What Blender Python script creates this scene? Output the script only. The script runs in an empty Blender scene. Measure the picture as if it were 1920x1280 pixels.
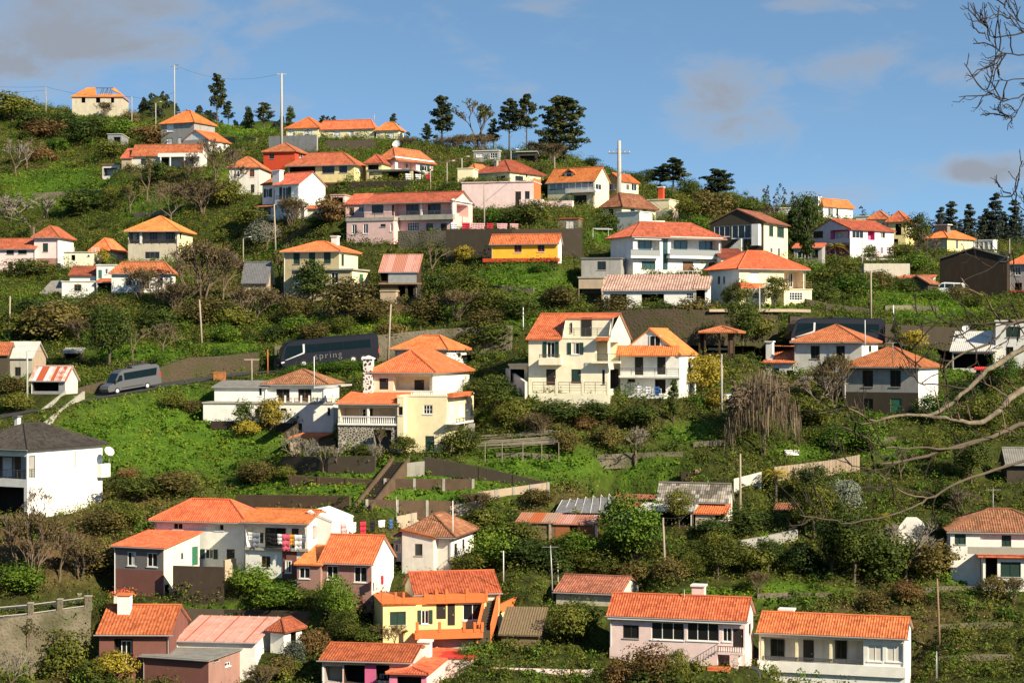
import bpy, bmesh, math, random
import numpy as np
from mathutils import Vector, Matrix
R = math.radians
SC = bpy.context.scene
COL = SC.collection
F = 3583.0                                   # focal length in photo pixels (1920 wide)
rnd = random.Random(7)

# ------------------------------------------------------------------ camera, sky, sun, exposure
cam = bpy.data.cameras.new('camera'); camo = bpy.data.objects.new('camera', cam); COL.objects.link(camo)
cam.sensor_width = 36.0; cam.lens = 36.0 * F / 1920.0
cam.clip_start = 0.5; cam.clip_end = 9000
camo.location = (0, 0, 0); camo.rotation_euler = (R(90), 0, 0)
SC.camera = camo
SUN_EL, SUN_AZ = 33.0, 40.0                   # azimuth measured from +X towards the camera
ts = Vector((math.cos(R(SUN_EL)) * math.cos(R(SUN_AZ)), -math.cos(R(SUN_EL)) * math.sin(R(SUN_AZ)), math.sin(R(SUN_EL))))
sl = bpy.data.lights.new('sun', 'SUN'); sl.energy = 5.0; sl.angle = R(0.5); sl.color = (1.0, 0.87, 0.64)
so = bpy.data.objects.new('sun', sl); COL.objects.link(so)
so.rotation_euler = ts.to_track_quat('Z', 'Y').to_euler()
SC.view_settings.view_transform = 'Standard'; SC.view_settings.look = 'None'
SC.view_settings.exposure = 0.9; SC.view_settings.gamma = 1.0
SC.cycles.max_bounces = 6; SC.cycles.diffuse_bounces = 3; SC.cycles.glossy_bounces = 2
SC.cycles.transmission_bounces = 3; SC.cycles.transparent_max_bounces = 6
SC.cycles.use_adaptive_sampling = True
SC.cycles.caustics_reflective = False; SC.cycles.caustics_refractive = False

W = bpy.data.worlds.new('World'); SC.world = W; W.use_nodes = True
wn, wl = W.node_tree.nodes, W.node_tree.links
wn.clear()
def wnode(t, **k):
    n = wn.new(t)
    for a, b in k.items(): setattr(n, a, b)
    return n
w_out = wnode('ShaderNodeOutputWorld'); w_bg = wnode('ShaderNodeBackground')
w_sky = wnode('ShaderNodeTexSky', sky_type='NISHITA', sun_disc=False, sun_elevation=R(SUN_EL),
              sun_rotation=R(90 + SUN_AZ), altitude=500, air_density=1.0, dust_density=0.25, ozone_density=2.5)
w_tc = wnode('ShaderNodeTexCoord')
# look a little higher into the sky dome than the low band that the photo shows (clear winter air, deep blue down to the ridge)
w_map = wnode('ShaderNodeVectorMath', operation='MULTIPLY_ADD'); w_map.inputs[1].default_value = (1, 1, 2.0); w_map.inputs[2].default_value = (0, 0, 0.16)
w_nrm = wnode('ShaderNodeVectorMath', operation='NORMALIZE')
wl.new(w_tc.outputs['Generated'], w_map.inputs[0]); wl.new(w_map.outputs[0], w_nrm.inputs[0]); wl.new(w_nrm.outputs[0], w_sky.inputs[0])
def direction(px, py):
    v = Vector(((px - 960) / F, 1, (640 - py) / F)); v.normalize(); return v
# clouds: soft grey banks, each round a direction of the sky, broken up by noise
CLOUDS = [(120, 30, 430, 130, 1), (330, 90, 260, 80, .8), (30, 130, 300, 70, .9), (1345, 175, 120, 75, .95), (1270, 235, 95, 55, .8), (1420, 150, 90, 50, .6),
          (1690, 120, 220, 60, .85), (1830, 320, 120, 36, .9), (1560, 5, 220, 24, .8), (1380, 230, 170, 60, .8), (930, 140, 130, 40, .22), (480, 180, 110, 40, .5), (1430, 375, 190, 26, .55), (1090, 300, 90, 40, .2)]
acc = None
w_noise = wnode('ShaderNodeTexNoise'); w_noise.inputs['Scale'].default_value = 19; w_noise.inputs['Detail'].default_value = 9; w_noise.inputs['Roughness'].default_value = .6; w_noise.inputs['Distortion'].default_value = .35
w_st = wnode('ShaderNodeMapping'); w_st.inputs['Scale'].default_value = (.7, 1, 1.6); w_st.inputs['Rotation'].default_value = (0, R(-20), 0)
wl.new(w_tc.outputs['Generated'], w_st.inputs[0]); wl.new(w_st.outputs[0], w_noise.inputs['Vector'])
for (cx, cy, rx, ry, am) in CLOUDS:
    d = direction(cx, cy)
    sub = wnode('ShaderNodeVectorMath', operation='SUBTRACT'); sub.inputs[1].default_value = d
    mul = wnode('ShaderNodeVectorMath', operation='MULTIPLY'); mul.inputs[1].default_value = (F / rx, F / rx * .2, F / ry)
    ln = wnode('ShaderNodeVectorMath', operation='LENGTH')
    mr = wnode('ShaderNodeMapRange', interpolation_type='SMOOTHERSTEP'); mr.inputs[1].default_value = 1.7; mr.inputs[2].default_value = 0.0
    mr.inputs[3].default_value = 0.0; mr.inputs[4].default_value = am
    wl.new(w_tc.outputs['Generated'], sub.inputs[0]); wl.new(sub.outputs[0], mul.inputs[0]); wl.new(mul.outputs[0], ln.inputs[0]); wl.new(ln.outputs['Value'], mr.inputs[0])
    if acc is None: acc = mr.outputs[0]
    else:
        mx = wnode('ShaderNodeMath', operation='MAXIMUM'); wl.new(acc, mx.inputs[0]); wl.new(mr.outputs[0], mx.inputs[1]); acc = mx.outputs[0]
ad = wnode('ShaderNodeMath', operation='MULTIPLY_ADD'); ad.inputs[1].default_value = .56; wl.new(acc, ad.inputs[0]); nm = wnode('ShaderNodeMath', operation='MULTIPLY_ADD'); nm.inputs[1].default_value = 1.75; nm.inputs[2].default_value = -.40; wl.new(w_noise.outputs['Fac'], nm.inputs[0]); wl.new(nm.outputs[0], ad.inputs[2])
cm = wnode('ShaderNodeMapRange', interpolation_type='SMOOTHSTEP'); cm.inputs[1].default_value = .58; cm.inputs[2].default_value = 1.18; cm.inputs[4].default_value = .95; wl.new(ad.outputs[0], cm.inputs[0])
w_mix = wnode('ShaderNodeMix', data_type='RGBA')
w_tint = wnode('ShaderNodeMix', data_type='RGBA', blend_type='MULTIPLY'); w_tint.inputs[0].default_value = 1.0; w_tint.inputs[7].default_value = (.89, .98, .91, 1)
wl.new(w_sky.outputs[0], w_tint.inputs[6])
w_cr = wnode('ShaderNodeValToRGB'); w_cr.color_ramp.elements[0].position = .15; w_cr.color_ramp.elements[1].position = .92      # thin lit edges, greyer cores
w_cr.color_ramp.elements[0].color = (2.3, 2.45, 2.75, 1); w_cr.color_ramp.elements[1].color = (1.6, 1.75, 2.02, 1); wl.new(cm.outputs[0], w_cr.inputs[0]); wl.new(w_cr.outputs[0], w_mix.inputs[7])
wl.new(cm.outputs[0], w_mix.inputs[0]); wl.new(w_tint.outputs[2], w_mix.inputs[6])
wl.new(w_mix.outputs[2], w_bg.inputs['Color']); w_bg.inputs['Strength'].default_value = 0.11
wl.new(w_bg.outputs[0], w_out.inputs[0])

# ------------------------------------------------------------------ materials
MATS = {}
def nodes(name):
    m = bpy.data.materials.new(name); m.use_nodes = True
    nt = m.node_tree; b = nt.nodes['Principled BSDF']
    b.inputs['Specular IOR Level'].default_value = 0.2
    MATS[name] = m
    return m, nt.nodes, nt.links, b
def rgb(c): return (c[0], c[1], c[2], 1)
def plain(name, col, rough=.8, var=.18, scale=2.0, bump=.0, metal=0, spec=.2, coord='Object', streak=0.0, streakcol=(.09, .08, .06)):
    m, n, l, b = nodes(name)
    b.inputs['Roughness'].default_value = rough; b.inputs['Metallic'].default_value = metal; b.inputs['Specular IOR Level'].default_value = spec
    tc = n.new('ShaderNodeTexCoord'); no = n.new('ShaderNodeTexNoise'); no.inputs['Scale'].default_value = scale; no.inputs['Detail'].default_value = 6; no.inputs['Roughness'].default_value = .65
    l.new(tc.outputs[coord], no.inputs['Vector'])
    r = n.new('ShaderNodeValToRGB'); r.color_ramp.elements[0].position = .28; r.color_ramp.elements[1].position = .72
    r.color_ramp.elements[0].color = rgb([x * (1 - var) for x in col]); r.color_ramp.elements[1].color = rgb([min(.95, x * (1 + var * .35)) for x in col])
    l.new(no.outputs['Fac'], r.inputs[0]); out = r.outputs[0]
    if streak > 0:                                            # rain streaks and grime running down the plaster
        mp = n.new('ShaderNodeMapping'); mp.inputs['Scale'].default_value = (2.2, 2.2, .45); l.new(tc.outputs[coord], mp.inputs[0])
        n2 = n.new('ShaderNodeTexNoise'); n2.inputs['Scale'].default_value = .8; n2.inputs['Detail'].default_value = 8; n2.inputs['Roughness'].default_value = .68; l.new(mp.outputs[0], n2.inputs['Vector'])
        rr = n.new('ShaderNodeMapRange'); rr.inputs[1].default_value = .5; rr.inputs[2].default_value = .78; rr.inputs[4].default_value = streak; l.new(n2.outputs['Fac'], rr.inputs[0])
        mx = n.new('ShaderNodeMix'); mx.data_type = 'RGBA'; l.new(rr.outputs[0], mx.inputs[0]); l.new(out, mx.inputs[6]); mx.inputs[7].default_value = rgb(streakcol); out = mx.outputs[2]
    l.new(out, b.inputs['Base Color'])
    if bump > 0:
        n3 = n.new('ShaderNodeTexNoise'); n3.inputs['Scale'].default_value = 14; n3.inputs['Detail'].default_value = 5; l.new(tc.outputs[coord], n3.inputs['Vector'])
        bp = n.new('ShaderNodeBump'); bp.inputs['Strength'].default_value = bump; bp.inputs['Distance'].default_value = .05; l.new(n3.outputs['Fac'], bp.inputs['Height']); l.new(bp.outputs[0], b.inputs['Normal'])
    return m
def tiles(name, a, b_, dark, moss=0.0, course=.36, line=.35, pitch=.24, mosscol=(.09, .085, .03)):
    """clay tiles: UV in metres (u along the eave, v up the slope); every tile has its own fired colour"""
    m, n, l, b = nodes(name); b.inputs['Roughness'].default_value = .8
    uv = n.new('ShaderNodeUVMap'); mp = n.new('ShaderNodeVectorMath'); mp.operation = 'DIVIDE'; mp.inputs[1].default_value = (pitch, course, 1); l.new(uv.outputs[0], mp.inputs[0])
    fl = n.new('ShaderNodeVectorMath'); fl.operation = 'FLOOR'; l.new(mp.outputs[0], fl.inputs[0])
    wno = n.new('ShaderNodeTexWhiteNoise'); wno.noise_dimensions = '2D'; l.new(fl.outputs[0], wno.inputs['Vector'])
    r = n.new('ShaderNodeValToRGB'); cr = r.color_ramp
    cr.elements[0].color = rgb(a); cr.elements[1].color = rgb(b_); cr.elements[0].position = .25; cr.elements[1].position = .9
    e = cr.elements.new(0.0); e.color = rgb([x * .55 + y * .45 for x, y in zip(a, dark)])
    l.new(wno.outputs['Value'], r.inputs[0])
    tc = n.new('ShaderNodeTexCoord'); no = n.new('ShaderNodeTexNoise'); no.inputs['Scale'].default_value = .9; no.inputs['Detail'].default_value = 7; no.inputs['Roughness'].default_value = .7; l.new(tc.outputs['Object'], no.inputs['Vector'])
    mr = n.new('ShaderNodeMapRange'); mr.inputs[1].default_value = .47; mr.inputs[2].default_value = .72; mr.inputs[4].default_value = .2 + moss; l.new(no.outputs['Fac'], mr.inputs[0])
    mx = n.new('ShaderNodeMix'); mx.data_type = 'RGBA'; l.new(mr.outputs[0], mx.inputs[0]); l.new(r.outputs[0], mx.inputs[6]); mx.inputs[7].default_value = rgb(dark if moss < .25 else mosscol)
    # dark course lines: painted lap shade, with mossy dirt on old roofs
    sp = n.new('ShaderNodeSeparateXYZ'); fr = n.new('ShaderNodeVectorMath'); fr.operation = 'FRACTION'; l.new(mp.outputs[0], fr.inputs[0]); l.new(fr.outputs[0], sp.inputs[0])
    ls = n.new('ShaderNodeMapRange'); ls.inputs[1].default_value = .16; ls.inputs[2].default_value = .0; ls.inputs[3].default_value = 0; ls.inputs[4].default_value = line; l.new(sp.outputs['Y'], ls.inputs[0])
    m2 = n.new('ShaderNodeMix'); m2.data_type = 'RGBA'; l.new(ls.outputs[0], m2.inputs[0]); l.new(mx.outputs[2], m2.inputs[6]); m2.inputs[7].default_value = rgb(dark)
    oi = n.new('ShaderNodeObjectInfo'); ag = n.new('ShaderNodeMapRange'); ag.inputs[3].default_value = .66; ag.inputs[4].default_value = 1.15; l.new(oi.outputs['Random'], ag.inputs[0])
    n4 = n.new('ShaderNodeTexNoise'); n4.inputs['Scale'].default_value = .35; n4.inputs['Detail'].default_value = 4; l.new(tc.outputs['Object'], n4.inputs['Vector'])
    a4 = n.new('ShaderNodeMapRange'); a4.inputs[1].default_value = .3; a4.inputs[2].default_value = .7; a4.inputs[3].default_value = .78; a4.inputs[4].default_value = 1.1; l.new(n4.outputs['Fac'], a4.inputs[0])
    am = n.new('ShaderNodeMath'); am.operation = 'MULTIPLY'; l.new(ag.outputs[0], am.inputs[0]); l.new(a4.outputs[0], am.inputs[1])
    hs = n.new('ShaderNodeHueSaturation'); l.new(m2.outputs[2], hs.inputs['Color']); l.new(am.outputs[0], hs.inputs['Value']); hs.inputs['Saturation'].default_value = .98
    h1 = n.new('ShaderNodeMath'); h1.operation = 'MULTIPLY'; h1.inputs[1].default_value = 7.3; l.new(oi.outputs['Random'], h1.inputs[0]); h2 = n.new('ShaderNodeMath'); h2.operation = 'FRACT'; l.new(h1.outputs[0], h2.inputs[0]); h3 = n.new('ShaderNodeMath'); h3.operation = 'MULTIPLY_ADD'; h3.inputs[1].default_value = .022; h3.inputs[2].default_value = .488; l.new(h2.outputs[0], h3.inputs[0]); l.new(h3.outputs[0], hs.inputs['Hue'])
    l.new(hs.outputs[0], b.inputs['Base Color'])
    bp = n.new('ShaderNodeBump'); bp.inputs['Strength'].default_value = 1.0; bp.inputs['Distance'].default_value = .05; bp.invert = True
    l.new(sp.outputs['Y'], bp.inputs['Height']); l.new(bp.outputs[0], b.inputs['Normal'])
    return m
def leafmat(name, a, b_, c=None, transl=.2, scale=.35, rough=.6):
    """leaf material: colour differs from leaf to leaf (island), from clump to clump (noise) and from plant to plant"""
    m, n, l, b = nodes(name)
    g = n.new('ShaderNodeNewGeometry'); tc = n.new('ShaderNodeTexCoord'); oi = n.new('ShaderNodeObjectInfo')
    no = n.new('ShaderNodeTexNoise'); no.inputs['Scale'].default_value = scale; no.inputs['Detail'].default_value = 3; l.new(g.outputs['Position'], no.inputs['Vector'])
    a1 = n.new('ShaderNodeMath'); a1.operation = 'MULTIPLY_ADD'; a1.inputs[1].default_value = .45; l.new(g.outputs['Random Per Island'], a1.inputs[0])
    m1 = n.new('ShaderNodeMath'); m1.operation = 'MULTIPLY_ADD'; m1.inputs[1].default_value = 1.3; m1.inputs[2].default_value = -.45; l.new(no.outputs['Fac'], m1.inputs[0]); l.new(m1.outputs[0], a1.inputs[2])
    a2 = n.new('ShaderNodeMath'); a2.operation = 'MULTIPLY_ADD'; a2.inputs[1].default_value = .35; l.new(oi.outputs['Random'], a2.inputs[0]); l.new(a1.outputs[0], a2.inputs[2])
    r = n.new('ShaderNodeValToRGB'); cr = r.color_ramp; cr.elements[0].position = .15; cr.elements[1].position = .95
    cr.elements[0].color = rgb(a); cr.elements[1].color = rgb(c or b_)
    if c: e = cr.elements.new(.55); e.color = rgb(b_)
    l.new(a2.outputs[0], r.inputs[0]); l.new(r.outputs[0], b.inputs['Base Color']); b.inputs['Roughness'].default_value = rough; b.inputs['Specular IOR Level'].default_value = .15
    tr = n.new('ShaderNodeBsdfTranslucent'); l.new(r.outputs[0], tr.inputs['Color'])
    ms = n.new('ShaderNodeMixShader'); ms.inputs[0].default_value = transl; l.new(b.outputs[0], ms.inputs[1]); l.new(tr.outputs[0], ms.inputs[2])
    l.new(ms.outputs[0], n['Material Output'].inputs['Surface'])
    return m
def glassy(name, col, rough=.12):
    m, n, l, b = nodes(name); b.inputs['Base Color'].default_value = rgb(col); b.inputs['Roughness'].default_value = rough; b.inputs['Specular IOR Level'].default_value = .5
    return m

for nm, c, s in (('white', (.78, .77, .72), .12), ('white_old', (.64, .62, .56), .34), ('cream', (.80, .71, .46), .11), ('cream_pale', (.80, .74, .56), .11), ('peach', (.76, .62, .46), .1),
              ('pink', (.72, .49, .45), .16), ('pink_pale', (.78, .60, .57), .10), ('lilac', (.74, .60, .66), .1), ('magenta', (.62, .13, .28), .1), ('hotpink', (.72, .22, .36), .1),
              ('yellow', (.80, .50, .05), .06), ('yellow_pale', (.74, .62, .30), .12), ('ochre', (.62, .40, .13), .14), ('olive', (.50, .41, .24), .3), ('beige', (.52, .46, .35), .42),
              ('grey', (.33, .32, .30), .5), ('grey_dark', (.16, .155, .15), .5), ('concrete', (.36, .34, .29), .45), ('stone_dark', (.062, .050, .036), .4), ('maroon', (.20, .085, .07), .25),
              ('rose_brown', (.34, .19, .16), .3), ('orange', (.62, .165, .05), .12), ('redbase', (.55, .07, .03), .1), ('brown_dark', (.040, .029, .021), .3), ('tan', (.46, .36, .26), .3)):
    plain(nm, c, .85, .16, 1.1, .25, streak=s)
plain('shutter_green', (.022, .05, .04), .55, .2); plain('door_dark', (.03, .025, .022), .5, .2); plain('door_green', (.035, .16, .10), .5, .15)
plain('frame_white', (.78, .78, .76), .5, .06); plain('frame_dark', (.05, .045, .04), .5, .1); plain('frame_brown', (.16, .085, .05), .6, .2); plain('roller', (.74, .74, .72), .6, .08, 3)
plain('rail', (.12, .12, .12), .5, .1, metal=.4); plain('rail_white', (.7, .7, .68), .5, .1); plain('wood', (.27, .18, .11), .85, .4, 3, .3); plain('wood_pale', (.42, .34, .26), .9, .35, 3, .3)
plain('wood_dark', (.07, .045, .03), .85, .4, 3); plain('timber_orange', (.42, .16, .06), .8, .3, 2); plain('metal_grey', (.36, .36, .36), .45, .2, 2, metal=.3); plain('asphalt', (.055, .052, .05), .9, .3, .6, .2)
plain('curtain', (.62, .58, .52), .9, .15); plain('terracotta', (.58, .17, .06), .85, .2); plain('tank_black', (.015, .015, .016), .4); plain('plastic_white', (.78, .78, .76), .45, .05)
plain('bark', (.12, .095, .07), .9, .4, 5); plain('bark_pale', (.21, .175, .125), .9, .75, 11, .6); plain('twig', (.17, .125, .085), .9, .3, 3); plain('twig_grey', (.24, .21, .165), .9, .3, 3); plain('twig_dark', (.05, .04, .032), .9, .3, 3)
plain('thatch', (.20, .145, .085), 1, .5, 6, .6); plain('pole_wood', (.36, .30, .23), .9, .25, 3); plain('pole_concrete', (.40, .38, .34), .9, .15, 2); plain('cable', (.03, .03, .03), .7)
plain('roof_pink', (.62, .34, .28), .6, .25, .8, streak=.6, streakcol=(.36, .10, .05)); plain('roof_metal', (.56, .54, .50), .55, .25, .8, streak=.3, streakcol=(.3, .25, .2)); plain('roof_grey', (.22, .21, .19), .8, .35, 1.2, .3)
plain('roof_rust', (.42, .10, .04), .7, .3, 1.5); plain('soffit', (.6, .57, .52), .85, .1); plain('slate', (.15, .15, .16), .7, .35, 2.5, .3); plain('red_paint', (.55, .05, .04), .6, .15)
plain('terrace_wall', (.115, .078, .050), .95, .3, 1.0, .5, streak=.35, streakcol=(.08, .06, .05))
glassy('glass', (.012, .014, .016)); glassy('glass_teal', (.03, .09, .10)); glassy('glass_light', (.25, .26, .26)); glassy('bus_blue', (.0028, .0038, .011), .35); glassy('bus_glass', (.004, .012, .018), .08)
glassy('van_grey', (.095, .10, .11), .3); glassy('van_white', (.75, .75, .75), .3); glassy('tyre', (.012, .012, .012), .8); glassy('chrome', (.55, .56, .58), .25); glassy('tail_red', (.5, .02, .02), .3); glassy('panel_dark', (.012, .014, .02), .1)
for nm, c in (('cloth_pink', (.75, .13, .20)), ('cloth_orange', (.75, .34, .04)), ('cloth_white', (.78, .78, .78)), ('cloth_grey', (.22, .25, .31)), ('cloth_black', (.015, .015, .017)), ('cloth_red', (.50, .03, .06)), ('cloth_blue', (.05, .12, .35)), ('cloth_rose', (.70, .38, .40))):
    plain(nm, c, .95, .12, 2)
tiles('tile_new', (.58, .145, .038), (.68, .195, .058), (.36, .085, .03), line=.22)
tiles('tile_rib', (.50, .112, .034), (.64, .175, .06), (.20, .05, .025), line=.25)
tiles('tile_mid', (.40, .105, .042), (.50, .155, .065), (.17, .055, .03), moss=.14, line=.4)
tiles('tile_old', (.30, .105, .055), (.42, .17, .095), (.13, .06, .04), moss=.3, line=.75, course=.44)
tiles('tile_red', (.46, .10, .045), (.56, .15, .07), (.20, .05, .03), moss=.12, line=.55)
tiles('tile_dark', (.060, .052, .045), (.095, .082, .07), (.03, .026, .022), line=.4)
tiles('tile_sand', (.40, .25, .19), (.52, .34, .27), (.20, .11, .085), moss=.05, line=.2)
tiles('tile_stone', (.13, .115, .095), (.36, .32, .27), (.06, .055, .045), moss=.3, line=.6, course=.5, pitch=.45, mosscol=(.10, .10, .07))
# striped rusty sheets
def stripes(name, a, b_, width=1.0):
    m, n, l, b = nodes(name); uv = n.new('ShaderNodeUVMap'); sp = n.new('ShaderNodeSeparateXYZ'); l.new(uv.outputs[0], sp.inputs[0])
    fl = n.new('ShaderNodeMath'); fl.operation = 'DIVIDE'; fl.inputs[1].default_value = width; l.new(sp.outputs['X'], fl.inputs[0])
    fo = n.new('ShaderNodeMath'); fo.operation = 'FLOOR'; l.new(fl.outputs[0], fo.inputs[0])
    wno = n.new('ShaderNodeTexWhiteNoise'); wno.noise_dimensions = '1D'; l.new(fo.outputs[0], wno.inputs['W'])
    no = n.new('ShaderNodeTexNoise'); no.inputs['Scale'].default_value = 1.2; no.inputs['Detail'].default_value = 5; l.new(uv.outputs[0], no.inputs['Vector'])
    ad = n.new('ShaderNodeMath'); ad.operation = 'MULTIPLY_ADD'; ad.inputs[1].default_value = .5; l.new(no.outputs['Fac'], ad.inputs[0]); l.new(wno.outputs['Value'], ad.inputs[2])
    r = n.new('ShaderNodeValToRGB'); r.color_ramp.elements[0].position = .72; r.color_ramp.elements[1].position = .92; r.color_ramp.elements[0].color = rgb(a); r.color_ramp.elements[1].color = rgb(b_)
    l.new(ad.outputs[0], r.inputs[0]); l.new(r.outputs[0], b.inputs['Base Color']); b.inputs['Roughness'].default_value = .65
    return m
stripes('roof_striped', (.62, .58, .54), (.36, .08, .035), .45); stripes('roof_sheet', (.48, .25, .21), (.38, .16, .11), .9)
stripes('roof_rusty', (.40, .11, .04), (.36, .22, .16), 1.3); stripes('planks', (.36, .28, .21), (.26, .19, .13), .14); stripes('planks_rust', (.42, .16, .06), (.20, .07, .03), .3)
# rubble facing: dark stones in pale mortar
def rubble(name, stone, mortar, scale=3.0, th=.06, blotch=0.0):
    m, n, l, b = nodes(name); tc = n.new('ShaderNodeTexCoord'); v = n.new('ShaderNodeTexVoronoi'); v.feature = 'DISTANCE_TO_EDGE'; v.inputs['Scale'].default_value = scale
    l.new(tc.outputs['Object'], v.inputs['Vector']); r = n.new('ShaderNodeValToRGB'); r.color_ramp.elements[0].position = th; r.color_ramp.elements[1].position = th + .05
    r.color_ramp.elements[0].color = rgb(mortar); r.color_ramp.elements[1].color = rgb(stone); l.new(v.outputs['Distance'], r.inputs[0]); out = r.outputs[0]
    if blotch:                                               # moss and damp
        no = n.new('ShaderNodeTexNoise'); no.inputs['Scale'].default_value = .5; no.inputs['Detail'].default_value = 7; l.new(tc.outputs['Object'], no.inputs['Vector']); mr = n.new('ShaderNodeMapRange'); mr.inputs[1].default_value = .42; mr.inputs[2].default_value = .68; mr.inputs[4].default_value = blotch; l.new(no.outputs['Fac'], mr.inputs[0])
        mx = n.new('ShaderNodeMix'); mx.data_type = 'RGBA'; l.new(mr.outputs[0], mx.inputs[0]); l.new(out, mx.inputs[6]); mx.inputs[7].default_value = (.045, .05, .016, 1); out = mx.outputs[2]
        bp = n.new('ShaderNodeBump'); bp.inputs['Strength'].default_value = .8; bp.inputs['Distance'].default_value = .12; l.new(v.outputs['Distance'], bp.inputs['Height']); l.new(bp.outputs[0], b.inputs['Normal'])
    l.new(out, b.inputs['Base Color']); b.inputs['Roughness'].default_value = .9
    return m
rubble('bank', (.062, .046, .030), (.078, .060, .040), 2.4, .04, .8); rubble('stonework', (.165, .14, .10), (.20, .175, .13), 2.8, .05, .7)
rubble('rubble_white', (.06, .055, .05), (.75, .73, .68), 2.4, .14); rubble('rubble_tan', (.10, .085, .07), (.50, .46, .38), 3.6, .055)

leafmat('leaf_dark', (.009, .019, .005), (.036, .060, .010), (.095, .118, .018))
leafmat('leaf_olive', (.018, .028, .005), (.078, .094, .013), (.18, .175, .028))
leafmat('leaf_green', (.016, .042, .006), (.062, .122, .011), (.15, .22, .022))
leafmat('leaf_brown', (.026, .023, .008), (.090, .074, .020), (.19, .15, .042))
leafmat('leaf_red', (.045, .028, .011), (.13, .075, .026), (.23, .14, .05))
leafmat('leaf_yellow', (.07, .065, .010), (.24, .19, .022), (.44, .35, .045))
leafmat('leaf_pine', (.009, .014, .006), (.026, .037, .011), (.08, .085, .02), transl=.15)
leafmat('leaf_far', (.012, .018, .012), (.026, .034, .020), (.05, .06, .032), transl=.1, scale=.08)
leafmat('leaf_grey', (.05, .06, .045), (.13, .15, .11), (.25, .27, .2))
leafmat('grass_leaf', (.028, .078, .008), (.095, .19, .012), (.25, .28, .032), transl=.38, scale=.16)
leafmat('scrub_leaf', (.015, .026, .005), (.066, .090, .012), (.165, .16, .026), scale=.22)
leafmat('dry_leaf', (.06, .042, .018), (.17, .115, .045), (.30, .22, .095), scale=.3)
M = MATS

# ------------------------------------------------------------------ object helpers
def tag(o, label=None, cat=None, group=None, kind=None):
    if label: o['label'] = label
    if cat: o['category'] = cat
    if group: o['group'] = group
    if kind: o['kind'] = kind
    return o
def empty(name, loc, rz=0, label=None, cat=None, group=None):
    o = bpy.data.objects.new(name, None); COL.objects.link(o); o.location = loc; o.rotation_euler = (0, 0, rz); o.empty_display_size = .3
    return tag(o, label, cat, group, 'thing' if label else None)
class MB:
    """collects faces and links them as one mesh object"""
    def __init__(s): s.v = []; s.f = []; s.m = []; s.uv = []; s.mats = []
    def mi(s, m):
        if m not in s.mats: s.mats.append(m)
        return s.mats.index(m)
    def face(s, pts, m, uv=None):
        k = len(s.v); s.v += [tuple(p) for p in pts]; s.f.append(tuple(range(k, k + len(pts)))); s.m.append(s.mi(m))
        s.uv += list(uv) if uv else [(0, 0)] * len(pts)
    def box(s, a, b, m, mtx=None):
        x0, y0, z0 = a; x1, y1, z1 = b
        p = [Vector(q) for q in ((x0, y0, z0), (x1, y0, z0), (x1, y1, z0), (x0, y1, z0), (x0, y0, z1), (x1, y0, z1), (x1, y1, z1), (x0, y1, z1))]
        if mtx is not None: p = [mtx @ q for q in p]
        k = len(s.v); s.v += [tuple(q) for q in p]; mi = s.mi(m)
        for f in ((0, 3, 2, 1), (4, 5, 6, 7), (0, 1, 5, 4), (1, 2, 6, 5), (2, 3, 7, 6), (3, 0, 4, 7)):
            s.f.append(tuple(k + i for i in f)); s.m.append(mi)
            pts = [p[i] for i in f]; e = (pts[1] - pts[0]).length; g = (pts[2] - pts[1]).length
            s.uv += [(0, 0), (e, 0), (e, g), (0, g)]
    def tube(s, pts, radii, m, seg=6, cap=True):
        pts = [Vector(p) for p in pts]
        if not hasattr(radii, '__len__'): radii = [radii] * len(pts)
        k = len(s.v); mi = s.mi(m)
        for i, p in enumerate(pts):
            d = (pts[min(i + 1, len(pts) - 1)] - pts[max(i - 1, 0)]); d = d.normalized() if d.length > 1e-9 else Vector((0, 0, 1))
            a = d.orthogonal().normalized() if abs(d.z) < .9 else d.cross(Vector((1, 0, 0))).normalized()
            b = d.cross(a)
            for j in range(seg):
                t = 2 * math.pi * j / seg; s.v.append(tuple(p + (a * math.cos(t) + b * math.sin(t)) * radii[i]))
        for i in range(len(pts) - 1):
            for j in range(seg):
                q = (k + i * seg + j, k + i * seg + (j + 1) % seg, k + (i + 1) * seg + (j + 1) % seg, k + (i + 1) * seg + j)
                s.f.append(q); s.m.append(mi); s.uv += [(0, 0)] * 4
        if cap:
            for base, rev in ((k, True), (k + (len(pts) - 1) * seg, False)):
                q = [base + j for j in range(seg)]
                s.f.append(tuple(reversed(q) if rev else q)); s.m.append(mi); s.uv += [(0, 0)] * seg
    def lathe(s, prof, m, c=(0, 0, 0), seg=12):
        s.tube([(c[0], c[1], c[2] + z) for r, z in prof], [max(r, .001) for r, z in prof], m, seg)
    def build(s, name, parent=None, smooth=False, loc=None):
        me = bpy.data.meshes.new(name); me.from_pydata(s.v, [], s.f)
        for m in s.mats: me.materials.append(M[m])
        me.polygons.foreach_set('material_index', s.m)
        uvl = me.uv_layers.new(name='UVMap'); uvl.data.foreach_set('uv', np.array(s.uv, dtype=np.float32).ravel())
        if smooth: me.polygons.foreach_set('use_smooth', [True] * len(s.f))
        me.update()
        o = bpy.data.objects.new(name, me); COL.objects.link(o)
        if parent is not None: o.parent = parent
        if loc is not None: o.location = loc
        return o
def solid(name, prim, parent=None, smooth=False):
    mb = MB(); prim(mb); return mb.build(name, parent, smooth)

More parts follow.
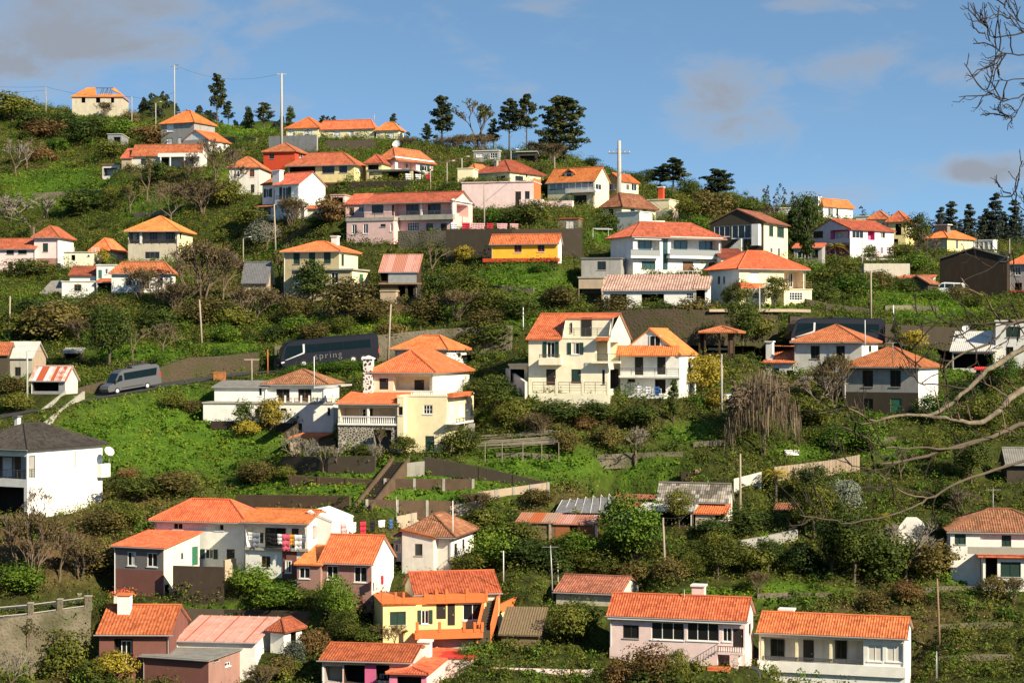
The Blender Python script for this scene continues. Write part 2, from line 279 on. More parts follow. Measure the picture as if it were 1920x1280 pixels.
# ------------------------------------------------------------------ terrain: the hillside as height samples along view columns
COLS = {
 -500: [(165, 1290), (190, 1000), (222, 760), (250, 660), (290, 540), (330, 440), (370, 320), (430, 185), (460, 165)],
 50:   [(165, 1285), (182, 1110), (192, 985), (205, 870), (222, 745), (243, 700), (262, 640), (290, 560), (318, 506), (345, 420), (372, 335), (400, 275), (430, 215), (450, 200)],
 400:  [(165, 1285), (182, 1120), (189, 1072), (207, 905), (224, 740), (240, 690), (275, 560), (307, 490), (335, 400), (350, 318), (368, 280), (400, 250), (430, 236)],
 700:  [(163, 1285), (184, 1100), (195, 960), (206, 850), (216, 790), (238, 690), (250, 625), (268, 560), (278, 503), (288, 435), (318, 341), (340, 303), (395, 262), (415, 256)],
 1000: [(163, 1285), (173, 1190), (190, 1012), (200, 900), (206, 815), (211, 752), (237, 655), (254, 560), (268, 490), (284, 432), (304, 385), (322, 340), (352, 300), (380, 288)],
 1300: [(164, 1285), (174, 1180), (190, 1000), (205, 850), (214, 748), (230, 660), (250, 578), (266, 512), (280, 470), (302, 430), (330, 395), (365, 368), (385, 366)],
 1600: [(166, 1285), (182, 1110), (192, 1000), (206, 850), (215, 777), (230, 694), (241, 640), (258, 590), (288, 550), (335, 486), (355, 440), (375, 416), (390, 416)],
 1850: [(166, 1285), (182, 1105), (192, 1000), (206, 860), (230, 705), (241, 650), (258, 600), (300, 558), (355, 470), (376, 466), (400, 472)],
 2500: [(166, 1290), (182, 1110), (206, 860), (240, 660), (262, 600), (300, 560), (355, 500), (400, 490)],
}
CK = sorted(COLS)
def axis(lo, a, b, hi, step, n):
    t = np.linspace(0, 1, n + 1)[1:] ** 2.2
    return np.concatenate([(a - (a - lo) * t)[::-1], np.arange(a, b + 1e-6, step), b + (hi - b) * t])
GX = axis(-2500, -150, 150, 2500, 1.0, 22); GY = np.concatenate([axis(-60, 130, 460, 461, 1.0, 26)[:-26], np.arange(472, 1180, 12.0), 1180 + 2900 * np.linspace(.05, 1, 16) ** 2])
def col_z(k, D):
    ks = COLS[k]; d = np.array([q[0] for q in ks], float); z = np.array([(640 - q[1]) / F * q[0] for q in ks])
    out = np.interp(D, d, z)
    out = np.where(D > d[-1], z[-1] - .10 * (D - d[-1]), out)
    out = np.where(D < d[0], z[0] - .28 * (d[0] - D), out)
    return out
XX, YY = np.meshgrid(GX, GY, indexing='ij')
PX = 960 + F * XX / np.maximum(YY, 60)
ZC = np.stack([col_z(k, YY) for k in CK])
idx = np.clip(np.searchsorted(CK, PX) - 1, 0, len(CK) - 2)
ck = np.array(CK, float); tt = np.clip((PX - ck[idx]) / (ck[idx + 1] - ck[idx]), 0, 1); tt = tt * tt * (3 - 2 * tt)
H0 = np.take_along_axis(ZC, idx[None], 0)[0] * (1 - tt) + np.take_along_axis(ZC, idx[None] + 1, 0)[0] * tt
near = -1.7 - .38 * np.clip(YY, -60, 95)                    # the viewer's own slope
val = np.maximum(H0, -41.0)
wgt = np.clip((YY - 95) / 40, 0, 1); H0 = near * (1 - wgt) + val * wgt
H0 = np.maximum(H0, -41.0 + 0 * H0) * (YY < 600) + np.maximum(H0, -30) * (YY >= 600)
def bump_hill(cx, cy, sx, sy, h): return h * np.exp(-((XX - cx) / sx) ** 2 - ((YY - cy) / sy) ** 2)
FAR = np.full_like(H0, -60.0)
for (px, py, D, sx, sy) in ((298, 181, 760, 34, 90), (370, 212, 740, 50, 90), (210, 240, 700, 60, 100), (500, 226, 640, 70, 60), (620, 236, 640, 60, 60), (1450, 404, 800, 45, 90), (1760, 446, 900, 100, 120), (1950, 440, 900, 90, 120), (1600, 425, 850, 60, 100), (-300, 200, 900, 160, 160), (1250, 392, 700, 70, 70), (2300, 440, 900, 160, 160)):
    FAR = np.maximum(FAR, bump_hill((px - 960) / F * D, D, sx, sy, (640 - py) / F * D + 60) - 60)
def blur(h, r):
    k = np.exp(-np.linspace(-2, 2, 2 * r + 1) ** 2); k /= k.sum()
    for ax in (0, 1):
        p = np.pad(h, [(r, r) if i == ax else (0, 0) for i in (0, 1)], mode='edge')
        h = sum(k[j] * np.take(p, range(j, j + h.shape[ax]), axis=ax) for j in range(2 * r + 1))
    return h
H0 = blur(H0, 4)
H0 = np.where(YY > 462, np.maximum(H0, FAR), H0)
# gentle lumps of the slope
LM = sum(a * np.sin(XX * fx + p1) * np.sin(YY * fy + p2) for a, fx, fy, p1, p2 in ((.35, .21, .17, .3, 1.1), (.22, .43, .39, 2.0, .4), (.12, .9, .8, .7, 2.2))) * (YY > 120) * (YY < 480)
H0 = H0 + LM
TW = np.clip(.5 + .8 * np.sin(XX * .045 + 1.3) * np.sin(YY * .06 + .5), 0, 1) * (YY > 150) * (YY < 450)   # old farm terraces, worn smooth in places
H0 = H0 + TW * .30 * np.sin(H0 * 2 * math.pi / 2.3)
HH = H0.copy()
def height(x, y, h=None):
    h = HH if h is None else h
    x = np.clip(x, GX[0], GX[-1] - 1e-3); y = np.clip(y, GY[0], GY[-1] - 1e-3)
    i = np.clip(np.searchsorted(GX, x) - 1, 0, len(GX) - 2); j = np.clip(np.searchsorted(GY, y) - 1, 0, len(GY) - 2)
    u = (x - GX[i]) / (GX[i + 1] - GX[i]); v = (y - GY[j]) / (GY[j + 1] - GY[j])
    return h[i, j] * (1 - u) * (1 - v) + h[i + 1, j] * u * (1 - v) + h[i, j + 1] * (1 - u) * v + h[i + 1, j + 1] * u * v
DS = np.arange(140, 470, .5)
def ground_D(px, py, h=None, dmin=140):
    zr = (640 - py) / F * DS - height((px - 960) / F * DS, DS, H0 if h is None else h)
    k = np.where((zr <= 0) & (DS >= dmin))[0]
    if len(k) == 0: return float(DS[np.argmin(np.abs(zr) + (DS < dmin) * 1e3)])
    i = k[0]
    if i == 0: return float(DS[0])
    a, b = zr[i - 1], zr[i]
    return float(DS[i - 1] + .5 * a / (a - b)) if a > b else float(DS[i])
def P(px, py, D): return Vector(((px - 960) / F * D, D, (640 - py) / F * D))
def ground_P(px, py, h=None, dmin=140): return P(px, py, ground_D(px, py, h, dmin))
PADS = []                                    # (cx, cy, hx, hy, rz, z, blend): level ground cut into the slope
CARVE = []                                   # the ground before a house front is dug away so that its base stands free
PATHS = []                                   # (points, half width, blend): roads and steps benched into the slope
def apply_pads():
    global HH
    h = HH.copy(); pxg = 960 + F * XX / np.maximum(YY, 60)
    for pts, half, bl in PATHS:
        best = np.full_like(h, 1e9); bz = np.zeros_like(h)
        for a, b in zip(pts[:-1], pts[1:]):
            ex, ey = b.x - a.x, b.y - a.y; t = np.clip(((XX - a.x) * ex + (YY - a.y) * ey) / (ex * ex + ey * ey), 0, 1)
            d = np.hypot(XX - a.x - ex * t, YY - a.y - ey * t); k = d < best; best[k] = d[k]; bz[k] = (a.z + (b.z - a.z) * t)[k]
        w = np.clip(1 - (best - half) / bl, 0, 1); w = w * w * (3 - 2 * w); h = h * (1 - w) + (bz - .03) * w
    for (x0, x1, yf, zb) in CARVE:
        e = np.clip(np.minimum(pxg - x0 + 14, x1 + 14 - pxg) / 14, 0, 1); m = (YY < yf + .5) & (YY > yf - 30) & (e > 0)
        lim = zb * YY / yf - .15; h = np.where(m & (h > lim), h * (1 - e) + lim * e, h)
    for (cx, cy, hx, hy, rz, z, bl) in PADS:
        dx, dy = XX - cx, YY - cy; c, s = math.cos(rz), math.sin(rz)
        u = dx * c + dy * s; v = -dx * s + dy * c
        d = np.hypot(np.maximum(np.abs(u) - hx, 0), np.maximum(np.abs(v) - hy, 0))
        w = np.clip(1 - d / bl, 0, 1); w = w * w * (3 - 2 * w)
        h = h * (1 - w) + z * w
    HH = h
# ------------------------------------------------------------------ house kit: measures are photo pixels, turned into real planes, walls, holes and roofs
def zlerp(a, b, t): return a + (b - a) * t
def slope(mb, poly, mat, pitch=.24, amp=.05, th=.1, sub=4):
    """one roof slope: poly[0]->poly[1] is the eave; ribbed tile surface, flat underside, fascia"""
    poly = [Vector(p) for p in poly]
    A, B = poly[0], poly[1]; e = (B - A).normalized(); nrm = Vector((0, 0, 0))
    for i in range(len(poly)): nrm += poly[i].cross(poly[(i + 1) % len(poly)])
    nrm.normalize()
    if nrm.z < 0: nrm = -nrm
    t = nrm.cross(e); t = t if t.z > 0 else -t
    q = [((p - A).dot(e), (p - A).dot(t)) for p in poly]
    s0, s1 = min(a for a, b in q), max(a for a, b in q)
    n = max(2, int((s1 - s0) / pitch * sub)); ss = sorted(set([s0 + (s1 - s0) * i / n for i in range(n + 1)] + [a for a, b in q]))
    def rng(s):
        lo, hi = 1e9, -1e9
        for i in range(len(q)):
            (a0, b0), (a1, b1) = q[i], q[(i + 1) % len(q)]
            if abs(a1 - a0) < 1e-9:
                if abs(s - a0) < 1e-6: lo = min(lo, b0, b1); hi = max(hi, b0, b1)
                continue
            u = (s - a0) / (a1 - a0)
            if -1e-6 <= u <= 1 + 1e-6: y = b0 + (b1 - b0) * u; lo = min(lo, y); hi = max(hi, y)
        return lo, hi
    k = len(mb.v); mi = mb.mi(mat); rr = []
    for s in ss:
        lo, hi = rng(s); hh = amp * (.5 + .5 * math.cos(2 * math.pi * s / pitch)) + .015
        for y in (lo, hi): mb.v.append(tuple(A + e * s + t * y + nrm * hh))
        rr.append((s, lo, hi))
    for i in range(len(ss) - 1):
        if rr[i][2] - rr[i][1] < 1e-4 and rr[i + 1][2] - rr[i + 1][1] < 1e-4: continue
        f = (k + 2 * i, k + 2 * i + 2, k + 2 * i + 3, k + 2 * i + 1)
        a, b, c, d = (Vector(mb.v[j]) for j in f)
        uv = [(rr[i][0], rr[i][1]), (rr[i + 1][0], rr[i + 1][1]), (rr[i + 1][0], rr[i + 1][2]), (rr[i][0], rr[i][2])]
        if (b - a).cross(d - a).dot(nrm) < 0: f = f[::-1]; uv = uv[::-1]
        mb.f.append(f); mb.m.append(mi); mb.uv += uv
    low = [p - Vector((0, 0, th)) for p in poly]
    mb.face(low[::-1], 'soffit')
    for i in range(len(poly)):
        j = (i + 1) % len(poly); mb.face([low[i], low[j], poly[j] + nrm * (.02), poly[i] + nrm * (.02)], mat)
def cap_line(mb, a, b, mat, r=.13):
    mb.tube([a, b], r, mat, 6)
class H:
    ALL = []
    def __init__(s, name, label, xc, yb, th, D=None, cat='house', group=None, dmin=140, fD=None):
        s.D = fD or ground_D(xc, yb, dmin=dmin)
        if isinstance(th, tuple): th = math.copysign(math.degrees(math.asin(min(.8, abs(th[0]) / (F / s.D) / th[1]))), th[0])
        s.rt = th; s.th = R(th) + math.atan((xc - 960) / F); s.o = P(xc, yb, s.D); s.c, s.s = math.cos(s.th), math.sin(s.th); s.yb = yb; s.xc = xc
        s.e = empty(name, s.o, -s.th, label, cat, group); s.blk = None; s.label = label
        H.ALL.append(s)
    def world(s, u, v, z): return s.o + Vector((s.c * u + s.s * v, -s.s * u + s.c * v, z))
    def hit(s, px, py, ax, val):
        d = Vector(((px - 960) / F, 1, (640 - py) / F)); a = Vector((s.c, -s.s, 0)) if ax == 'u' else Vector((s.s, s.c, 0))
        t = (val + s.o.dot(a)) / d.dot(a); p = d * t - s.o
        return Vector((p.x * s.c - p.y * s.s, p.x * s.s + p.y * s.c, p.z))
    def zat(s, py, u, v): w = s.world(u, v, 0); return (640 - py) / F * w.y - s.o.z
    def plane(s, face, off=0):
        """(axis, value, u-direction, outward normal) of a face moved outward by off"""
        k = s.blk
        if face == 'S': face = 'R' if s.rt >= 0 else 'L'
        if face == 'F': return 'v', k['v0'] - off, Vector((1, 0, 0)), Vector((0, -1, 0))
        if face == 'R': return 'u', k['u1'] + off, Vector((0, 1, 0)), Vector((1, 0, 0))
        if face == 'L': return 'u', k['u0'] - off, Vector((0, -1, 0)), Vector((-1, 0, 0))
    def rect(s, face, x0, y0, x1, y1, off=0):
        ax, val, ud, n = s.plane(face, off)
        p = s.hit(x0, (y0 + y1) / 2, ax, val); q = s.hit(x1, (y0 + y1) / 2, ax, val)
        a0, a1 = p.dot(ud), q.dot(ud)
        c = s.hit((x0 + x1) / 2, y0, ax, val); d = s.hit((x0 + x1) / 2, y1, ax, val)
        base = Vector((val, 0, 0)) if ax == 'u' else Vector((0, val, 0))
        return base, ud, n, min(a0, a1), max(a0, a1), min(c.z, d.z), max(c.z, d.z)
    def b(s, x0, x1, x2, ye, roof=None, wall='white', dv=0, dep=8.0, yb=None, wins=(), pad=True, oh=.35, fd=2.2, low=None, pitch=.24, nowall=False, smat=None):
        yb = s.yb if yb is None else yb
        if s.rt >= 0:
            u0, u1 = s.hit(x0, yb, 'v', dv).x, s.hit(x1, yb, 'v', dv).x
            v1 = s.hit(x2, yb, 'u', u1).y if x2 is not None else dv + dep
        else:
            u0, u1 = s.hit(x1, yb, 'v', dv).x, s.hit(x2, yb, 'v', dv).x
            v1 = s.hit(x0, yb, 'u', u0).y if x0 is not None else dv + dep
        v0 = dv; v1 = min(max(v1, dv + 1.0), dv + 16)
        uc = u1 if s.rt >= 0 else u0
        zb = s.zat(yb, uc, v0); ze = s.zat(ye, uc, v0)
        s.blk = dict(u0=u0, u1=u1, v0=v0, v1=v1, zb=zb, ze=ze)
        kind = roof[0] if roof else 'none'; zt = {k: ze for k in ('00', '10', '01', '11')}
        rise = 0; geo = None
        if kind in ('hip', 'gu', 'gv'):
            um, vm = (u0 + u1) / 2, (v0 + v1) / 2
            zr = s.zat(roof[1], um, vm); half = (min(u1 - u0, v1 - v0) if kind == 'hip' else (v1 - v0 if kind == 'gu' else u1 - u0)) / 2 + oh
            rise = max(.15, zr - ze); sl_ = rise / half; wt = ze + max(0, sl_ * oh - .13)
        elif kind in ('sb', 'sf', 'sl', 'sr'):
            pt = {'sb': ((u0 + u1) / 2, v1), 'sf': ((u0 + u1) / 2, v0), 'sl': (u0, v0), 'sr': (u1, v0)}[kind]
            zr = s.zat(roof[1], *pt); wt = ze - .05
        else: wt = ze
        # walls with real openings
        mb = MB(); holes = {'F': [], 'L': [], 'R': [], 'K': []}; todo = []
        for w in wins:
            f = w[0]; st = w[5]; extra = w[6:]
            inset = 0.0
            if '@' in f: f, a = f.split('@'); inset = float(a)
            if f == 'S': f = 'R' if s.rt >= 0 else 'L'
            base, ud, n, a0, a1, b0, b1 = s.rect(f, *w[1:5], off=-inset)
            if f in ('F', 'L', 'R') and inset == 0 and st != 'p':
                if st[0] == 'v': depth = float(st[1:] or 1.5); holes[f].append((a0, a1, b0, b1, depth, extra[0] if extra else wall))
                elif st == 'o': m_, q_ = (a0 + a1) / 2, (a1 - a0) / 4; holes[f].append((m_ - q_, m_ + q_, b0, b1, .14, wall))
                else: holes[f].append((a0, a1, b0, b1, .14, wall))
            if st[0] != 'v': todo.append((f, inset, st, base, ud, n, a0, a1, b0, b1))
        z0 = zb - fd
        faces = (('F', Vector((0, v0, 0)), Vector((1, 0, 0)), u0, u1, Vector((0, -1, 0))), ('R', Vector((u1, 0, 0)), Vector((0, 1, 0)), v0, v1, Vector((1, 0, 0))),
                 ('L', Vector((u0, 0, 0)), Vector((0, -1, 0)), -v1, -v0, Vector((-1, 0, 0))), ('K', Vector((0, v1, 0)), Vector((-1, 0, 0)), -u1, -u0, Vector((0, 1, 0))))
        if not nowall:
            for (f, base, ud, a, bb, n) in faces:
                hs = [h for h in holes[f] if h[0] < bb and h[1] > a]
                hs = [(max(h[0], a + .02), min(h[1], bb - .02), max(h[2], z0), min(h[3], wt - .02)) + h[4:] for h in hs]
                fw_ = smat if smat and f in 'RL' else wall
                cu = sorted(set([a, bb] + [x for h in hs for x in h[:2]])); cz = sorted(set([z0, wt]  + [x for h in hs for x in h[2:4]]))
                zlow = s.zat(low[1], uc, v0) if low else None
                if zlow is not None: cz = sorted(set(cz + [zlow]))
                for i in range(len(cu) - 1):
                    for j in range(len(cz) - 1):
                        mx, mz = (cu[i] + cu[i + 1]) / 2, (cz[j] + cz[j + 1]) / 2
                        if any(h[0] < mx < h[1] and h[2] < mz < h[3] for h in hs): continue
                        q = [base + ud * cu[i] + Vector((0, 0, cz[j])), base + ud * cu[i + 1] + Vector((0, 0, cz[j])), base + ud * cu[i + 1] + Vector((0, 0, cz[j + 1])), base + ud * cu[i] + Vector((0, 0, cz[j + 1]))]
                        mb.face(q, low[0] if zlow is not None and mz < zlow and not (smat and f in 'RL') else fw_)
                for (a0, a1, b0, b1, d, wm) in hs:
                    i_ = -n * d; pt = lambda x, z, k: base + ud * x + Vector((0, 0, z)) + (i_ if k else Vector((0, 0, 0)))
                    mb.face([pt(a0, b0, 0), pt(a1, b0, 0), pt(a1, b0, 1), pt(a0, b0, 1)], wm); mb.face([pt(a0, b1, 1), pt(a1, b1, 1), pt(a1, b1, 0), pt(a0, b1, 0)], wm)
                    mb.face([pt(a0, b0, 0), pt(a0, b0, 1), pt(a0, b1, 1), pt(a0, b1, 0)], wm); mb.face([pt(a1, b0, 1), pt(a1, b0, 0), pt(a1, b1, 0), pt(a1, b1, 1)], wm)
                    mb.face([pt(a0, b0, 1), pt(a1, b0, 1), pt(a1, b1, 1), pt(a0, b1, 1)], wm)
            um, vm = (u0 + u1) / 2, (v0 + v1) / 2
            if kind == 'gu':
                zr_ = zr - .1
                for u in (u0, u1): mb.face([(u, v0, wt), (u, v1, wt), (u, vm, zr_)], smat or wall)
            if kind == 'gv':
                zr_ = zr - .1
                for v in (v0, v1): mb.face([(u0, v, wt), (u1, v, wt), (um, v, zr_)], wall)
            if kind in ('sb', 'sf'):
                a, c_ = (v0, v1) if kind == 'sb' else (v1, v0)
                for u in (u0, u1): mb.face([(u, a, wt), (u, c_, wt), (u, c_, zr - .06)], smat or wall)
                mb.face([(u0, c_, wt), (u1, c_, wt), (u1, c_, zr - .06), (u0, c_, zr - .06)], wall)
            if kind in ('sl', 'sr'):
                a, c_ = (u1, u0) if kind == 'sl' else (u0, u1)
                for v in (v0, v1): mb.face([(a, v, wt), (c_, v, wt), (c_, v, zr - .06)], wall)
                mb.face([(c_, v0, wt), (c_, v1, wt), (c_, v1, zr - .06), (c_, v0, zr - .06)], wall)
            mb.build('wall', s.e)
        for t in todo: s.window(wall, *t)
        if kind in ('hip', 'gu', 'sb') and u1 - u0 > 4 and s.D < 330 and not nowall:      # rain gutter and downpipe
            g = MB(); o_ = oh if kind != 'sb' else min(oh, .25); g.tube([(u0 - o_, v0 - o_ - .05, ze - .08), (u1 + o_, v0 - o_ - .05, ze - .08)], .06, 'metal_grey', 6); g.build('gutter', s.e)
            q = MB(); x_ = u1 - .12 if rnd.random() < .6 else u0 + .12; q.tube([(x_, v0 - o_, ze - .1), (x_, v0 - .07, ze - .4), (x_, v0 - .07, zb)], .045, rnd.choice(('rail_white', 'metal_grey')), 6); q.build('downpipe', s.e)
        if roof: s.roof(kind, roof, ze, zr if kind not in ('flat', 'none') else ze, oh, pitch)
        if pad or (dv <= 0 and dep > 1):
            CARVE.append((x0 if x0 is not None else x1, x2 if x2 is not None else x1, s.world(uc, v0, 0).y, s.o.z + zb))
            c = s.world((u0 + u1) / 2, (v0 + v1) / 2, 0); PADS.append((c.x, c.y, (u1 - u0) / 2 + .5, (v1 - v0) / 2 + .5, -s.th, s.o.z + zb - .05, 3.0))
        return s
    def roof(s, kind, roof, ze, zr, oh, pitch):
        k = s.blk; u0, u1, v0, v1 = k['u0'], k['u1'], k['v0'], k['v1']; mat = roof[2]; mb = MB()
        U0, U1, V0, V1 = u0 - oh, u1 + oh, v0 - oh, v1 + oh; Vt = lambda u, v, z: Vector((u, v, z))
        um, vm = (u0 + u1) / 2, (v0 + v1) / 2
        amp = roof[3] if len(roof) > 3 else .055
        cm = 'tile_new' if mat == 'tile_new' else mat
        if kind == 'hip':
            w = min(U1 - U0, V1 - V0) / 2
            if U1 - U0 >= V1 - V0: a, b_ = Vt(U0 + w, vm, zr), Vt(U1 - w, vm, zr)
            else: a, b_ = Vt(um, V0 + w, zr), Vt(um, V1 - w, zr)
            c00, c10, c11, c01 = Vt(U0, V0, ze), Vt(U1, V0, ze), Vt(U1, V1, ze), Vt(U0, V1, ze)
            same = (a - b_).length < .05
            if U1 - U0 >= V1 - V0:
                slope(mb, [c00, c10, b_, a] if not same else [c00, c10, a], mat, pitch, amp); slope(mb, [c10, c11, b_], mat, pitch, amp)
                slope(mb, [c11, c01, a, b_] if not same else [c11, c01, a], mat, pitch, amp); slope(mb, [c01, c00, a], mat, pitch, amp)
                hips = [(c00, a), (c01, a), (c10, b_), (c11, b_)]
            else:
                slope(mb, [c00, c10, a], mat, pitch, amp); slope(mb, [c10, c11, b_, a], mat, pitch, amp)
                slope(mb, [c11, c01, b_], mat, pitch, amp); slope(mb, [c01, c00, a, b_], mat, pitch, amp)
                hips = [(c00, a), (c10, a), (c01, b_), (c11, b_)]
            for p, q in hips: cap_line(mb, p + Vector((0, 0, .04)), q + Vector((0, 0, .04)), cm, .11)
            if not same: cap_line(mb, a + Vector((0, 0, .04)), b_ + Vector((0, 0, .04)), cm, .12)
        elif kind == 'gu':
            ov = .22; a, b_ = Vt(u0 - ov, vm, zr), Vt(u1 + ov, vm, zr)
            slope(mb, [Vt(u0 - ov, V0, ze), Vt(u1 + ov, V0, ze), b_, a], mat, pitch, amp); slope(mb, [Vt(u1 + ov, V1, ze), Vt(u0 - ov, V1, ze), a, b_], mat, pitch, amp)
            cap_line(mb, a + Vector((0, 0, .04)), b_ + Vector((0, 0, .04)), cm, .12)
        elif kind == 'gv':
            ov = .22; a, b_ = Vt(um, v0 - ov, zr), Vt(um, v1 + ov, zr)
            slope(mb, [Vt(U1, v0 - ov, ze), Vt(U1, v1 + ov, ze), b_, a], mat, pitch, amp); slope(mb, [Vt(U0, v1 + ov, ze), Vt(U0, v0 - ov, ze), a, b_], mat, pitch, amp)
            cap_line(mb, a + Vector((0, 0, .04)), b_ + Vector((0, 0, .04)), cm, .12)
        elif kind in ('sb', 'sf', 'sl', 'sr'):
            o2 = min(oh, .25); U0, U1, V0, V1 = u0 - o2, u1 + o2, v0 - o2, v1 + o2
            e = {'sb': [Vt(U0, V0, ze), Vt(U1, V0, ze), Vt(U1, V1, zr), Vt(U0, V1, zr)], 'sf': [Vt(U1, V1, ze), Vt(U0, V1, ze), Vt(U0, V0, zr), Vt(U1, V0, zr)],
                 'sl': [Vt(U1, V0, ze), Vt(U1, V1, ze), Vt(U0, V1, zr), Vt(U0, V0, zr)], 'sr': [Vt(U0, V1, ze), Vt(U0, V0, ze), Vt(U1, V0, zr), Vt(U1, V1, zr)]}[kind]
            slope(mb, e, mat, pitch, amp)
        elif kind == 'flat':
            o2 = roof[4] if len(roof) > 4 else .12; h = roof[1] or .22
            mb.box((u0 - o2, v0 - o2, ze - .02), (u1 + o2, v1 + o2, ze + h), mat)
        mb.build('roof', s.e)
    def window(s, wall, f, inset, st, base, ud, n, a0, a1, b0, b1):
        z = Vector((0, 0, 1)); rec = -.10 if inset == 0 and st != 'p' else .03
        def bar(mb, x0, x1, y0, y1, d0, d1, m):
            p = [base + ud * x + z * y + n * d for d in (d0, d1) for x, y in ((x0, y0), (x1, y0), (x1, y1), (x0, y1))]
            k = len(mb.v); mb.v += [tuple(q) for q in p]; mi = mb.mi(m)
            for q in ((0, 3, 2, 1), (4, 5, 6, 7), (0, 1, 5, 4), (1, 2, 6, 5), (2, 3, 7, 6), (3, 0, 4, 7)): mb.f.append(tuple(k + i for i in q)); mb.m.append(mi); mb.uv += [(0, 0), (1, 0), (1, 1), (0, 1)]
        if st in 'DGBWT':
            m = {'D': 'door_dark', 'G': 'door_green', 'B': 'frame_brown', 'W': 'frame_white', 'T': 'shutter_green'}[st]
            mb = MB(); bar(mb, a0 + .05, a1 - .05, b0, b1 - .05, rec, rec + .05, m); mb.face([base + ud * x + z * y + n * (rec - .03) for x, y in ((a0, b0), (a1, b0), (a1, b1), (a0, b1))], 'frame_dark')
            d = mb.build('door', s.e); solid('handle', lambda q: bar(q, a1 - .2, a1 - .14, b0 + .9, b0 + 1.05, rec + .05, rec + .1, 'metal_grey'), d)
            return
        if st == 'p':                                            # flat shut panel lying on the wall
            solid('shutter', lambda q: bar(q, a0, a1, b0, b1, .01, .06, 'shutter_green'), s.e); return
        fm = {'d': 'frame_white', 'x': 'frame_white', 'o': 'frame_white', 'k': 'frame_dark', 'b': 'frame_brown', 't': 'frame_dark', 'l': 'frame_white', 'g': 'shutter_green', 'w': 'frame_white', 'e': 'frame_dark', 'r': 'red_paint'}[st]
        if st == 'o': m_, q_ = (a0 + a1) / 2, (a1 - a0) / 4; A0, A1 = a0, a1; a0, a1 = m_ - q_, m_ + q_
        fw = min(.07, (a1 - a0) * .12); mb = MB()
        bar(mb, a0, a0 + fw, b0, b1, rec, rec + .06, fm); bar(mb, a1 - fw, a1, b0, b1, rec, rec + .06, fm)
        bar(mb, a0 + fw, a1 - fw, b1 - fw, b1, rec, rec + .06, fm); bar(mb, a0 + fw, a1 - fw, b0, b0 + fw, rec, rec + .06, fm)
        wd = a1 - a0; hg = b1 - b0
        nm = 0 if wd < .55 else (1 if wd < 2.0 else int(round(wd / .9)) - 1); nh = 0
        if st == 'x': nm, nh = max(1, int(wd / .45)), max(1, int(hg / .5))
        if st in 'wg': nm = 0 if st == 'w' else 1
        for i in range(nm): x = a0 + wd * (i + 1) / (nm + 1); bar(mb, x - .03, x + .03, b0 + fw, b1 - fw, rec + .002, rec + .055, fm)
        for i in range(nh): y = b0 + hg * (i + 1) / (nh + 1); bar(mb, a0 + fw, a1 - fw, y - .02, y + .02, rec + .004, rec + .05, fm)
        bar(mb, a0 - .06, a1 + .06, b0 - .08, b0 - .003, max(rec, 0) - .02, max(rec, 0) + .07, 'concrete' if st in 'gk' else 'frame_white')
        fr = mb.build('window', s.e)
        pm = {'t': 'glass_teal', 'l': 'curtain', 'w': 'roller', 'g': 'shutter_green', 'r': 'shutter_green'}.get(st, 'glass')
        pn = MB(); pn.face([base + ud * x + z * y + n * (rec + .02) for x, y in ((a0 + .01, b0 + .01), (a1 - .01, b0 + .01), (a1 - .01, b1 - .01), (a0 + .01, b1 - .01))], pm)
        pn.build('shutter' if st in 'gwr' else 'pane', fr)
        if st in 'dxo' and rnd.random() < .45:                    # a curtain half drawn behind the glass
            cw = wd * rnd.uniform(.2, .42); cs = a0 + fw if rnd.random() < .5 else a1 - fw - cw
            cu = MB(); cu.face([base + ud * x + z * y + n * (rec + .026) for x, y in ((cs, b0 + fw), (cs + cw, b0 + fw), (cs + cw, b1 - fw), (cs, b1 - fw))], 'curtain'); cu.build('curtain', fr)
        if st == 'o':
            for x0, x1 in ((A0, a0 - .02), (a1 + .02, A1)): solid('shutter', lambda q: bar(q, x0, x1, b0, b1, .015, .06, 'shutter_green'), fr)
    def box(s, name, face, x0, y0, x1, y1, out, inn=0.0, mat='white', parent=None):
        base, ud, n, a0, a1, b0, b1 = s.rect(face, x0, y0, x1, y1, out); mb = MB()
        p = [base + ud * x + Vector((0, 0, y)) + n * d for d in (-(out + inn), 0) for x, y in ((a0, b0), (a1, b0), (a1, b1), (a0, b1))]
        k = len(mb.v); mb.v += [tuple(q) for q in p]; mi = mb.mi(mat)
        for q in ((0, 3, 2, 1), (4, 5, 6, 7), (0, 1, 5, 4), (1, 2, 6, 5), (2, 3, 7, 6), (3, 0, 4, 7)): mb.f.append(tuple(k + i for i in q)); mb.m.append(mi); mb.uv += [(0, 0), (1, 0), (1, 1), (0, 1)]
        return mb.build(name, s.e)
    def rail(s, face, x0, y0, x1, y1, out, mat='rail', step=.18, kind='bars', name='railing', ends=True):
        base, ud, n, a0, a1, b0, b1 = s.rect(face, x0, y0, x1, y1, out); mb = MB(); z = Vector((0, 0, 1))
        def bx(x0_, x1_, y0_, y1_, d0, d1, m):
            p = [base + ud * x + z * y + n * d for d in (d0, d1) for x, y in ((x0_, y0_), (x1_, y0_), (x1_, y1_), (x0_, y1_))]
            k = len(mb.v); mb.v += [tuple(q) for q in p]; mi = mb.mi(m)
            for q in ((0, 3, 2, 1), (4, 5, 6, 7), (0, 1, 5, 4), (1, 2, 6, 5), (2, 3, 7, 6), (3, 0, 4, 7)): mb.f.append(tuple(k + i for i in q)); mb.m.append(mi); mb.uv += [(0, 0)] * 4
        bx(a0, a1, b1 - .06, b1, -.05, 0, mat)
